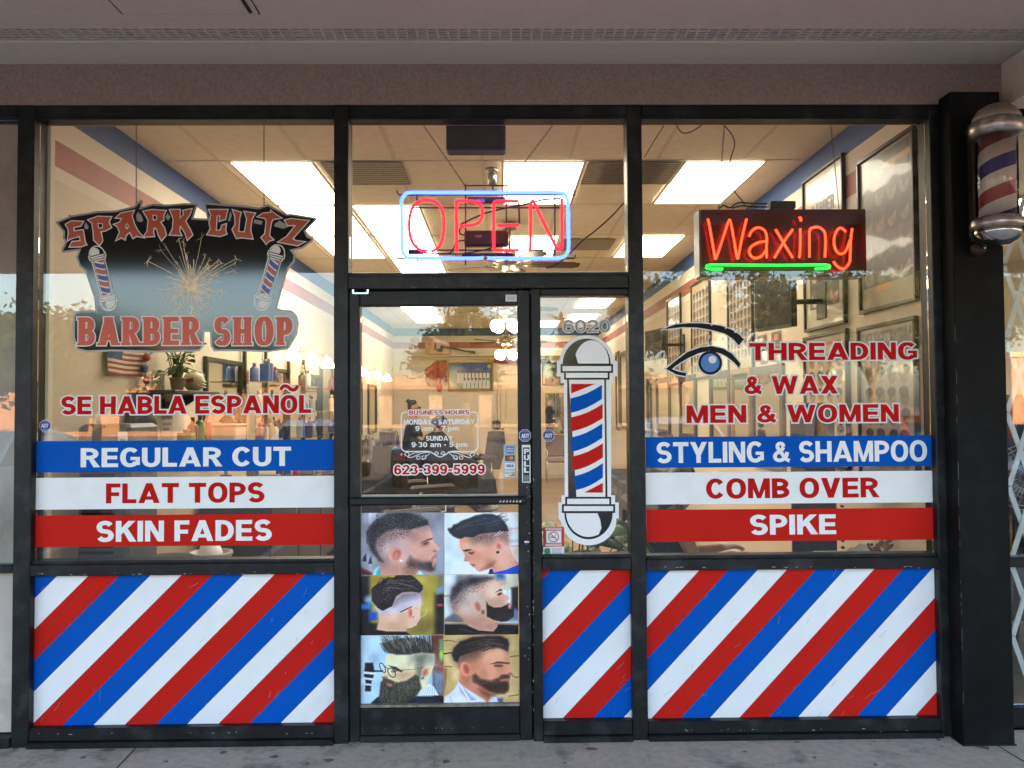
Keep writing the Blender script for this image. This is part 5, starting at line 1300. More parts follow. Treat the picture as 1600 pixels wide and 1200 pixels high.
g.tube(smooth_path([Zw(p, YW + .0) for p in ((330, 868), (350, 856), (375, 866), (410, 845), (470, 848), (545, 850))], 5), .0042, 6); g.tube(smooth_path([Zw(p, YW + .0) for p in ((385, 868), (420, 858), (480, 862), (545, 862))], 5), .0042, 6)
g.tube([Zw(p, YW + .02) for p in ((100, 522), (60, 585), (18, 655))], .0026, 5)
g.build('cable', WIRE, t)
chain(t, Zw((353, 500), YW), Zw((327, 872), YW - .06)); chain(t, Zw((796, 530), YW), Zw((830, 874), YW - .06))
g = MB(); p = Zw((795, 490), YW); g.tube(smooth_path([p, p + Vector((0, 0, -.035)), p + Vector((.008, 0, -.048)), p + Vector((0, 0, -.056)), p + Vector((-.008, 0, -.045))], 4), .0016, 5); g.build('hook', CHN, t)
# two chains that hang in the left window
for px, lb in ((213, 'thin chain hanging in the left window over the letter A'), (412.5, 'thin chain hanging in the left window over the letter U')):
    c = at(px, 187, .1); t = thing('hanging_chain', tuple(c), lb, 'chain', 'chains in the left window')
    chain(t, at(px, 187, .10), at(px, 330, .10), .011)
    g = MB(); g.tube([c + Vector((-.012, 0, .006)), c + Vector((.01, 0, .006)), c + Vector((.01, 0, -.006))], .0016, 5); g.build('hook', CHN, t)
# dark box over the door
a, b = at(697, 234, .12), at(790, 194, .12)
t = thing('junction_box', ((a.x + b.x) / 2, .2, a.z), 'plain black box fixed inside above the OPEN sign', 'box')
g = MB(); g.bbox(a.x, .12, a.z, b.x, .22, b.z + .03, .008); g.build('housing', mat('black_box_paint', (0.012, 0.011, 0.012), .55, var=.15), t)
g = MB(); g.box(a.x + .004, .118, a.z + .004, b.x - .004, .1196, a.z + .014); g.build('lower_lip', DARKM, t)

# ================================================================ POST, BARBER POLE, NEIGHBOURS
YP = -.15
zp1 = fz(143, 1525, YP)
px0, px1 = fx(1493.5, 600, YP), fx(1574, 640, YP)
t = thing('steel_post', ((px0 + px1) / 2, -.06, 0), 'square black steel post at the right end of the shop front', 'post')
g = MB(); g.bbox(px0, YP, .001, px1, YP + .10, zp1, .004); g.bbox(fx(1480, 600, -.02), YP + .1005, .001, px1 - .01, .07, ZH0 - .001, .003); g.build('shaft', mat('satin_black_steel', (0.006, 0.006, 0.006), .6, spec=.12, var=.3, scale=5, bump=.06, bscale=50, dirt=(.02, .02, .021), dirt_amt=.5, dscale=4), t)
g = MB(); g.bbox(px0 - .006, YP - .006, .0, px1 + .006, YP + .10, .016, .003); g.build('base_plate', DARKM, t)
g = MB()
for k in range(18):
    z = random.uniform(.05, 2.0); x = px0 + random.uniform(0, .0035); g.box(x, YP - .0006, z, x + .0014, YP - .0002, z + random.uniform(.01, .09))
g.build('worn_edge', mat('worn_steel', (.10, .10, .10), .5), t)
RUST = mat('rusty_chrome', (0.50, 0.46, 0.42), .34, .9, var=.35, scale=25, bump=.1, bscale=60, dirt=(.10, .06, .04), dirt_amt=.55, dscale=18)
def barber_pole():
    Yc = YP - .14
    top = at(1556.3, 164, Yc); bot = at(1559.6, 384, Yc)
    axis = (top - bot); Ht = axis.length; M = axis.to_track_quat('Z', 'Y').to_matrix()
    t = thing('barber_pole', tuple(bot), 'old chrome and glass barber pole lamp mounted on the black post', 'barber pole')
    k = 3.57 / 1250
    hz = lambda zz: (1065 - zz) / 3.75 * k * Ht / (220.0 * k)       # zoomed row to height along the pole
    L = lambda prof, mi=0, n=36: (lambda g: g.lathe(prof, bot, n, mi, 'Z', M))(MB())
    rp = lambda z: z / 3.75 * k
    L([(rp(8), hz(238)), (rp(60), hz(246)), (rp(100), hz(270)), (rp(126), hz(310)), (rp(132), hz(338))][::-1]).build('dome_cap', mat('rusty_dome', (0.27, 0.21, 0.17), .55, .35, var=.3, scale=20, bump=.3, bscale=60, dirt=(.06, .03, .02), dirt_amt=.8, dscale=14), t)
    L([(rp(118), hz(430)), (rp(140), hz(415)), (rp(148), hz(385)), (rp(144), hz(350)), (rp(132), hz(338)), (rp(100), hz(336))]).build('upper_ring', RUST, t)
    g = L([(rp(110), hz(905)), (rp(110), hz(425))])
    g.build('glass_cylinder', GLASS, t)
    # printed paper roll: helical bands
    n = 48; rows = 40; R0 = rp(98); h0, h1 = hz(900), hz(415)
    cols = {'w': 0, 'r': 1, 'b': 2}
    # the seen face spans ~ 180 degrees and the bands climb to the right
    g = MB(); vs = []; 
    seq = ['w', 'r', 'w', 'b']
    g2 = MB()
    P = lambda a, h: Vector(bot) + M @ Vector((R0 * math.cos(a), R0 * math.sin(a), h))
    NB = 8; bh = (h1 - h0) / 6.0 * 1.02
    up = M @ Vector((0, 0, 1)); right = Vector((1, 0, 0)); frontv = Vector((0, -1, 0))
    Q = lambda a, h: Vector(bot) + up * h + (right * math.sin(a) - up * 0 + frontv * math.cos(a)) * R0
    NA = 64
    for i in range(NA):
        a0 = -math.pi + 2 * math.pi * i / NA; a1 = -math.pi + 2 * math.pi * (i + 1) / NA
        for j in range(-12, 14):
            f = lambda a: h1 - bh * (j + .62) + bh * 0.98 * a / (math.pi / 2) * .62
            lo0, lo1 = f(a0), f(a1); hi0, hi1 = lo0 + bh, lo1 + bh
            q = [max(h0, min(h1, v)) for v in (lo0, lo1, hi1, hi0)]
            if q[3] - q[0] < 1e-5 and q[2] - q[1] < 1e-5: continue
            g2.quad(Q(a0, q[0]), Q(a1, q[1]), Q(a1, q[2]), Q(a0, q[3]), {0: 0, 1: 1, 2: 0, 3: 2}[(j + 1) % 4])
    g2.sm = [True] * len(g2.sm)
    g2.build('striped_roll', [mat('aged_white', (0.74, 0.65, 0.57), .5, var=.1), mat('aged_red', (0.36, 0.05, 0.035), .5, var=.15), mat('aged_blue', (0.05, 0.04, 0.20), .5, var=.15)], t)
    L([(rp(100), hz(960)), (rp(138), hz(972)), (rp(146), hz(950)), (rp(144), hz(925)), (rp(128), hz(905)), (rp(100), hz(898))]).build('lower_ring', RUST, t)
    L([(rp(6), hz(1066)), (rp(60), hz(1060)), (rp(102), hz(1035)), (rp(128), hz(1005)), (rp(138), hz(973))]).build('chrome_bowl', CHROME, t)
    g = MB()
    a, b = at(1440 + 300 / 3.75, 100 + 420 / 3.75, YP - .03), at(1440 + 300 / 3.75, 100 + 1000 / 3.75, YP - .03)
    g.bbox(a.x - .014, YP - .05, b.z, a.x + .03, YP - .0005, a.z, .006)
    g.tube([Vector((a.x + .01, YP - .02, a.z + .01)), Vector((a.x + .06, Yc, a.z + .03)), Vector(bot) + up * hz(400)], .016, 10)
    p = at(1440 + 330 / 3.75, 100 + 1085 / 3.75, YP - .03)
    g.tube([Vector((p.x, YP - .02, p.z + .05)), Vector((p.x + .02, YP - .05, p.z + .03)), Vector(bot) + up * hz(1000)], .02, 10); g.ball((p.x, YP - .03, p.z), .036, 14, 10, 0, (1, .8, .85)); g.ball((p.x - .01, YP - .02, a.z + .02), .03, 12, 8, 0, (1, .7, 1.4)); g.ball((p.x - .012, YP - .025, p.z + .08), .03, 12, 8, 0, (.9, .7, 1.6))
    g.build('wall_bracket', mat('rusted_iron', (0.045, 0.028, 0.022), .6, .5, var=.4, scale=25, bump=.4, bscale=70), t)
    g = MB(); g.ball((p.x + .012, YP - .062, p.z), .007, 8, 6); g.build('bolt', CHROME, t)
barber_pole()

# left neighbour: window blanked out with pale board
t = thing('blanked_window', (-3.2, 0, 0), 'adjoining shop window blanked with dusty beige board, left edge', 'window')
zl1, zl0 = fz(880, 14, 0), fz(893, 14, 0)
BOARD = mat('dusty_beige_board', (0.50, 0.42, 0.36), .75, var=.1, scale=2, dirt=(.16, .13, .11), dirt_amt=.5, dscale=2.5)
g = MB(); g.box(-4.15, .012, zl1, xA0 - .001, .03, zTop - .02); g.box(-4.15, .012, .06, xA0 - .001, .03, zl0); g.build('beige_board', BOARD, t)
g = MB(); g.bbox(-4.2, YF, zl0, xA0 - .0006, .06, zl1, .004); g.bbox(-4.2, YF - .01, .001, xA0 - .0006, .07, .055, .004); g.bbox(-4.2, YF, .0555, -4.151, .06, zTop, .004); g.build('frame', ALU, t)
pane(-4.15, zl1 + .001, xA0 - .001, zTop - .001, t, GLASS, .002)

# right neighbour: dark shop behind a folding gate
t = thing('neighbour_window', (3.2, .1, 0), 'adjoining shop window at the right edge beyond the black post', 'window')
zr1, zr0 = fz(869, 1590, .1), fz(884, 1590, .1)
g = MB()
nx = px1 + .012
g.bbox(nx, .06, zr0, 6.2, .14, zr1, .004); g.bbox(nx, .06, .001, 6.2, .14, .10, .004); g.bbox(nx, .055, fz(166, 1590, .1), 6.2, .14, 3.0, .004); g.bbox(4.4, .061, .1005, 4.46, .139, 2.9, .004)
g.build('frame', ALU, t)
pane(nx, zr1 + .001, 6.19, fz(166, 1590, .1) - .001, t, GLASS, .10); pane(nx, .101, 6.19, zr0 - .001, t, GLASS, .10)
g = MB(); g.box(2.30, .2, -.05, 6.2, 6, .003, 0); g.box(2.30, 6, 0, 6.2, 6.1, 3.3, 1); g.box(6.2, .15, 0, 6.3, 6.1, 3.3, 1); g.box(2.30, .2, 3.3, 6.2, 6.1, 3.36, 2)
struct(g, 'neighbour_room', [mat('neighbour_floor', (.16, .12, .08), .4), CREAM, CEILM])
t = thing('ceiling_light', (4.2, 3.2, 3.28), 'bright ceiling panel inside the neighbouring shop', 'ceiling light')
g = MB(); g.bbox(3.6, 2.6, 3.27, 4.8, 3.2, 3.299, .005); g.build('frame', TBAR, t)
g = MB(); g.box(3.63, 2.63, 3.264, 4.77, 3.17, 3.2695); g.build('diffuser', emis('neighbour_light', (1, .93, .82), 9.0), t)
# folding gate
GATE = mat('gate_paint', (0.66, 0.68, 0.68), .45, var=.1)
t = thing('folding_gate', (2.8, .18, 0), 'pale folding security gate of crossed bars behind the neighbouring window', 'gate')
gp = [at(1440 + x / 3.75, 400 + y / 3.75, .2) for x, y in ((480, 50), (490, 480), (500, 900))]
dz = gp[0].z - gp[1].z; xw = gp[0].x; hw = fx(1440 + 560 / 3.75, 500, .2) - xw
def bar(p, q, y):
    d = (q - p).normalized(); n = Vector((-d.z, 0, d.x)) * .0125
    g = MB(); g.prism([((p + n).x, (p + n).z), ((q + n).x, (q + n).z), ((q - n).x, (q - n).z), ((p - n).x, (p - n).z)], y - .003, y + .003); return g
zz = gp[0].z
for k in range(-2, 7):
    for s_ in (1, -1):
        z0_ = zz - dz * k
        L_ = 2.2
        p = Vector((xw, 0, z0_)); q = Vector((xw + L_, 0, z0_ - s_ * L_ * (dz / 2) / hw))
        lo, hi = .12, 2.9
        if q.z < lo: u = (lo - p.z) / (q.z - p.z); q = p + (q - p) * u
        if q.z > hi: u = (hi - p.z) / (q.z - p.z); q = p + (q - p) * u
        if p.z < lo or p.z > hi or (q - p).length < .05: continue
        bar(p, q, .2 + s_ * .004).build('lattice_bar', GATE, t)
        if k >= 4 or k <= -1: continue
g = MB()
for k in range(-2, 7):
    z0_ = zz - dz * k
    if .1 < z0_ < 2.9:
        for i in range(0, 6): g.lathe([(.006, -.012), (.006, .012)], (xw + hw * 2 * i, .2, z0_), 8, 0, 'Y')
g.build('rivets', STEEL, t)
# things in the neighbouring shop
t = thing('display_shelf', (4.05, 1.75, 0), 'dark stocked shelf unit inside the neighbouring shop', 'shelf')
g = MB()
for z in (.1, .5, .9, 1.3, 1.62): g.bbox(2.6, 1.6, z, 5.6, 1.95, z + .03, .004)
g.box(2.6, 1.96, .1, 5.6, 1.98, 1.65); g.build('boards', mat('dark_shelf', (.03, .025, .022), .5), t)
cols = [(.35, .08, .02), (.02, .02, .02), (.3, .3, .28), (.04, .09, .05), (.25, .12, .04), (.05, .06, .14)]
cc = [mat('bottle_colour_%s' % n, c, .25) for n, c in zip(('amber', 'black', 'white', 'green', 'brown', 'navy'), cols)]
proto = {}
for z in (.53, .93, 1.33):
    for i in range(22):
        x = 2.68 + i * .13 + random.uniform(-.01, .01); h = random.uniform(.16, .3); ci = random.randrange(6)
        g = MB(); r = random.uniform(.028, .045); g.lathe([(r, 0), (r, h * .65), (r * .4, h * .8), (r * .4, h), (r * .3, h)], (x, 1.75, z), 10)
        o = g.build('bottle', cc[ci]); tag(o, 'small bottle on the dark shelves of the neighbouring shop', 'bottle', 'bottles in the neighbouring shop')
c = at(1597, 745, .9)
t = thing('standing_fan', (c.x, .9, 0), 'grey standing fan inside the neighbouring shop', 'fan')
g = MB()
for k in range(28): a = k * math.pi / 14; g.tube([Vector((c.x + .03 * math.cos(a), .86, c.z + .03 * math.sin(a))), Vector((c.x + .19 * math.cos(a), .88, c.z + .19 * math.sin(a)))], .0022, 4)
for r in (.07, .12, .17, .195): g.tube([Vector((c.x + r * math.cos(a), .87, c.z + r * math.sin(a))) for a in np.linspace(0, 6.283, 29)[:-1]], .003, 5, 0, True)
g.build('guard', SGREY, t)
g = MB(); g.lathe([(.05, -.02), (.05, .09)], (c.x, .92, c.z), 14, 0, 'Y'); g.build('motor', BLACKP, t); g = MB(); g.tube([(c.x, .98, c.z), (c.x, .98, .05)], .014, 8); g.build('pole', BLACKP, t); g = MB(); g.lathe([(.18, .004), (.18, .02), (.03, .05)], (c.x, .98, 0), 20); g.build('base', BLACKP, t)
# ================================================================ INSIDE THE SHOP
LENS = emis('light_lens', (1.0, 0.89, 0.71), LAMP)
cl = None
def ceiling_light(px, py, w, d, label):
    """px, py: near left corner in the photo"""
    global cl
    p = atz(px, py, CEIL)
    if cl is None:
        t = thing('ceiling_light', (p.x, p.y, CEIL - .011), label, 'ceiling light', 'ceiling light panels in the shop')
        g = MB(); b = .022
        for q in ((0, 0, .6, b), (0, 1.2 - b, .6, 1.2), (0, b + .0005, b, 1.2 - b - .0005), (.6 - b, b + .0005, .6, 1.2 - b - .0005)): g.box(p.x + q[0], p.y + q[1], CEIL - .014, p.x + q[2], p.y + q[3], CEIL - .0102)
        g.build('frame', TBAR, t)
        g = MB(); g.box(p.x + b, p.y + b, CEIL - .0125, p.x + .6 - b, p.y + 1.2 - b, CEIL - .0103); g.build('lens', LENS, t)
        cl = t; return t
    return dup(cl, (p.x, p.y, CEIL - .011), label)
A = ceiling_light(354, 250, .6, 1.2, 'ceiling light panel behind the emblem, nearest on the left')
ax, ay = A.location.x, A.location.y
L = [(ax, ay + 1.22, 'ceiling light panel, second in the left row behind the emblem'), (ax, ay + 2.44, 'ceiling light panel, third in the left row beside the mullion'),
     (ax + .62, ay + 1.22, 'ceiling light panel left behind the O of the OPEN sign'), (ax + .62, ay + 2.44, 'ceiling light panel behind the lower left of the OPEN sign'), (ax + .62, ay + 3.66, 'ceiling light panel low behind the OPEN sign, hidden by the transom'),
     (atz(783, 250, CEIL).x, ay, 'ceiling light panel beside the black box, behind the letter N'), (atz(783, 250, CEIL).x, ay + 2.44, 'small looking ceiling light panel behind the fan motor'),
     (atz(1069, 247, CEIL).x, ay, 'large bright ceiling light panel left above the Waxing sign'), (atz(1069, 247, CEIL).x, ay + 2.44, 'ceiling light panel left of the Waxing sign, by the mullion')]
for x, y, lb in L: dup(cl, (x, y, CEIL - .011), lb)
for px, py, lb in ((622, 477, 'far ceiling light panel cut by the door top rail'), (639, 493, 'far ceiling light panel above the guitar'), (905, 466, 'far ceiling light panel high in the sidelight'), (889, 491, 'far ceiling light panel just above the street number'), (830, 501, 'farthest ceiling light panel beside the sidelight edge')):
    # the near edge in the photo is the upper one
    p = atz(px, py, CEIL); dup(cl, (p.x, p.y, CEIL - .011), lb)
# return air grilles
VENT = mat('ceiling_grille', (0.24, 0.22, 0.18), .7, var=.25, scale=20, bump=.3, bscale=300)
vp = None
for x, y, lb in ((ax + .62, ay, 'grey ceiling grille left above the OPEN sign'), (atz(915, 250, CEIL).x, ay, 'grey ceiling grille right above the OPEN sign'), (atz(915, 250, CEIL).x, ay + 2.6, 'small grey ceiling grille low beside the right mullion'), (atz(1020, 250, CEIL).x - .35, ay, 'grey ceiling grille left of the large panel above the Waxing sign')):
    if vp is None:
        t = thing('ceiling_grille', (x, y, CEIL - .012), lb, 'vent', 'grey grilles in the shop ceiling')
        g = MB(); g.box(x + .02, y + .02, CEIL - .0128, x + .59, y + .59, CEIL - .0105); g.build('grille', VENT, t)
        g = MB()
        for k in range(10): g.box(x + .03, y + .05 + k * .052, CEIL - .0145, x + .58, y + .056 + k * .052, CEIL - .0129)
        g.build('louvres', TBAR, t); vp = t
    else: dup(vp, (x, y, CEIL - .012), lb)
# ceiling fans
BRASS = mat('nickel', (0.52, 0.45, 0.36), .25, .9, var=.1)
BULB = emis('globe_glass', (1.0, .82, .55), 2.2)
def fan_proto(x, y, label):
    t = thing('ceiling_fan', (x, y, CEIL - .37), label, 'ceiling fan', 'ceiling fans in the shop')
    zc = CEIL - .37
    g = MB(); g.tube([(x, y, CEIL - .012), (x, y, zc + .06)], .013, 10); g.lathe([(.065, CEIL - .075), (.07, CEIL - .03), (.06, CEIL - .012)], (x, y, 0), 20); g.lathe([(.03, zc + .04), (.06, zc + .05), (.055, zc + .09), (.02, zc + .10)], (x, y, 0), 16); g.build('downrod', BRASS, t)
    g = MB(); g.lathe([(.05, zc - .10), (.10, zc - .085), (.135, zc - .03), (.135, zc + .01), (.09, zc + .035), (.03, zc + .045)], (x, y, 0), 28); g.build('motor', BRASS, t)
    for k in range(5):
        a = .12 + k * 2 * math.pi / 5; c, s_ = math.cos(a), math.sin(a)
        f = lambda r, w, h: (x + r * c - w * s_, y + r * s_ + w * c, zc - .03 + h)
        g = MB(); pts = [(.20, -.055, .012), (.40, -.068, .014), (.60, -.066, .014), (.66, -.04, .008), (.66, .04, -.008), (.60, .066, -.014), (.40, .068, -.014), (.20, .055, -.012)]
        g.add([f(*p) for p in pts] + [f(r, w, h + .008) for r, w, h in pts], [tuple(range(8)), tuple(range(15, 7, -1))] + [(i, 8 + i, 8 + (i + 1) % 8, (i + 1) % 8) for i in range(8)])
        bl = g.build('blade', WOODF if k % 2 else mat('dark_blade', (.05, .035, .025), .4), t)
        g = MB(); g.tube([f(.11, 0, 0), f(.17, 0, -.008), f(.26, 0, .004)], .011, 6); g.build('blade_iron', BRASS, bl)
    g = MB(); g.lathe([(.02, zc - .20), (.045, zc - .18), (.05, zc - .12), (.04, zc - .10)], (x, y, 0), 16); g.build('light_fitter', BRASS, t)
    for k in range(4):
        a = .6 + k * math.pi / 2; c, s_ = math.cos(a), math.sin(a)
        g = MB(); g.ball((x + .14 * c, y + .14 * s_, zc - .24), .068, 14, 10, 0, (1, 1, 1.15)); gl = g.build('globe', BULB, t)
        g = MB(); g.tube([(x + .04 * c, y + .04 * s_, zc - .15), (x + .09 * c, y + .09 * s_, zc - .15), (x + .12 * c, y + .12 * s_, zc - .18)], .012, 6); g.build('holder', BRASS, gl)
    g = MB(); g.tube([(x + .03, y, zc - .19), (x + .03, y, zc - .42)], .002, 4); g.build('pull_chain', CHN, t)
    return t
f0 = fan_proto(.09, 3.55, 'nearest ceiling fan, behind the lower edge of the OPEN sign')
dup(f0, (.06, 5.9, CEIL - .50), 'ceiling fan with lit globes at the top of the door glass')
dup(f0, (.09, 8.9, CEIL - .66), 'farther ceiling fan with lit globes above the scarf')
p = atz(769, 262, CEIL)
t = thing('spot_lamp', (p.x, p.y, CEIL - .2), 'small silver fitting hanging from the ceiling grid above the OPEN sign', 'lamp')
g = MB(); g.lathe([(.035, CEIL - .04), (.05, CEIL - .011)], (p.x, p.y, 0), 16); g.lathe([(.03, CEIL - .13), (.033, CEIL - .05), (.02, CEIL - .042)], (p.x, p.y, 0), 16); g.build('body', STEEL, t); g = MB(); g.tube([(p.x + .004, p.y, CEIL - .13), (p.x + .01, p.y, CEIL - .19)], .006, 6); g.build('nozzle', DARKM, t)

# ---------------------------------------------------------------- right wall: framed posters, mirrors, television
PLAM = print_mat('laminated_print', .3, .30)
_nt = PLAM.node_tree
_n = _nt.nodes.new('ShaderNodeTexNoise'); _n.inputs['Scale'].default_value = 3.2; _n.inputs['Detail'].default_value = 1
_tc = _nt.nodes.new('ShaderNodeTexCoord'); _nt.links.new(_tc.outputs['Object'], _n.inputs['Vector'])
_b = _nt.nodes.new('ShaderNodeBump'); _b.inputs['Strength'].default_value = .10; _b.inputs['Distance'].default_value = .06
_nt.links.new(_n.outputs['Fac'], _b.inputs['Height']); _nt.links.new(_b.outputs[0], _nt.nodes['Principled BSDF'].inputs['Coat Normal'])
FRB = mat('black_frame', (.012, .011, .011), .3, var=.15); FRS = mat('silver_frame', (.4, .38, .34), .3, .8)
def heads_canvas(cols, rows, ground, face, W=120, H=160, mx=.06, top=.08, bot=.05, dark=False, title=None):
    c = Canvas(W, H, ground)
    cw = (1 - 2 * mx) / cols; rh = (1 - top - bot) / rows
    if dark: c.poly([(mx, top), (1 - mx, top), (1 - mx, 1 - bot), (mx, 1 - bot)], (44, 41, 40), .002, 1, .03)
    for r in range(rows):
        for k in range(cols):
            x = mx + cw * (k + .5); y = top + rh * (r + .5); s_ = random.uniform(.9, 1.05)
            if dark: c.poly([(x - cw * .45, y - rh * .46), (x + cw * .45, y - rh * .46), (x + cw * .45, y + rh * .46), (x - cw * .45, y + rh * .46)], [random.uniform(20, 90)] * 3, .002)
            kf = random.uniform(.7, 1.08); fc = [v * kf for v in face]
            c.ell(x, y + rh * .06, cw * .36 * s_, rh * .40 * s_, fc, .004)
            hx = x + random.choice([-1, 1]) * cw * .06
            c.ell(hx, y - rh * .20, cw * .38 * s_, rh * .24 * s_, random.choice([(44, 34, 34), (28, 24, 26), (70, 52, 44)]), .004)
            c.ell(hx - cw * .1, y - rh * .02, cw * .12, rh * .2, (54, 42, 40), .006, .7)
            c.ell(x + cw * .1, y + rh * .05, cw * .05, rh * .03, (70, 50, 46), .003, .8)
            c.ell(x + cw * .08, y + rh * .25, cw * .1, rh * .06, (110, 76, 68), .004, .7)
    return c
def on_right(pxl, pxr, pyt, pyb, off=.006):
    """extent on the right hand wall: far edge pxl, near edge pxr, heights taken at the near edge"""
    X = XR - off
    m = (pyt + pyb) / 2
    y1 = atx(pxl, m, X).y; y0 = atx(pxr, m, X).y
    return X, y0, y1, atx(pxr, pyb, X).z, atx(pxr, pyt, X).z
def framed(px, label, canvas, fr=FRB, fw=.022, cat='poster', name='framed_poster', group='framed posters on the right wall'):
    X, y0, y1, z0, z1 = on_right(*px)
    t = thing(name, (X, (y0 + y1) / 2, z0), label, cat, group)
    g = MB()
    for q in ((y0, z0, y1, z0 + fw), (y0, z1 - fw, y1, z1), (y0, z0 + fw + .0003, y0 + fw, z1 - fw - .0003), (y1 - fw, z0 + fw + .0003, y1, z1 - fw - .0003)): g.bbox(X - .022, q[0], q[1], X + .005, q[2], q[3], .003)
    g.build('frame', fr, t)
    if canvas is not None:
        canvas.build('print', (X - .008, y1 - fw, z1 - fw), (0, -(y1 - y0 - 2 * fw), 0), (0, 0, -(z1 - z0 - 2 * fw)), t, PLAM)
    return t, (X, y0, y1, z0, z1)
c = heads_canvas(4, 5, (150, 134, 108), (140, 130, 104), 110, 150, .05, .02, .14, True); c.poly([(.45, .09), (.95, .09), (.95, .125), (.45, .125)], (206, 160, 70), .002); c.poly([(.3, .86), (.6, .86), (.6, .9), (.3, .9)], (190, 130, 70), .003)
framed((1344, 1434, 192, 470), 'largest framed haircut poster, top right corner of the right wall', c)
c = heads_canvas(4, 6, (160, 154, 144), (160, 138, 112), 110, 150, .08, .12, .05); c.poly([(.05, .03), (.95, .03), (.95, .2), (.05, .2)], (92, 94, 100), .01, 1, .08, 4)
framed((1345, 1437, 492, 760), 'large framed haircut poster directly below the largest one', c)
c = heads_canvas(3, 2, (182, 172, 150), (206, 160, 130), 96, 160, .12, .55, .12, True)
c.poly([(.3, .07), (.7, .05), (.72, .11), (.28, .13)], (110, 104, 104), .004); c.poly([(.36, .085), (.66, .07), (.66, .095), (.36, .11)], (200, 192, 180), .003)
c.ell(.15, .08, .08, .06, (170, 168, 164), .004); c.ell(.85, .08, .08, .06, (170, 168, 164), .004); c.poly([(.1, .42), (.9, .42), (.9, .5), (.1, .5)], (150, 150, 140), .01, .6)
tb, ext = framed((1258, 1322, 236, 505), 'tall framed barber poster partly behind the Waxing sign', c)
X, y0, y1, z0, z1 = ext
def wall_words(parent, text, ya, yb, za, zb, m, w=.25, h=.2):
    """letters on the right wall: photo left is the far end"""
    L_ = layout(text, ya, yb, za, zb, w, h, .09)
    g = MB(); lay(g, L_, 0, 0)
    g.v = [(X - .010 + v[1], y1 - (v[0]), v[2]) for v in g.v]
    g.build('lettering', m, parent)
W_ = y1 - y0
wall_words(tb, 'BARBER', .22 * W_, .78 * W_, z1 - .29 * (z1 - z0), z1 - .20 * (z1 - z0), mat('poster_blue', (.12, .13, .22), .4))
c = heads_canvas(4, 6, (184, 172, 150), (170, 150, 124), 110, 150, .06, .12, .04); c.poly([(.12, .05), (.88, .05), (.88, .075), (.12, .075)], (190, 60, 50), .003)
framed((1260, 1328, 512, 735), 'framed haircut chart with a red heading, below the barber poster', c)
c = heads_canvas(6, 9, (182, 160, 134), (96, 84, 90), 110, 170, .06, .06, .16)
framed((1139, 1178, 395, 590), 'narrow framed haircut chart left of the television', c)
c = heads_canvas(5, 9, (180, 162, 136), (100, 92, 84), 96, 160)
framed((1082, 1111, 428, 590), 'narrow framed haircut chart behind the eyebrow decal', c)
c = heads_canvas(4, 9, (176, 160, 134), (100, 92, 84), 90, 160)
framed((1044, 1065, 456, 600), 'farthest framed haircut chart, by the mullion', c)
for i, (a, b, y_) in enumerate(((1183, 1197, 522), (1205, 1220, 516), (1187, 1199, 545), (1213, 1222, 545))):
    c = Canvas(24, 36, (120, 84, 76)); c.ell(.5, .35, .22, .2, (196, 140, 110), .02); c.poly([(.2, 1), (.3, .55), (.7, .55), (.8, 1)], (60, 50, 70), .02)
    X, y0, y1, z0, z1 = on_right(a, b, y_, y_ + 26 - 4 * (i // 2))
    o = c.build('wall_photo', (X, y1, z1), (0, y0 - y1, 0), (0, 0, z0 - z1), None, PLAM)
    tag(o, ['unframed photo on the wall, upper left of four above THREADING', 'unframed photo on the wall, upper right of four above THREADING', 'small unframed photo on the wall, lower left of four', 'small unframed photo on the wall, lower right of four'][i], 'photo', 'small photos on the right wall')
MIRR = mat('mirror_glass', (.78, .77, .74), .02, 1.0, var=.01)
FRG = mat('grey_brown_frame', (.085, .075, .068), .5, var=.2)
for px, lb, fr in (((1176, 1227, 567, 740), 'dark framed mirror on the right wall, nearest and under the television', FRG), ((1111, 1143, 577, 700), 'dark framed mirror on the right wall, left of the wood framed one', FRG),
                   ((1063, 1089, 584, 690), 'dark framed mirror on the right wall behind the word MEN', FRG), ((1027, 1048, 588, 684), 'dark framed mirror on the right wall below the eye corner', FRG), ((1012, 1018, 590, 670), 'dark framed mirror on the right wall touching the mullion', FRG),
                   ((1145, 1175, 573, 700), 'gilt wood framed mirror on the right wall between dark framed mirrors', mat('gilt_wood', (.30, .17, .06), .4, var=.3, scale=20)), ((970, 984, 545, 672), 'narrow dark framed mirror seen in the sidelight, right edge', FRG), ((963, 968.5, 548, 672), 'farther narrow dark framed mirror seen in the sidelight', FRG)):
    t, (X, y0, y1, z0, z1) = framed(px, lb, None, fr, .07 if fr is FRG else .05, 'mirror', 'wall_mirror', 'framed mirrors on the right wall')
    g = MB(); g.box(X - .008, y0 + .045, z0 + .045, X - .002, y1 - .045, z1 - .045); g.build('glass', MIRR, t)
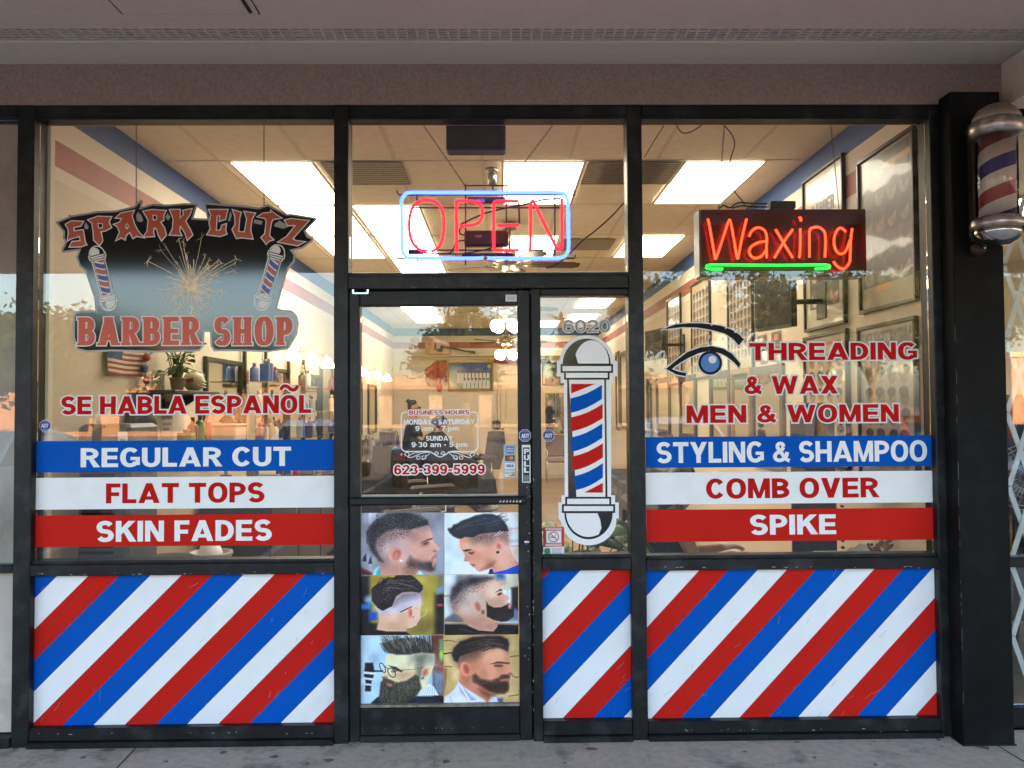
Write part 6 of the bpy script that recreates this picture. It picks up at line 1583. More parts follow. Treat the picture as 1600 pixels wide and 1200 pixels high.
# televisions on brackets
SCR = mat('dark_screen', (.012, .013, .016), .22, var=.1, spec=.25)
def tv(px, label):
    pl, pr, pt, pb = px
    a = atx(pl, (pt + pb) / 2, XR - .42); b = atx(pr, (pt + pb) / 2, XR - .30)
    z0, z1 = atx(pr, pb, XR - .3).z, atx(pr, pt, XR - .3).z
    t = thing('television', ((a.x + b.x) / 2, (a.y + b.y) / 2, z0), label, 'television', 'televisions on the right wall')
    d = (Vector((b.x, b.y, 0)) - Vector((a.x, a.y, 0))); n = Vector((d.y, -d.x, 0)).normalized()
    if n.y > 0 or n.x > 0: n = -n
    A0, B0 = Vector((a.x, a.y, 0)), Vector((b.x, b.y, 0))
    def slab(u0, u1, w0, w1, y0_, y1_):
        g = MB(); vs = []
        for yy in (y0_, y1_):
            for u, w in ((u0, w0), (u1, w0), (u1, w1), (u0, w1)): p = A0 + d * u - n * yy; vs.append((p.x, p.y, z0 + (z1 - z0) * w))
        return g.add(vs, [(0, 1, 2, 3), (7, 6, 5, 4), (0, 4, 5, 1), (1, 5, 6, 2), (2, 6, 7, 3), (3, 7, 4, 0)])
    slab(0, 1, 0, 1, 0, .045).build('bezel', BLACKP, t); slab(.025, .975, .05, .96, -.002, -.0005).build('screen', SCR, t); slab(.3, .7, .25, .75, .0455, .07).build('rear_housing', BLACKP, t)
    m = (A0 + B0) / 2 - n * .07; zc = (z0 + z1) / 2
    g = MB(); g.tube([(m.x, m.y, zc), (m.x + .10, m.y + .05, zc), (XR - .004, m.y + .02, zc)], .018, 8); g.bbox(XR - .02, m.y - .06, zc - .12, XR - .002, m.y + .10, zc + .12, .004); g.build('bracket', DARKM, t)
tv((1179, 1236, 418, 510), 'black television tilted on a bracket below the Waxing sign')
tv((1008, 1036, 512, 560), 'small black television on a bracket beside the mullion')

# ---------------------------------------------------------------- back wall
def bw(px, py): return at(px, py, YB - .004)
LEDGE = mat('ledge_paint', (.66, .55, .38), .5, var=.04)
a, b = bw(638, 561), bw(990, 554)
t = thing('wall_ledge', ((a.x + b.x) / 2, YB - .08, a.z), 'cream ledge along the back wall under the guitar', 'shelf')
g = MB(); g.bbox(a.x, YB - .16, b.z - .025, b.x, YB - .001, b.z, .004); g.bbox(a.x + .01, YB - .05, a.z - .02, b.x - .01, YB - .001, b.z - .0255, .006); g.build('board', LEDGE, t)
ledge_z = b.z
# guitar lying on the ledge against the wall
t = thing('guitar', (bw(700, 540).x, YB - .1, ledge_z), 'tan acoustic guitar lying along the back wall ledge', 'guitar')
Gz = lambda x, y, Y=YB - .10: at(555 + x / 5.456, 470 + y / 5.456, Y)
shape = [(600, 420), (596, 380), (602, 335), (625, 306), (660, 300), (690, 312), (720, 335), (755, 344), (790, 352), (806, 376), (808, 410), (806, 445), (798, 456), (740, 458), (690, 458), (630, 458), (606, 448)]
g = MB(); g.prism([(q.x, q.z) for q in (Gz(*p) for p in shape)], YB - .13, YB - .03); g.build('body', mat('spruce', (.50, .24, .055), .25, var=.12, scale=8, coat=.5), t)
q = Gz(742, 396); g = MB(); g.disc(q.x, q.z, .045, YB - .1308, 20); g.build('sound_hole', DARKM, t)
g = MB(); g.fpoly([(q.x, q.z) for q in (Gz(*p) for p in ((690, 412), (730, 405), (752, 425), (730, 440), (700, 434)))], YB - .1312); g.build('pickguard', BLACKP, t)
g = MB(); a, b = Gz(676, 360), Gz(690, 420); g.box(a.x, YB - .1318, b.z, b.x, YB - .1302, a.z); g.build('bridge', DARKM, t)
a, b = Gz(748, 392), Gz(962, 434); d = (b - a).normalized(); n = Vector((-d.z, 0, d.x)) * .022
g = MB(); g.prism([((a + n).x, (a + n).z), ((b + n * .8).x, (b + n * .8).z), ((b - n * .8).x, (b - n * .8).z), ((a - n).x, (a - n).z)], YB - .15, YB - .1325); g.build('neck', mat('dark_neck', (.03, .022, .018), .4), t)
a, b = Gz(962, 432), Gz(1026, 442); n = Vector((0, 0, .032)); g = MB(); g.prism([((a + n * .7).x, (a + n * .7).z), ((b + n).x, (b + n).z), ((b - n).x, (b - n).z), ((a - n * .7).x, (a - n * .7).z)], YB - .148, YB - .132)
for k in range(6): q = Gz(978 + 20 * (k // 2), 424 if k % 2 else 452, YB - .15); g.ball((q.x, YB - .14, q.z), .011, 8, 6, 1)
g.build('headstock', [mat('dark_neck', (0, 0, 0)), STEEL], t)
# red and gold hanging costume
t = thing('hanging_ornament', tuple(bw(683, 612)), 'red and orange bull shaped hanging ornament on the back wall, left of the team picture', 'ornament')
HZ = lambda x, y: at(555 + x / 5.456, 470 + y / 5.456, YB - .05)
for nm, pts, m, y in (('body', [(690, 510), (782, 508), (784, 560), (770, 620), (740, 665), (690, 690), (640, 675), (605, 640), (590, 600), (600, 580), (650, 545)], mat('orange_cloth', (.40, .10, .05), .7, var=.4, scale=12), .06),
                      ('fringe', [(590, 620), (615, 640), (620, 690), (650, 715), (690, 712), (660, 728), (620, 722), (600, 690)], mat('brown_cloth', (.28, .13, .06), .8, var=.4, scale=20), .05),
                      ('tie', [(695, 520), (722, 520), (718, 640), (735, 690), (740, 760), (722, 778), (700, 770), (690, 720), (698, 640)], mat('crimson_cloth', (.32, .02, .03), .6, var=.2), .09), ('tassel', [(765, 640), (785, 640), (790, 680), (775, 690)], mat('crimson_cloth', (0, 0, 0)), .05)):
    g = MB(); g.prism([(q.x, q.z) for q in (HZ(*p) for p in pts)], YB - y, YB - y + .05); g.build(nm, m, t)
# team picture
a, b = bw(700, 611), bw(771, 565)
t = thing('team_picture', ((a.x + b.x) / 2, YB - .02, a.z), 'gold framed football team picture on the back wall beside the door', 'picture')
g = MB(); fw = .03
for q in ((a.x, a.z, b.x, a.z + fw), (a.x, b.z - fw, b.x, b.z), (a.x, a.z + fw + .0004, a.x + fw, b.z - fw - .0004), (b.x - fw, a.z + fw + .0004, b.x, b.z - fw - .0004)): g.bbox(q[0], YB - .035, q[1], q[2], YB - .002, q[3], .004)
g.build('frame', mat('gold_frame', (.34, .20, .08), .4, .4, var=.2), t)
c = Canvas(110, 70, (70, 96, 76)); c.poly([(0, 0), (1, 0), (1, .42), (0, .3)], (60, 84, 140), .05, 1, .05, 3); c.poly([(0, .8), (1, .7), (1, 1), (0, 1)], (96, 124, 70), .03, 1, .05, 3); c.ell(.12, .55, .25, .4, (206, 214, 206), .12, .8)
for k in range(9): x = .22 + k * .085; c.poly([(x - .035, .75), (x - .03, .38), (x + .03, .38), (x + .035, .75)], (206, 208, 206), .006); c.ell(x, .32, .022, .045, (120, 80, 66), .005)
for k in range(7): x = .36 + k * .09; c.poly([(x - .038, .95), (x - .034, .66), (x + .034, .66), (x + .038, .95)], (196, 200, 200), .006); c.ell(x, .60, .022, .045, (110, 74, 60), .005)
c.ell(.93, .13, .04, .07, (200, 180, 90), .005)
c.build('print', (a.x + fw, YB - .012, b.z - fw), (b.x - a.x - 2 * fw, 0, 0), (0, 0, a.z - b.z + 2 * fw), t)
a, b = bw(847, 602), bw(883, 566)
t = thing('team_picture', ((a.x + b.x) / 2, YB - .02, a.z), 'green framed picture on the back wall seen in the sidelight', 'picture')
g = MB()
for q in ((a.x, a.z, b.x, a.z + fw), (a.x, b.z - fw, b.x, b.z), (a.x, a.z + fw + .0004, a.x + fw, b.z - fw - .0004), (b.x - fw, a.z + fw + .0004, b.x, b.z - fw - .0004)): g.bbox(q[0], YB - .035, q[1], q[2], YB - .002, q[3], .004)
g.build('frame', DARKM, t)
c = Canvas(60, 60, (86, 100, 60)); c.ell(.2, .4, .2, .35, (180, 196, 180), .08); c.poly([(0, .75), (1, .75), (1, 1), (0, 1)], (90, 50, 36), .02); c.poly([(.4, .2), (.7, .1), (.8, .6), (.5, .7)], (60, 72, 44), .05, 1, .06, 2)
c.build('print', (a.x + fw, YB - .012, b.z - fw), (b.x - a.x - 2 * fw, 0, 0), (0, 0, a.z - b.z + 2 * fw), t)
a, b = bw(850, 680), bw(883, 612)
t = thing('wall_mirror', ((a.x + b.x) / 2, YB - .02, a.z), 'mirror on the back wall above the brown chair', 'mirror')
g = MB()
for q in ((a.x, a.z, b.x, a.z + fw), (a.x, b.z - fw, b.x, b.z), (a.x, a.z + fw + .0004, a.x + fw, b.z - fw - .0004), (b.x - fw, a.z + fw + .0004, b.x, b.z - fw - .0004)): g.bbox(q[0], YB - .035, q[1], q[2], YB - .002, q[3], .004)
g.build('frame', LEDGE, t); g = MB(); g.box(a.x + fw, YB - .012, a.z + fw, b.x - fw, YB - .004, b.z - fw); g.build('glass', MIRR, t)
# scarf hung in a curve under the ledge
t = thing('supporter_scarf', tuple(bw(835, 566)), 'blue and red fringed supporter scarf reading BARC on the back wall', 'scarf')
def sc(u, v):
    px = 763 + u * 100; py = 555.5 + v * 10.5 + 3.5 * math.sin(u * math.pi); return at(px, py, YB - .03 + .012 * math.sin(u * 9))
g = MB(); N = 24
for lo, hi, mi in ((0, .5, 0), (.5, 1, 1)):
    for i in range(N): g.quad(sc(i / N, lo), sc((i + 1) / N, lo), sc((i + 1) / N, hi), sc(i / N, hi), 2 if (i in (0, 23) or i in (1,)) else (mi if i > 5 else 1 - mi))
g.build('cloth', [mat('scarf_red', (.34, .03, .03), .8), mat('scarf_blue', (.03, .04, .22), .8), mat('scarf_yellow', (.5, .32, .05), .8)], t)
words(t, 'lettering', 'BARC', (790, 559, 809.5, 565.8), YB - .06, PAPER, .24, .2, .1)
# back door
a, b = bw(783, 740), bw(846, 586)
t = thing('panel_door', ((a.x + b.x) / 2, YB - .02, .004), 'cream arched panel door in the back wall', 'door')
DOORM = mat('cream_door', (.70, .58, .40), .4, var=.04)
g = MB(); g.bbox(a.x, YB - .035, .006, b.x, YB - .002, b.z, .003); g.build('leaf', DOORM, t)
w_ = b.x - a.x
g = MB()
def panel(x0, z0, x1, z1, arch=0):
    pts = [(x0, z0), (x1, z0), (x1, z1)] + [(x0 + (x1 - x0) * (1 - k / 8), z1 + arch * math.sin(math.pi * k / 8)) for k in range(1, 8)] + [(x0, z1)]
    P = [Vector((p[0], YB - .036, p[1])) for p in pts]; g.tube(P, .008, 5, 0, True)
panel(a.x + .12, 1.15, b.x - .12, b.z - .36, .16); panel(a.x + .12, .18, b.x - .12, .98)
g.build('moulding', DOORM, t)
g = MB(); q = at(785.5, 670, YB - .05); g.lathe([(.012, .0), (.012, .03), (.028, .04), (.03, .055), (.02, .068)], (q.x, YB - .034, q.z), 14, 0, 'Y', Matrix.Rotation(math.pi, 3, 'Z')); g.build('knob', mat('brass', (.45, .28, .1), .25, .9), t)
g = MB(); k = .07
g.bbox(a.x - k, YB - .03, .004, a.x - .001, YB - .001, b.z + k, .006); g.bbox(b.x + .001, YB - .03, .004, b.x + k, YB - .001, b.z + k, .006); g.bbox(a.x - .0005, YB - .03, b.z + .002, b.x + .0005, YB - .001, b.z + k, .006); g.build('casing', LEDGE, t)

# ---------------------------------------------------------------- left side: counter, mirrors, sconces, shelves
CX = XL + .55
t = thing('barber_counter', (XL + .28, 7.4, .004), 'long barber counter with dark front along the left wall', 'counter')
g = MB(); g.bbox(XL + .022, 2.3, .86, CX + .03, 12.6, .90, .008); g.build('worktop', mat('dark_laminate', (.05, .04, .035), .25, var=.3, scale=15), t)
g = MB(); g.bbox(XL + .022, 2.33, .08, CX, 12.57, .859, .004); g.build('carcass', mat('slate_laminate', (.045, .05, .052), .45, var=.15), t)
for k in range(12): 
    y = 2.36 + k * .85; g = MB(); g.bbox(CX + .0008, y, .12, CX + .018, y + .8, .82, .004); dr = g.build('cupboard_door', mat('slate_door', (.05, .055, .058), .4, var=.1), t)
    g = MB(); g.tube([(CX + .035, y + .7, .66), (CX + .035, y + .7, .78)], .005, 6); g.build('handle', STEEL, dr)
pm = None
for k in range(6):
    y = 2.9 + k * 1.55; lb = ['station mirror on the left wall nearest the window', 'second station mirror from the window, left wall', 'third station mirror from the window, left wall', 'fourth station mirror from the window, left wall', 'fifth station mirror from the window, left wall', 'station mirror on the left wall nearest the back'][k]
    if pm is None:
        t = thing('station_mirror', (XL + .012, y, 1.12), lb, 'mirror', 'station mirrors on the left wall')
        g = MB(); fw = .04
        for q in ((y - .45, 1.12, y + .45, 1.16), (y - .45, 1.96, y + .45, 2.0), (y - .45, 1.1604, y - .41, 1.9596), (y + .41, 1.1604, y + .45, 1.9596)): g.bbox(XL + .002, q[0], q[1], XL + .035, q[2], q[3], .004)
        g.build('frame', DARKM, t); g = MB(); g.box(XL + .004, y - .41, 1.16, XL + .014, y + .41, 1.96); g.build('glass', MIRR, t); pm = t
    else: dup(pm, (XL + .012, y, 1.12), lb)
ps = None
SHADE = emis('sconce_glass', (1.0, .78, .48), 2.4)
for k, y in enumerate((4.6, 5.5, 6.3, 8.9, 10.4, 11.6)):
    lb = ['lit wall sconce right of the emblem, nearest', 'lit wall sconce right of the emblem, middle one', 'lit wall sconce in the left window beside the mullion', 'lit wall sconce at the left edge of the door glass', 'lit wall sconce in the door glass, second from its edge', 'lit wall sconce in the door glass nearest the back wall'][k]
    z = 2.16
    if ps is None:
        t = thing('wall_sconce', (XL + .1, y, z), lb, 'wall lamp', 'wall sconces above the counter')
        g = MB(); g.lathe([(.05, .0), (.05, .02), (.02, .03)], (XL + .004, y, z + .08), 14, 0, 'X'); g.tube([(XL + .03, y, z + .08), (XL + .12, y, z + .12), (XL + .15, y, z + .06)], .008, 6); g.build('arm', BRASS, t)
        g = MB(); g.lathe([(.085, z - .07), (.075, z - .02), (.04, z + .05), (.02, z + .065)], (XL + .15, y, 0), 18); g.build('shade', SHADE, t); ps = t
    else: dup(ps, (XL + .1, y, z), lb)
# glass product shelves
pf = None; spots = []
TG = glass_mat('shelf_glass', 1.45, (.9, .95, .92))
for k, y in enumerate((3.7, 5.2, 6.8)):
    lb = ['glass product shelf tower, nearest of three on the left wall', 'glass product shelf tower, middle of three on the left wall', 'glass product shelf tower, farthest of three on the left wall'][k]
    spots += [(y, z) for z in (1.27, 1.55, 1.83)]
    if pf is None:
        t = thing('product_shelf', (XL + .15, y, 1.25), lb, 'shelf', 'glass product shelves on the left wall')
        for s_ in (-.33, .33): g = MB(); g.bbox(XL + .02, y + s_ - .02, 1.2, XL + .05, y + s_ + .02, 2.15, .003); g.build('upright', DARKM, t)
        for z in (1.26, 1.54, 1.82): g = MB(); g.box(XL + .052, y - .4, z, XL + .28, y + .4, z + .008); g.build('shelf_board', TG, t)
        pf = t
    else: dup(pf, (XL + .15, y, 1.25), lb)
cb = [mat('product_' + n, c, .3) for n, c in (('silver', (.20, .20, .20)), ('white', (.42, .41, .38)), ('black', (.015, .015, .016)), ('purple', (.05, .035, .10)), ('green', (.05, .22, .06)), ('red', (.35, .03, .03)), ('blue', (.04, .08, .25)), ('cream', (.36, .28, .18)))]
def bottle(x, y, z, r, h, ci, label, group, kind=0):
    t = thing('product_bottle', (x, y, z), label, 'bottle', group)
    g = MB()
    if kind == 0: g.lathe([(r, 0), (r * 1.02, .01), (r, h * .68), (r * .45, h * .80)], (x, y, z), 12)
    else: g.bbox(x - r, y - r * .9, z, x + r, y + r * .9, z + h * .8, .004)
    g.build('body', cb[ci], t)
    g = MB(); g.lathe([(r * .4, h * .8), (r * .42, h * .98), (r * .3, h)], (x, y, z), 10); g.build('cap', cb[(ci + 2) % 8], t)
for y, z in spots:
    for k in range(5): bottle(XL + .13 + random.uniform(-.03, .06), y - .32 + k * .15 + random.uniform(-.03, .03), z - .002, random.uniform(.026, .042), random.uniform(.14, .24), random.choice([0, 0, 1, 1, 2, 3, 7, 6]), 'small bottle on the glass product shelves of the left wall', 'bottles on the product shelves', random.choice([0, 0, 1]))
for k in range(26): bottle(XL + .12 + random.uniform(0, .3), 2.5 + k * .38 + random.uniform(-.1, .1), .90, random.uniform(.028, .05), random.uniform(.14, .30), random.choice([0, 0, 1, 2, 2, 3, 5, 6, 7]), 'small bottle or jar on the long barber counter', 'bottles on the barber counter', random.choice([0, 0, 0, 1]))
for k in range(16):
    x, y = XL + .14 + random.uniform(-.04, .22), 2.6 + k * .6 + random.uniform(-.1, .1); ww, hh = random.uniform(.05, .10), random.uniform(.06, .16)
    t = thing('product_box', (x, y, .90), 'small carton standing among the bottles on the barber counter', 'box', 'cartons on the barber counter')
    g = MB(); g.bbox(x - ww, y - ww * .7, .9005, x + ww, y + ww * .7, .90 + hh, .003); g.build('carton', cb[random.choice([0, 1, 2, 3, 5, 6])], t)
    g = MB(); g.box(x + ww + .0002, y - ww * .5, .90 + hh * .4, x + ww + .0008, y + ww * .5, .90 + hh * .75); g.build('printed_panel', cb[random.choice([1, 7, 2])], t)
for k, (px_, py_) in enumerate(((262, 655), (385, 600), (405, 640), (250, 610))):
    q = atx(px_, py_, XL + .01); c = Canvas(26, 34, (196, 186, 166)); c.poly([(.1, .08), (.9, .08), (.9, .5), (.1, .5)], [(60, 60, 66), (120, 50, 44), (50, 70, 110), (90, 96, 70)][k], .02, 1, .1, 2); c.poly([(.15, .6), (.85, .6), (.85, .64), (.15, .64)], (90, 86, 80), .01); c.poly([(.15, .72), (.7, .72), (.7, .76), (.15, .76)], (90, 86, 80), .01)
    o = c.build('wall_notice', (XL + .006, q.y - .1, q.z + .14), (0, .2, 0), (0, 0, -.28)); tag(o, ['pale notice with a dark picture pinned low on the left wall', 'pale notice with a red picture on the left wall', 'pale notice with a blue picture on the left wall', 'pale notice with a green picture near the flag'][k], 'notice', 'notices on the left wall')
# wall shelves near the window with their things
def lw_(px, py, off=.15): return atx(px, py, XL + off)
SH = mat('dark_shelf_wood', (.06, .045, .035), .5, var=.2)
s1 = lw_(345, 691); s2 = lw_(300, 612)
for nm, z, y0, y1, lb in (('wall_shelf', s1.z, 1.15, 2.25, 'dark wall shelf holding tubes and a white box, left window'), ('wall_shelf', s2.z, 1.2, 2.0, 'dark wall shelf holding the helmet, left window')):
    t = thing(nm, (XL + .15, (y0 + y1) / 2, z - .02), lb, 'shelf', 'wall shelves near the left window')
    g = MB(); g.bbox(XL + .002, y0, z - .02, XL + .29, y1, z, .003); g.build('board', SH, t)
    for y in (y0 + .08, y1 - .08): g = MB(); g.prism([(XL + .002, z - .021), (XL + .2, z - .021), (XL + .002, z - .15)], y - .008, y + .008); g.build('bracket', DARKM, t)
q = lw_(303, 600)
t = thing('football_helmet', (XL + .15, q.y, s2.z), 'cream football helmet on the wall shelf below the emblem', 'helmet')
g = MB(); g.ball((XL + .15, q.y, s2.z + .075), .075, 20, 14, 0, (1, 1.08, 1)); g.build('shell', mat('cream_helmet', (.50, .42, .28), .25, var=.05), t)
g = MB(); g.prism([(XL + .12, s2.z + .085), (XL + .175, s2.z + .10), (XL + .18, s2.z + .07), (XL + .135, s2.z + .06)], q.y - .086, q.y - .074); g.build('emblem', mat('crimson_cloth', (0, 0, 0)), t)
g = MB()
for k in range(3): g.tube([(XL + .20, q.y - .06 + .012 * k, s2.z + .04 + .02 * k), (XL + .24, q.y - .04, s2.z + .03 + .02 * k), (XL + .22, q.y + .04, s2.z + .03 + .02 * k)], .005, 6)
g.build('face_mask', STEEL, t)
for px, h, ci, kd, lb in ((291, .10, 4, 1, 'teal tin on the wall shelf below SE HABLA'), (301, .17, 3, 0, 'purple bottle with a white cap on the wall shelf'), (312, .19, 4, 0, 'green tube standing on the wall shelf'), (324, .19, 5, 0, 'orange red tube standing on the wall shelf')):
    q = lw_(px, 690); bottle(XL + .15, q.y, s1.z, .05 if kd else .036, h * 1.2, ci, lb, 'tubes on the wall shelf', kd)
q = lw_(357, 690)
t = thing('storage_box', (XL + .15, q.y, s1.z), 'white plastic storage box on the wall shelf', 'box')
g = MB(); g.bbox(XL + .05, q.y - .14, s1.z + .001, XL + .25, q.y + .14, s1.z + .12, .012); g.build('tub', cb[1], t); g = MB(); g.bbox(XL + .045, q.y - .146, s1.z + .1205, XL + .256, q.y + .146, s1.z + .14, .008); g.build('lid', cb[7], t)
# flag
a, b = atx(166, 588, XL + .02), atx(226, 545, XL + .02); z0, z1 = atx(195, 586, XL + .02).z, atx(195, 535, XL + .02).z
t = thing('wall_flag', (XL + .02, (a.y + b.y) / 2, z0), 'red and white striped flag with blue canton on the left wall', 'flag')
FW = b.y - a.y
def fw_(u, v): return Vector((XL + .02 + .012 * math.sin(u * 7 + v), a.y + FW * u, z1 + (z0 - z1) * v - .02 * u * (1 - u)))
g = MB()
for i in range(13):
    for j in range(10):
        if i < 7 and j < 4: mi = 2
        else: mi = i % 2
        g.quad(fw_(j / 10, i / 13), fw_((j + 1) / 10, i / 13), fw_((j + 1) / 10, (i + 1) / 13), fw_(j / 10, (i + 1) / 13), mi)
g.build('cloth', [mat('flag_red', (.30, .05, .04), .8), mat('flag_white', (.62, .55, .45), .8), mat('flag_blue', (.04, .06, .18), .8)], t)
g = MB(); g.tube([fw_(0, 0) + Vector((0, -.02, .01)), fw_(1, 0) + Vector((0, .02, .01))], .008, 6); g.build('rod', WOODF, t)
# string of red and blue paper birds
q0 = atx(229, 545, XL + .05)
t = thing('paper_garland', (q0.x, q0.y, atx(229, 640, XL + .05).z), 'vertical garland of red and blue paper birds beside the flag', 'garland')
g = MB(); g.tube([atx(229, 540, XL + .05), atx(226, 640, XL + .05)], .002, 4); g.build('string', WIRE, t)
for k in range(5):
    c = atx(229 - (k % 2) * 3, 558 + k * 18, XL + .05); g = MB()
    g.ball((c.x, c.y, c.z), .028, 8, 6, 0, (.7, 1.3, 1)); g.add([(c.x, c.y - .03, c.z), (c.x + .05, c.y - .01, c.z + .03), (c.x, c.y + .02, c.z + .01)], [(0, 1, 2)]); g.add([(c.x, c.y + .03, c.z), (c.x - .02, c.y + .07, c.z + .02), (c.x + .01, c.y + .06, c.z - .02)], [(0, 1, 2)])
    g.build('bird', mat('garland_red', (.36, .06, .05), .7) if k % 2 == 0 else mat('garland_blue', (.04, .06, .2), .7), t)
# tall louvred cooler by the window
t = thing('air_cooler', (-2.12, .55, .004), 'tall dark louvred air cooler in the corner of the left window', 'air cooler')
DK = mat('cooler_plastic', (.10, .125, .15), .45, var=.15)
xa, xb = at(120, 700, .42).x, at(203, 700, .42).x; zt_ = at(150, 663, .42).z
xa = max(xa, XL + .03)
g = MB(); g.bbox(xa, .42, .01, xb, .78, zt_, .02); g.build('cabinet', DK, t)
g = MB()
for k in range(26):
    z = .55 + k * .034
    if z < zt_ - .05: g.bbox(xa + .02, .412, z, xb - .08, .4195, z + .016, .002)
g.build('louvres', BLACKP, t)
g = MB(); g.box(xb - .062, .416, zt_ - .23, xb - .012, .4192, zt_ - .04, 0); g.box(xb - .052, .4155, zt_ - .14, xb - .022, .4159, zt_ - .08, 1); g.build('notice', [PAPER, SGREY], t)
# black bag on a hook
q = atx(216, 655, XL + .05)
t = thing('hanging_bag', (q.x, q.y, q.z - .11), 'crumpled black bag hanging on the left wall under HABLA', 'bag')
g = MB(); g.lathe([(.01, -.11), (.07, -.09), (.10, -.03), (.09, .04), (.05, .09), (.02, .12)], (q.x, q.y, q.z), 14)
g.v = [(x + .012 * math.sin(31 * z + 9 * y), y + .012 * math.sin(23 * x + 40 * z), z) for x, y, z in g.v]; g.build('sack', BLACKP, t); g = MB(); g.tube([(q.x, q.y - .02, q.z + .11), (q.x - .03, q.y, q.z + .17), (q.x, q.y + .02, q.z + .11)], .004, 5); g.build('strap', BLACKP, t)
# bin, stool
t = thing('waste_bin', (-1.92, 1.75, .004), 'round white waste bin low in the left window', 'bin')
g = MB(); g.lathe([(.10, .006), (.135, .60), (.145, .61), (.145, .63), (.128, .63), (.12, .5)], (-1.95, 1.55, 0), 24); g.build('bucket', cb[1], t); g = MB(); g.lathe([(.11, .55), (.06, .68), (.02, .66)], (-1.95, 1.55, 0), 10); g.build('liner', PAPER, t)
t = thing('padded_stool', (-2.0, 1.1, .004), 'low black padded stool in front of the bin', 'stool')
g = MB(); g.lathe([(.02, .56), (.2, .56), (.23, .60), (.22, .65), (.15, .68), (.01, .685)], (-2.05, 1.1, 0), 24); g.build('seat', BLACKP, t); g = MB(); g.tube([(-2.05, 1.1, .06), (-2.05, 1.1, .56)], .025, 10); g.build('column', CHROME, t); g = MB(); g.lathe([(.2, .006), (.2, .03), (.04, .06)], (-2.05, 1.1, 0), 20); g.build('base', CHROME, t)
# potted trailing plant on top of the upper shelf tower
def leaf(g, base, tip, wd, up, mi=0):
    b, t_ = Vector(base), Vector(tip); d = t_ - b; L_ = d.length; s_ = d.cross(Vector(up)).normalized() * wd; n = s_.cross(d).normalized() * L_ * .12
    pts = [b, b + d * .25 + s_ * .8 + n * .6, b + d * .55 + s_ + n, b + d * .8 + s_ * .6 + n * .7, t_, b + d * .8 - s_ * .6 + n * .7, b + d * .55 - s_ + n, b + d * .25 - s_ * .8 + n * .6, b + d * .5 + n * 1.7]
    g.add(pts, [(0, 1, 8), (1, 2, 8), (2, 3, 8), (3, 4, 8), (4, 5, 8), (5, 6, 8), (6, 7, 8), (7, 0, 8)], mi, True)
LEAF = [mat('leaf_green', (.045, .12, .022), .35, var=.35, scale=15), mat('leaf_dark', (.022, .07, .018), .35, var=.3), mat('leaf_light', (.13, .22, .06), .4, var=.3, scale=30)]
def plant(name, label, x, y, z, potr, poth, n, spread, h0, h1, lw0, ll, pot):
    t = thing(name, (x, y, z), label, 'plant')
    g = MB(); g.lathe([(potr * .75, .002), (potr, poth * .95), (potr * 1.08, poth * .96), (potr * 1.08, poth), (potr * .9, poth), (potr * .88, poth - .03)], (x, y, z), 20); g.build('pot', pot, t)
    g = MB(); s = MB()
    for k in range(n):
        a = random.uniform(0, 6.283); rr_ = spread * math.sqrt(random.uniform(.05, 1)); zz_ = z + random.uniform(h0, h1) - rr_ * .25
        tip = Vector((x + rr_ * math.cos(a), y + rr_ * math.sin(a) * .8, zz_)); b = Vector((x + random.uniform(-.03, .03), y, z + poth - .02))
        m = (b + tip) / 2 + Vector((0, 0, .06)); s.tube([b, m, tip], .004, 4)
        d = Vector((math.cos(a), math.sin(a), random.uniform(-.5, .35))).normalized(); leaf(g, tip, tip + d * ll * random.uniform(.7, 1.25), lw0 * random.uniform(.7, 1.2), (random.gauss(0, .3), random.gauss(0, .3) - .6, 1), random.choice([0, 0, 1, 2]))
    s.build('stems', LEAF[0], t); g.build('foliage', LEAF, t)
plant('house_plant', 'leafy green house plant low in the sidelight behind the sticker', .40, .52, .004, .14, .40, 60, .28, .70, 1.0, .038, .17, mat('terracotta', (.30, .13, .07), .7))
q = lw_(288, 612)
plant('shelf_plant', 'dark bushy plant on the wall shelf under BARBER', XL + .15, q.y - .12, s2.z, .05, .09, 40, .12, .14, .34, .02, .08, cb[7])

# ---------------------------------------------------------------- seats
VIN = mat('dark_brown_vinyl', (.018, .014, .012), .45, var=.2, scale=20, bump=.05)
def barber_chair(x, y, label):
    t = thing('barber_chair', (x, y, .004), label, 'barber chair', 'barber chairs facing right')
    g = MB(); g.lathe([(.33, .006), (.33, .03), (.12, .06)], (x, y, 0), 28); g.build('base', CHROME, t)
    g = MB(); g.tube([(x, y, .05), (x, y, .42)], .06, 16); g.build('pump_column', CHROME, t)
    g = MB(); g.bbox(x - .26, y - .27, .42, x + .28, y + .27, .58, .05); g.build('seat', VIN, t)
    g = MB()
    for k in range(7):
        yy = y - .27 + k * .0772; pr = [(x - .36, .56), (x - .24, .56), (x - .30, .9), (x - .34, 1.16), (x - .44, 1.18), (x - .46, .9)]
        g.prism(pr, yy, yy + .0760)
    g.build('backrest', VIN, t)
    g = MB(); g.bbox(x - .44, y - .13, 1.2, x - .35, y + .13, 1.36, .03); g.build('headrest', VIN, t)
    for s_ in (-1, 1):
        g = MB(); yy = y + s_ * .32; g.bbox(x - .30, yy - .045, .72, x + .22, yy + .045, .79, .025); ar = g.build('armrest', VIN, t)
        g = MB(); g.tube([(x + .12, yy, .72), (x + .12, yy, .5), (x - .2, yy, .5), (x - .2, yy, .72)], .014, 8); g.build('arm_frame', CHROME, ar)
    g = MB(); g.prism([(x + .26, .44), (x + .34, .46), (x + .50, .20), (x + .42, .18)], y - .2, y + .2); g.build('leg_rest', VIN, t)
    g = MB(); g.bbox(x + .44, y - .19, .12, x + .68, y + .19, .15, .01); g.tube([(x + .1, y, .4), (x + .45, y, .14)], .02, 8); g.build('footrest', CHROME, t)
    return t
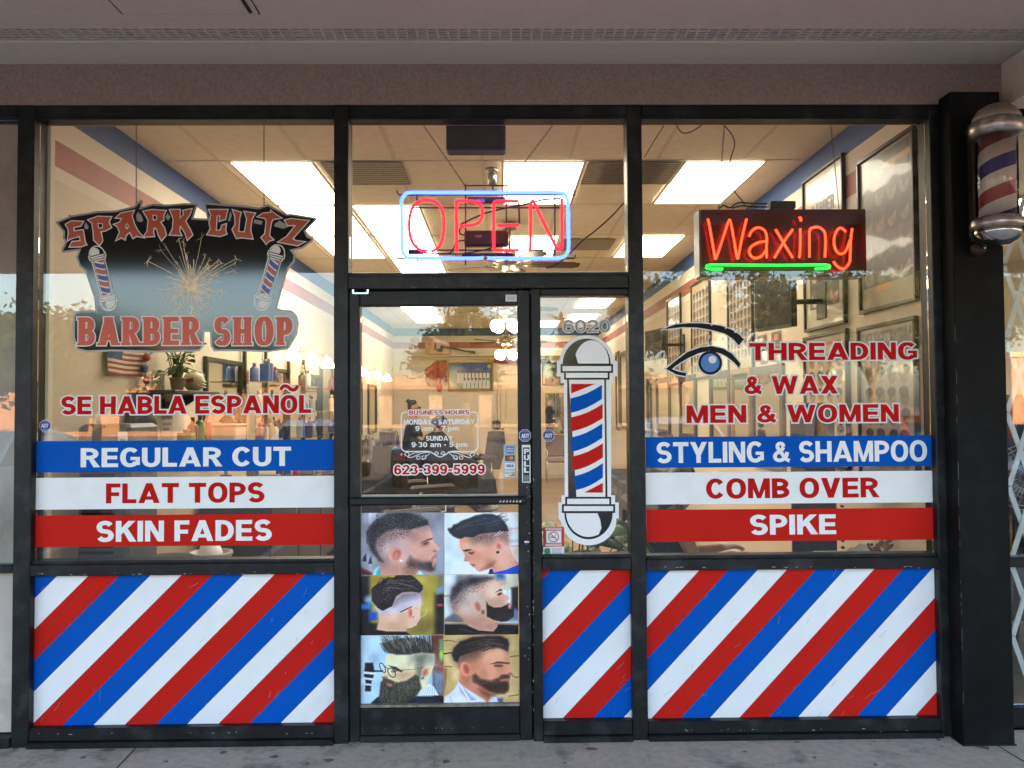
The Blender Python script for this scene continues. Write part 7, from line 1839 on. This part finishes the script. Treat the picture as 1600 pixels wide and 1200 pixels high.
bc = barber_chair(-.85, 2.75, 'barber chair nearest the door glass, ribbed dark back'); bc.rotation_euler = (0, 0, R(32))
dup(bc, (-.85, 4.7, .004), 'empty barber chair behind the nearest one')
dup(bc, (-.80, 7.35, .004), 'barber chair with the caped customer sitting in it', 0)
dup(bc, (-.45, 9.4, .004), 'farthest barber chair, beyond the caped customer', R(200))
GRV = mat('grey_upholstery', (.13, .12, .11), .6, var=.25, scale=12, bump=.2, bscale=30)
wc = None
for k, y in enumerate((7.6, 6.75, 5.9)):
    x = 1.78; lb = ['grey high backed waiting chair on the right, farthest of three', 'grey high backed waiting chair on the right, middle of three', 'grey high backed waiting chair on the right, nearest of three'][k]
    if wc is None:
        t = thing('waiting_chair', (x, y, .004), lb, 'chair', 'grey waiting chairs along the right wall')
        g = MB(); g.bbox(x - .3, y - .3, .30, x + .22, y + .3, .50, .05); g.build('seat', GRV, t)
        g = MB(); g.bbox(x + .12, y - .32, .42, x + .32, y + .32, .88, .06); g.bbox(x + .13, y - .31, .885, x + .31, y + .31, 1.24, .07); g.build('backrest', GRV, t)
        for s_ in (-1, 1): g = MB(); g.bbox(x - .3, y + s_ * .36 - .06, .12, x + .25, y + s_ * .36 + .06, .66, .04); g.build('armrest', GRV, t)
        for sx in (-.25, .2):
            for s_ in (-.25, .25): g = MB(); g.bbox(x + sx - .025, y + s_ - .025, .005, x + sx + .025, y + s_ + .025, .30, .005); g.build('leg', DARKM, t)
        wc = t
    else: dup(wc, (x, y, .004), lb)
x, y = 1.2, 12.9
t = thing('side_chair', (x, y, .004), 'brown padded metal chair against the back wall, seen in the sidelight', 'chair')
BRN = mat('brown_fabric', (.17, .10, .075), .8, var=.15)
g = MB(); g.bbox(x - .25, y - .25, .42, x + .25, y + .25, .50, .03); g.build('seat', BRN, t); g = MB(); g.bbox(x - .25, y + .2, .52, x + .25, y + .27, .98, .03); g.build('backrest', BRN, t)
for sx in (-.25, .25):
    for sy in (-.24, .26): g = MB(); g.tube([(x + sx, y + sy, .006), (x + sx, y + sy, .46 if sy < 0 else .9)], .013, 8); g.build('leg', STEEL, t)
    g = MB(); g.tube([(x + sx, y - .24, .46), (x + sx, y - .24, .66), (x + sx, y + .24, .68)], .013, 8); g.build('armrest', STEEL, t)
x, y = 1.84, .86
t = thing('massage_chair', (x, y, .004), 'tall black ribbed salon chair behind WOMEN in the right window', 'chair')
g = MB(); g.bbox(x - .13, y - .08, .5, x + .13, y + .06, 1.60, .07); g.bbox(x - .10, y - .11, .6, x + .10, y - .082, 1.1, .02); g.build('backrest', BLACKP, t)
g = MB()
for k in range(24): g.bbox(x + .135, y - .085, .55 + k * .04, x + .15, y - .06, .565 + k * .04, .003)
g.build('ribbing', DARKM, t)
g = MB(); g.bbox(x - .24, y - .48, .38, x + .22, y - .10, .5, .05); g.build('seat', BLACKP, t); g = MB(); g.tube([(x, y - .2, .04), (x, y - .2, .4)], .04, 12); g.lathe([(.25, .005), (.25, .03), (.05, .06)], (x, y - .2, 0), 20); g.build('base', CHROME, t)
# white cabinet with flowers by the right window
t = thing('side_cabinet', (1.9, .33, .004), 'low cream cabinet inside the right window under the flowers', 'cabinet')
zc = at(1345, 868, .33).z
g = MB(); g.bbox(1.70, .18, .006, 2.12, .46, zc - .02, .006); g.build('carcass', LEDGE, t); g = MB(); g.bbox(1.68, .165, zc - .0195, 2.13, .475, zc, .005); g.build('top', WALLW, t); g = MB(); g.bbox(1.72, .172, .06, 2.10, .1795, zc - .06, .003); g.build('door', LEDGE, t)
fc = at(1342, 858, .28)
t = thing('flower_bouquet', (fc.x, .28, zc), 'bunch of white roses and dusky red dried flowers on the sill cabinet', 'flowers')
WR = mat('white_petal', (.62, .56, .42), .6, var=.1); DR = mat('dusky_red_petal', (.16, .035, .04), .6, var=.3); DRY = mat('dried_leaf', (.20, .12, .05), .7, var=.3)
for k, (dx, dz_, r) in enumerate(((-.052, .028, .036), (-.005, .038, .046), (-.075, .018, .026))):
    g = MB(); c = Vector((fc.x + dx, .26, zc + dz_))
    for ring, (n, rad, wd) in enumerate(((7, r, .5), (6, r * .7, .45), (4, r * .4, .4))):
        for j in range(n):
            a = j * 6.283 / n + ring; d = Vector((math.cos(a), -.5, math.sin(a))); leaf(g, c, c + d * rad, rad * wd, (0, -1, .2))
    g.build('rose', WR, t)
for nm, m, n, x0_, x1_ in (('berries', DR, 34, .0, .09), ('dried_leaves', DRY, 30, .04, .14)):
    g = MB()
    for k in range(n):
        c = Vector((fc.x + random.uniform(x0_, x1_), .28 + random.uniform(-.04, .04), zc + random.uniform(.012, .062)))
        if nm == 'berries': g.ball(c, .0085, 7, 5)
        else: leaf(g, c, c + Vector((random.gauss(.02, .02), random.gauss(-.01, .02), random.gauss(.015, .015))), .010, (0, -1, .5))
    g.build(nm, m, t)
# ================================================================ PEOPLE
def skin_mesh(name, verts, edges, radii, m, parent, sub=2, root=0):
    me = bpy.data.meshes.new(name); me.from_pydata([tuple(v) for v in verts], edges, [])
    o = bpy.data.objects.new(name + '_src', me); COL.objects.link(o)
    sk = o.modifiers.new('skin', 'SKIN'); sk.use_smooth_shade = True; sk.branch_smoothing = .6
    ss = o.modifiers.new('sub', 'SUBSURF'); ss.levels = sub; ss.render_levels = sub
    for i, r in enumerate(radii):
        r = r if isinstance(r, tuple) else (r, r)
        me.skin_vertices[0].data[i].radius = r
    me.skin_vertices[0].data[root].use_root = True
    dg = bpy.context.evaluated_depsgraph_get()
    dg.update()
    nm = bpy.data.meshes.new_from_object(o.evaluated_get(dg))
    nm.name = name
    bpy.data.objects.remove(o)
    nm.materials.clear(); nm.materials.append(m)
    out = bpy.data.objects.new(name, nm); COL.objects.link(out); out.parent = parent; ORIGIN[out.name] = ORIGIN[parent.name]
    o0 = Vector(ORIGIN[parent.name])
    for v in nm.vertices: v.co -= o0
    return out
SKIN = mat('warm_skin', (.40, .22, .14), .5, var=.08, scale=20)
HAIR = mat('black_hair', (.012, .010, .009), .45, var=.3, scale=40, bump=.2)
class Fig:
    """collects joints as connected edges"""
    def __init__(s): s.v = []; s.e = []; s.r = []
    def j(s, p, r, frm=None):
        s.v.append(Vector(p)); s.r.append(r); i = len(s.v) - 1
        if frm is not None: s.e.append((frm, i))
        return i
    def chain(s, frm, pts):
        for p, r in pts: frm = s.j(p, r, frm)
        return frm
    def hand(s, wrist, d, up, side):
        """palm with four bent fingers and a thumb; d = direction of the fingers"""
        d = Vector(d).normalized(); up = Vector(up).normalized(); sd = d.cross(up).normalized() * side
        w = s.v[wrist]
        palm = s.j(w + d * .055, .024, wrist)
        for k, ln in enumerate((.066, .075, .070, .055)):
            b = w + d * .085 + sd * (.026 - .0175 * k)
            a = s.j(b, .0095, palm); m_ = s.j(b + d * ln * .5 - up * .008, .0085, a); s.j(b + d * ln * .85 - up * .028, .0072, m_)
        a = s.j(w + d * .035 + sd * .034, .0115, palm); s.j(w + d * .075 + sd * .05 - up * .012, .0085, a)
def head(f, neck, c, fwd, tall=.11):
    """skull, jaw and nose grown from the neck joint; c = centre of the skull"""
    c = Vector(c); fwd = Vector(fwd).normalized(); up = Vector((0, 0, 1))
    low = f.j(c - up * .075 + fwd * .012, .058, neck)
    mid = f.j(c - up * .01, (.080, .082), low)
    f.j(c + up * .052 - fwd * .008, .070, mid)
    f.j(c - up * .085 + fwd * .055, .034, low)           # chin
    f.j(c + fwd * .060 + up * .015, .052, mid)           # brow
    n = f.j(c + fwd * .078 - up * .022, .018, mid); f.j(c + fwd * .108 - up * .036, .011, n)   # nose
def face_bits(t, c, fwd):
    c = Vector(c); fwd = Vector(fwd).normalized(); sd = fwd.cross(Vector((0, 0, 1)))
    for s_ in (-1, 1):
        g = MB(); g.ball(c + fwd * .088 + sd * .034 * s_ - Vector((0, 0, .004)), .011, 8, 6); g.build('eye', BLACKP, t)
        g = MB(); g.ball(c + sd * .084 * s_ - Vector((0, 0, .02)), .026, 10, 8, 0, (.8, .45, 1.2)); g.build('ear', SKIN, t)
    g = MB(); g.tube([c + fwd * .092 + sd * .022 - Vector((0, 0, .066)), c + fwd * .098 - Vector((0, 0, .064)), c + fwd * .092 - sd * .022 - Vector((0, 0, .066))], .0055, 6); g.build('mouth', mat('lip', (.28, .10, .08), .5), t)
BLKC = mat('black_cloth', (.014, .014, .016), .8, var=.25, bump=.15, bscale=40)
# the barber: standing, turned to the right, both hands at the customer's head
bx, by = -1.26, 7.55; H0 = .004
fw = Vector((1, -.12, 0)).normalized(); sd = Vector((0, -1, 0))
P = lambda a, b, z: Vector((bx, by, H0)) + fw * a + sd * b + Vector((0, 0, z))
t = thing('person', (bx, by, H0), 'standing barber in black with dark hair in a bun, behind the customer', 'person')
f = Fig()
pel = f.j(P(0, 0, .95), (.15, .12)); ch = f.chain(pel, [(P(0, 0, 1.08), (.13, .105)), (P(.01, 0, 1.24), (.145, .11)), (P(0, 0, 1.36), (.12, .09))])
nk = f.chain(ch, [(P(.005, 0, 1.44), .052)])
hc = P(.02, 0, 1.585); head(f, nk, hc, fw)
for s_ in (-1, 1):
    sh = f.j(P(0, .155 * s_, 1.37), .055, ch); el = f.chain(sh, [(P(.06, .22 * s_, 1.20), .042), (P(.15, .22 * s_, 1.12), .038)]); wr = f.chain(el, [(P(.30, .15 * s_, 1.22), .031), (P(.42, .09 * s_, 1.34), .024)])
    f.hand(wr, fw * .9 + Vector((0, 0, .3)) - sd * s_ * .2, Vector((0, 0, 1)), s_)
    hp = f.j(P(0, .09 * s_, .88), .085, pel); f.chain(hp, [(P(.02, .10 * s_, .50), .058), (P(0, .10 * s_, .28), .050), (P(-.02, .10 * s_, .09), .038), (P(.08, .11 * s_, .04), .036), (P(.17, .12 * s_, .03), .026)])
skin_mesh('body', f.v, f.e, f.r, SKIN, t)
face_bits(t, hc, fw)
f = Fig(); pel = f.j(P(0, 0, .90), (.175, .145)); ch = f.chain(pel, [(P(0, 0, 1.08), (.15, .125)), (P(.01, 0, 1.24), (.165, .13)), (P(0, 0, 1.365), (.135, .10))])
for s_ in (-1, 1): sh = f.j(P(0, .16 * s_, 1.375), .068, ch); f.chain(sh, [(P(.06, .222 * s_, 1.20), .056), (P(.12, .22 * s_, 1.14), .052)])
skin_mesh('shirt', f.v, f.e, f.r, BLKC, t)
f = Fig(); pel = f.j(P(0, 0, .93), (.165, .135))
for s_ in (-1, 1): hp = f.j(P(0, .09 * s_, .86), .10, pel); f.chain(hp, [(P(.02, .10 * s_, .50), .075), (P(0, .10 * s_, .28), .066), (P(-.02, .10 * s_, .10), .06)])
skin_mesh('trousers', f.v, f.e, f.r, BLKC, t)
f = Fig(); a = f.j(hc + Vector((0, 0, .03)) - fw * .03, .082); f.chain(a, [(hc + Vector((0, 0, .075)) - fw * .01, .062), (hc + Vector((0, 0, .07)) + fw * .05, .035)]); f.chain(a, [(hc - fw * .05 - Vector((0, 0, .03)), .055), (hc - fw * .055 - Vector((0, 0, .075)), .03)]); b = f.j(hc - fw * .075 + Vector((0, 0, .075)), .03, a); f.j(hc - fw * .10 + Vector((0, 0, .11)), .045, b)
skin_mesh('hair', f.v, f.e, f.r, HAIR, t)
for s_ in (-1, 1): g = MB(); q = P(.07, .11 * s_, 0); g.bbox(q.x - .14, q.y - .05, .005, q.x + .15, q.y + .05, .085, .03); g.build('shoe', BLACKP, t)
# the customer under the cape
cx_, cy_ = -.80, 7.32
P = lambda a, b, z: Vector((cx_, cy_, 0)) + Vector((1, 0, 0)) * a + Vector((0, -1, 0)) * b + Vector((0, 0, z)); fw = Vector((1, 0, 0))
t = thing('person', (cx_, cy_, .59), 'seated customer wrapped in a dark cape in the barber chair', 'person')
f = Fig(); pel = f.j(P(-.12, 0, .70), (.16, .13)); ch = f.chain(pel, [(P(-.16, 0, .88), .135), (P(-.14, 0, 1.06), (.15, .11)), (P(-.11, 0, 1.16), (.12, .09))]); nk = f.chain(ch, [(P(-.08, 0, 1.24), .055)])
hc = P(-.05, 0, 1.37); head(f, nk, hc, fw)
for s_ in (-1, 1):
    sh = f.j(P(-.1, .16 * s_, 1.15), .058, ch); wr = f.chain(sh, [(P(-.08, .24 * s_, .95), .045), (P(.02, .26 * s_, .86), .042), (P(.2, .2 * s_, .86), .03)]); f.hand(wr, (1, 0, -.1), (0, 0, 1), s_)
    hp = f.j(P(-.05, .1 * s_, .68), .09, pel); f.chain(hp, [(P(.3, .12 * s_, .70), .068), (P(.38, .12 * s_, .66), .06), (P(.44, .12 * s_, .40), .052), (P(.50, .12 * s_, .22), .04), (P(.60, .12 * s_, .20), .035), (P(.68, .12 * s_, .19), .026)])
skin_mesh('body', f.v, f.e, f.r, SKIN, t); face_bits(t, hc, fw)
g = MB(); N = 36; rings = [(-.08, 1.245, .07, .07), (-.1, 1.19, .15, .17), (-.1, 1.10, .19, .27), (-.04, .95, .27, .33), (.06, .82, .42, .36), (.12, .72, .50, .38), (.18, .58, .52, .39), (.22, .42, .50, .40), (.26, .30, .48, .40)]
for (ox, z, ra, rb) in rings:
    for k in range(N): a = 2 * math.pi * k / N; w_ = 1 + (.06 * math.sin(a * 9) if z < .8 else .02 * math.sin(a * 7)); q = P(ox + ra * math.cos(a) * w_, rb * math.sin(a) * w_, z); g.v.append(tuple(q))
for i in range(len(rings) - 1):
    for k in range(N): g.f.append([i * N + k, i * N + (k + 1) % N, (i + 1) * N + (k + 1) % N, (i + 1) * N + k]); g.m.append(0); g.sm.append(True)
g.build('cape', BLKC, t)
f = Fig(); a = f.j(hc + Vector((-.02, 0, .035)), .084); f.chain(a, [(hc + Vector((.02, 0, .075)), .06), (hc + Vector((.065, 0, .07)), .035)]); f.chain(a, [(hc + Vector((-.06, 0, -.02)), .05)]); skin_mesh('hair', f.v, f.e, f.r, HAIR, t)
for s_ in (-1, 1): g = MB(); q = P(.62, .12 * s_, 0); g.bbox(q.x - .13, q.y - .045, .155, q.x + .14, q.y + .045, .24, .03); g.build('shoe', cb[1], t)
# woman waiting by the right window
wx, wy = 1.02, .80
P = lambda a, b, z: Vector((wx, wy, 0)) + Vector((1, 0, 0)) * a + Vector((0, -1, 0)) * b + Vector((0, 0, z)); fw = Vector((1, -.2, 0)).normalized()
x, y = wx, wy
t = thing('lobby_chair', (x, y, .004), 'dark armless seat by the right window, mostly behind the red band', 'chair')
g = MB(); g.bbox(x - .24, y - .24, .40, x + .24, y + .24, .46, .02); g.build('seat', BLACKP, t); g = MB(); g.bbox(x - .28, y - .24, .47, x - .22, y + .24, .90, .02); g.build('backrest', GRV, t)
for sx in (-.22, .22):
    for sy in (-.22, .22): g = MB(); g.tube([(x + sx, y + sy, .006), (x + sx, y + sy, .40)], .014, 8); g.build('leg', DARKM, t)
t = thing('person', (wx, wy, .47), 'dark haired person seated behind the COMB OVER and SPIKE bands', 'person')
f = Fig(); pel = f.j(P(-.08, 0, .56), (.16, .13)); ch = f.chain(pel, [(P(-.1, 0, .72), .125), (P(-.06, 0, .88), (.14, .11)), (P(-.03, 0, .96), (.11, .085))]); nk = f.chain(ch, [(P(0, 0, 1.02), .05)]); hc = P(.04, 0, 1.125); head(f, nk, hc, fw)
for s_ in (-1, 1):
    sh = f.j(P(-.03, .15 * s_, .955), .055, ch); wr = f.chain(sh, [(P(.02, .21 * s_, .80), .042), (P(.08, .20 * s_, .70), .040), (P(.28, .12 * s_, .74), .028)]); f.hand(wr, (1, -.1, .1), (0, 0, 1), s_)
    hp = f.j(P(-.02, .1 * s_, .55), .09, pel); f.chain(hp, [(P(.36, .12 * s_, .56), .07), (P(.44, .12 * s_, .52), .06), (P(.44, .12 * s_, .28), .052), (P(.42, .12 * s_, .09), .038), (P(.52, .12 * s_, .05), .035), (P(.6, .12 * s_, .04), .026)])
skin_mesh('body', f.v, f.e, f.r, SKIN, t); face_bits(t, hc, fw)
f = Fig(); pel = f.j(P(-.08, 0, .55), (.18, .15)); ch = f.chain(pel, [(P(-.1, 0, .72), .145), (P(-.06, 0, .88), (.16, .125)), (P(-.03, 0, .96), (.125, .10))])
for s_ in (-1, 1): sh = f.j(P(-.03, .155 * s_, .96), .066, ch); f.chain(sh, [(P(.02, .212 * s_, .84), .056)])
skin_mesh('shirt', f.v, f.e, f.r, BLKC, t)
f = Fig(); a = f.j(hc + Vector((-.03, 0, .03)), .092); f.chain(a, [(hc + Vector((.03, 0, .075)), .065), (hc + Vector((.07, .0, .06)), .035)]); f.chain(a, [(hc + Vector((-.08, 0, -.04)), .08), (hc + Vector((-.10, 0, -.14)), .06), (hc + Vector((-.10, 0, -.22)), .04)])
skin_mesh('hair', f.v, f.e, f.r, mat('brown_hair', (.03, .018, .012), .5, var=.3, scale=40), t)
for s_ in (-1, 1): g = MB(); q = P(.50, .12 * s_, 0); g.bbox(q.x - .1, q.y - .045, .006, q.x + .14, q.y + .045, .09, .03); g.build('shoe', BLACKP, t)

# ================================================================ ACROSS THE PARKING LOT (seen in the glass)
def tree(x, y, h, r, label, n=9000, bare=.35, kind=0):
    t = thing('parking_lot_tree', (x, y, -.13), label, 'tree', 'trees around the parking lot')
    g = MB(); BK = mat('bark', (.16, .10, .06), .9, var=.3, scale=12, bump=.4)
    fork = h * bare; tips = []
    g.tube([(x, y, -.15), (x + .05, y, fork * .6), (x, y, fork)], [.16, .13, .11], 10)
    for k in range(7):
        a = k * .9 + random.uniform(-.3, .3); rr_ = r * random.uniform(.4, .75); e = Vector((x + rr_ * math.cos(a), y + rr_ * math.sin(a), h * random.uniform(.62, .92)))
        m = Vector((x + rr_ * .4 * math.cos(a), y + rr_ * .4 * math.sin(a), fork + (e.z - fork) * .5)); g.tube([(x, y, fork - .05), m, e], [.08, .05, .02], 7); tips.append(e); tips.append(m + Vector((0, 0, .3)))
        for j in range(2): e2 = m + Vector((random.gauss(0, r * .3), random.gauss(0, r * .3), r * .35)); g.tube([m, e2], [.035, .012], 5); tips.append(e2)
    g.build('trunk', BK, t)
    g = MB(); cl_ = [tp + Vector((random.gauss(0, .3), random.gauss(0, .3), random.gauss(.1, .25))) for tp in tips for _ in range(2)]
    for k in range(n):
        c = random.choice(cl_); big = k % 3 == 0; p = c + Vector((random.gauss(0, 1), random.gauss(0, 1), random.gauss(0, .7))) * r * (.12 if big else .19)
        u = Vector((random.gauss(0, 1), random.gauss(0, 1), random.gauss(0, 1))).normalized(); v = u.orthogonal().normalized(); s_ = random.uniform(.12, .22) if big else random.uniform(.045, .10)
        g.add([p - u * s_, p + v * s_ * .5, p + u * s_, p - v * s_ * .5], [(0, 1, 2, 3)], random.randrange(3))
    g.build('crown', [mat('tree_leaf_a', (.055, .075, .016), .7, var=.3), mat('tree_leaf_b', (.03, .05, .014), .7, var=.3), mat('tree_leaf_c', (.085, .095, .022), .7, var=.3)], t)
for x, y, h, r, lb in ((-9.4, -13, 3.5, 2.0, 'nearest spreading parking lot tree, mirrored in the left window'), (-8.0, -17.5, 3.4, 1.4, 'thin parking lot tree mirrored below the emblem'), (-1.2, -24, 4.9, 1.9, 'round parking lot tree mirrored in the door'), (3.4, -26, 4.4, 1.7, 'parking lot tree mirrored in the sidelight'), (9.5, -20, 5.5, 2.4, 'parking lot tree mirrored in the right window'), (-13, -22, 4.4, 2.2, 'large parking lot tree far to the left'), (13.0, -24, 6.7, 3.0, 'large dense tree mirrored at the right edge'), (7.0, -27, 7.0, 3.0, 'dense tree mirrored behind the word THREADING'), (18.5, -28, 6.6, 3.0, 'large parking lot tree far to the right'), (-10.5, -30, 5.2, 2.2, 'tall tree in front of the orange building')):
    tree(x, y, h, r, lb)
def palm(x, y, h, lb):
    t = thing('palm_tree', (x, y, -.13), lb, 'palm tree', 'palms beyond the parking lot')
    g = MB(); g.tube([(x, y, -.15), (x + .1, y, h * .5), (x, y, h)], [.2, .15, .13], 10); g.build('trunk', MATS['bark'], t)
    g = MB()
    for k in range(26):
        a = random.uniform(0, 6.28); e = random.uniform(-.5, 1.0); L_ = random.uniform(.9, 1.4); p0 = Vector((x, y, h))
        d = Vector((math.cos(a) * math.cos(e), math.sin(a) * math.cos(e), math.sin(e)))
        for j in range(14): u = j / 14; b = p0 + d * L_ * u - Vector((0, 0, .5 * u * u)); s_ = d.cross(Vector((0, 0, 1))).normalized(); g.add([b, b + s_ * .22 * (1.1 - u) + d * .1, b + d * .09], [(0, 1, 2)]); g.add([b, b - s_ * .22 * (1.1 - u) + d * .1, b + d * .09], [(0, 1, 2)])
    g.build('crown', MATS['tree_leaf_a'], t)
palm(6.2, -40, 7.2, 'taller palm beyond the parking lot'); palm(3.6, -44, 6.6, 'shorter palm beyond the parking lot')
# orange sunlit building opposite
t = thing('orange_building', (-30, -47, -.13), 'long orange stucco store building across the parking lot', 'building')
OR = mat('orange_stucco', (.42, .20, .10), .9, var=.08, scale=1, bump=.3, bscale=20)
g = MB(); g.box(-46, -58, -.15, -15, -47, 5.0); g.box(-32, -47.6, 5.001, -20, -46.9, 6.6); g.build('walls', OR, t); g = MB(); g.box(-46.2, -58.2, 5.002, -32.01, -46.8, 5.35); g.box(-19.99, -58.2, 5.002, -14.8, -46.8, 5.35); g.box(-46.1, -46.9, 3.3, -14.9, -46.6, 3.6); g.build('cornice', mat('pale_trim', (.6, .42, .26), .8), t)
for k in range(4): g = MB(); g.box(-42 + k * 6, -46.97, .2, -38 + k * 6, -46.85, 2.6); w_ = g.build('window', mat('store_window', (.02, .025, .03), .1), t); g = MB(); g.box(-40.04 + k * 6, -46.84, .2, -39.96 + k * 6, -46.78, 2.6); g.build('bar', ALU, w_)
t = thing('pink_building', (45, -44, -.13), 'low peach coloured building across the parking lot on the right', 'building')
g = MB(); g.box(31, -55, -.15, 59, -44, 4.4); g.box(39, -44.5, 4.401, 49, -43.9, 5.8); g.build('walls', mat('peach_stucco', (.5, .28, .16), .9, var=.08, scale=1), t); g = MB(); g.box(30.8, -55.2, 4.402, 38.99, -43.8, 4.7); g.box(49.01, -55.2, 4.402, 59.2, -43.8, 4.7); g.build('cornice', MATS['pale_trim'], t)
for k in range(4): g = MB(); g.box(33 + k * 6.5, -43.98, .2, 37 + k * 6.5, -43.86, 2.6); g.build('window', MATS['store_window'], t)
t = thing('strip_mall', (0, -62, -.13), 'long low tan row of stores far across the parking lot', 'building')
g = MB(); g.box(-14, -70, -.15, 15.5, -62, 4.2); g.box(-6, -62.5, 4.201, 3, -61.9, 5.4); g.build('walls', mat('far_tan_stucco', (.34, .25, .18), .9, var=.08, scale=1), t); g = MB(); g.box(-14.2, -61.95, 3.0, 15.7, -60.6, 3.3); g.build('awning', mat('terracotta', (.30, .13, .07), .7), t)
for k in range(7): g = MB(); g.box(-13 + k * 4.1, -61.98, .2, -10 + k * 4.1, -61.88, 2.6); g.build('window', MATS['store_window'], t)
# parked cars
def car(x, y, rot, col, label):
    t = thing('parked_car', (x, y, -.13), label, 'car', 'cars parked in the lot')
    z = -.13
    prof = [(-2.15, .38), (-2.2, .62), (-2.1, .85), (-1.5, .92), (-.95, 1.32), (-.4, 1.45), (.6, 1.44), (1.35, 1.02), (2.0, .90), (2.2, .66), (2.18, .36)]
    g = MB(); secs = [(-.86, .90), (-.80, 1.0), (.80, 1.0), (.86, .90)]
    n = len(prof); vs = []
    for yy, s_ in secs:
        for px_, pz in prof:
            k = yy * (.80 if pz > 1.1 else 1.0); vs.append((px_ * (1 if abs(yy) < .83 else .985), k, z + .36 + (pz - .36) * (1 if abs(yy) < .83 else .97)))
    fs = [(i * n + k, i * n + k + 1, (i + 1) * n + k + 1, (i + 1) * n + k) for i in range(3) for k in range(n - 1)] + [tuple(range(n)), tuple(range(4 * n - 1, 3 * n - 1, -1))] + [(i * n, (i + 1) * n, (i + 1) * n + n - 1, i * n + n - 1) for i in range(3)]
    Rm = Matrix.Rotation(rot, 3, 'Z'); W_ = lambda q: tuple(Rm @ Vector((q[0], q[1], 0)) + Vector((x, y, q[2])))
    g.add([W_(v) for v in vs], fs); g.build('body', mat('car_' + col[0], col[1], .25, .3, var=.03, coat=1.0), t)
    wm = MATS['store_window']
    for s_ in (-1, 1):
        g = MB(); g.add([W_((px_, s_ * (.866 - (.16 if pz > 1.1 else .0)), z + pz)) for px_, pz in ((-1.35, .98), (-.85, 1.30), (-.35, 1.39), (.55, 1.38), (1.15, 1.03))], [(0, 1, 2, 3, 4)]); g.build('window', wm, t)
        for wx_ in (-1.35, 1.38):
            g = MB(); g.lathe([(.2, -.1), (.31, -.1), (.33, -.06), (.33, .06), (.31, .1), (.2, .1)], (0, 0, 0), 22, 0, 'Y'); g.v = [W_((v[0] + wx_, v[1] + s_ * .80, v[2] + z + .335)) for v in g.v]; wh = g.build('wheel', BLACKP, t)
            g = MB(); g.lathe([(.01, .0), (.19, .0), (.2, .03)], (0, 0, 0), 18, 0, 'Y'); g.v = [W_((v[0] + wx_, s_ * (v[1] + .885), v[2] + z + .335)) for v in g.v]; g.build('rim', STEEL, wh)
        for ex, nm, m in ((2.19, 'headlight', PAPER), (-2.19, 'tail_light', SRED)): g = MB(); g.ball((0, 0, 0), .11, 10, 8, 0, (.35, 1.3, .7)); g.v = [W_((v[0] + ex * .985, v[1] + s_ * .62, v[2] + z + .68)) for v in g.v]; g.build(nm, m, t)
    for ex, q in ((1, [(1.36, 1.04), (.66, 1.42)]), (-1, [(-1.46, .95), (-.96, 1.30)])):
        g = MB(); g.add([W_((q[0][0] + .02 * ex, -.72, z + q[0][1] + .015)), W_((q[0][0] + .02 * ex, .72, z + q[0][1] + .015)), W_((q[1][0] + .02 * ex, .60, z + q[1][1] + .015)), W_((q[1][0] + .02 * ex, -.60, z + q[1][1] + .015))], [(0, 1, 2, 3)]); g.build('windscreen', wm, t)
for x, y, rot, col, lb in ((-6.9, -7.0, 1.57, ('white', (.6, .6, .6)), 'white car parked nearest the shop on the left'), (-4.2, -14.8, -1.57, ('silver', (.4, .4, .41)), 'silver car parked opposite the left window'), (-1.4, -14.7, -1.57, ('navy', (.02, .03, .08)), 'navy car parked opposite the door'), (4.1, -14.8, -1.57, ('white', (.6, .6, .6)), 'white car parked opposite the right window'), (6.9, -7.1, 1.57, ('grey', (.12, .12, .13)), 'grey car parked nearest the shop on the right'), (9.6, -14.8, -1.57, ('red', (.3, .02, .02)), 'red car parked at the far right')):
    car(x, y, rot, col, lb)
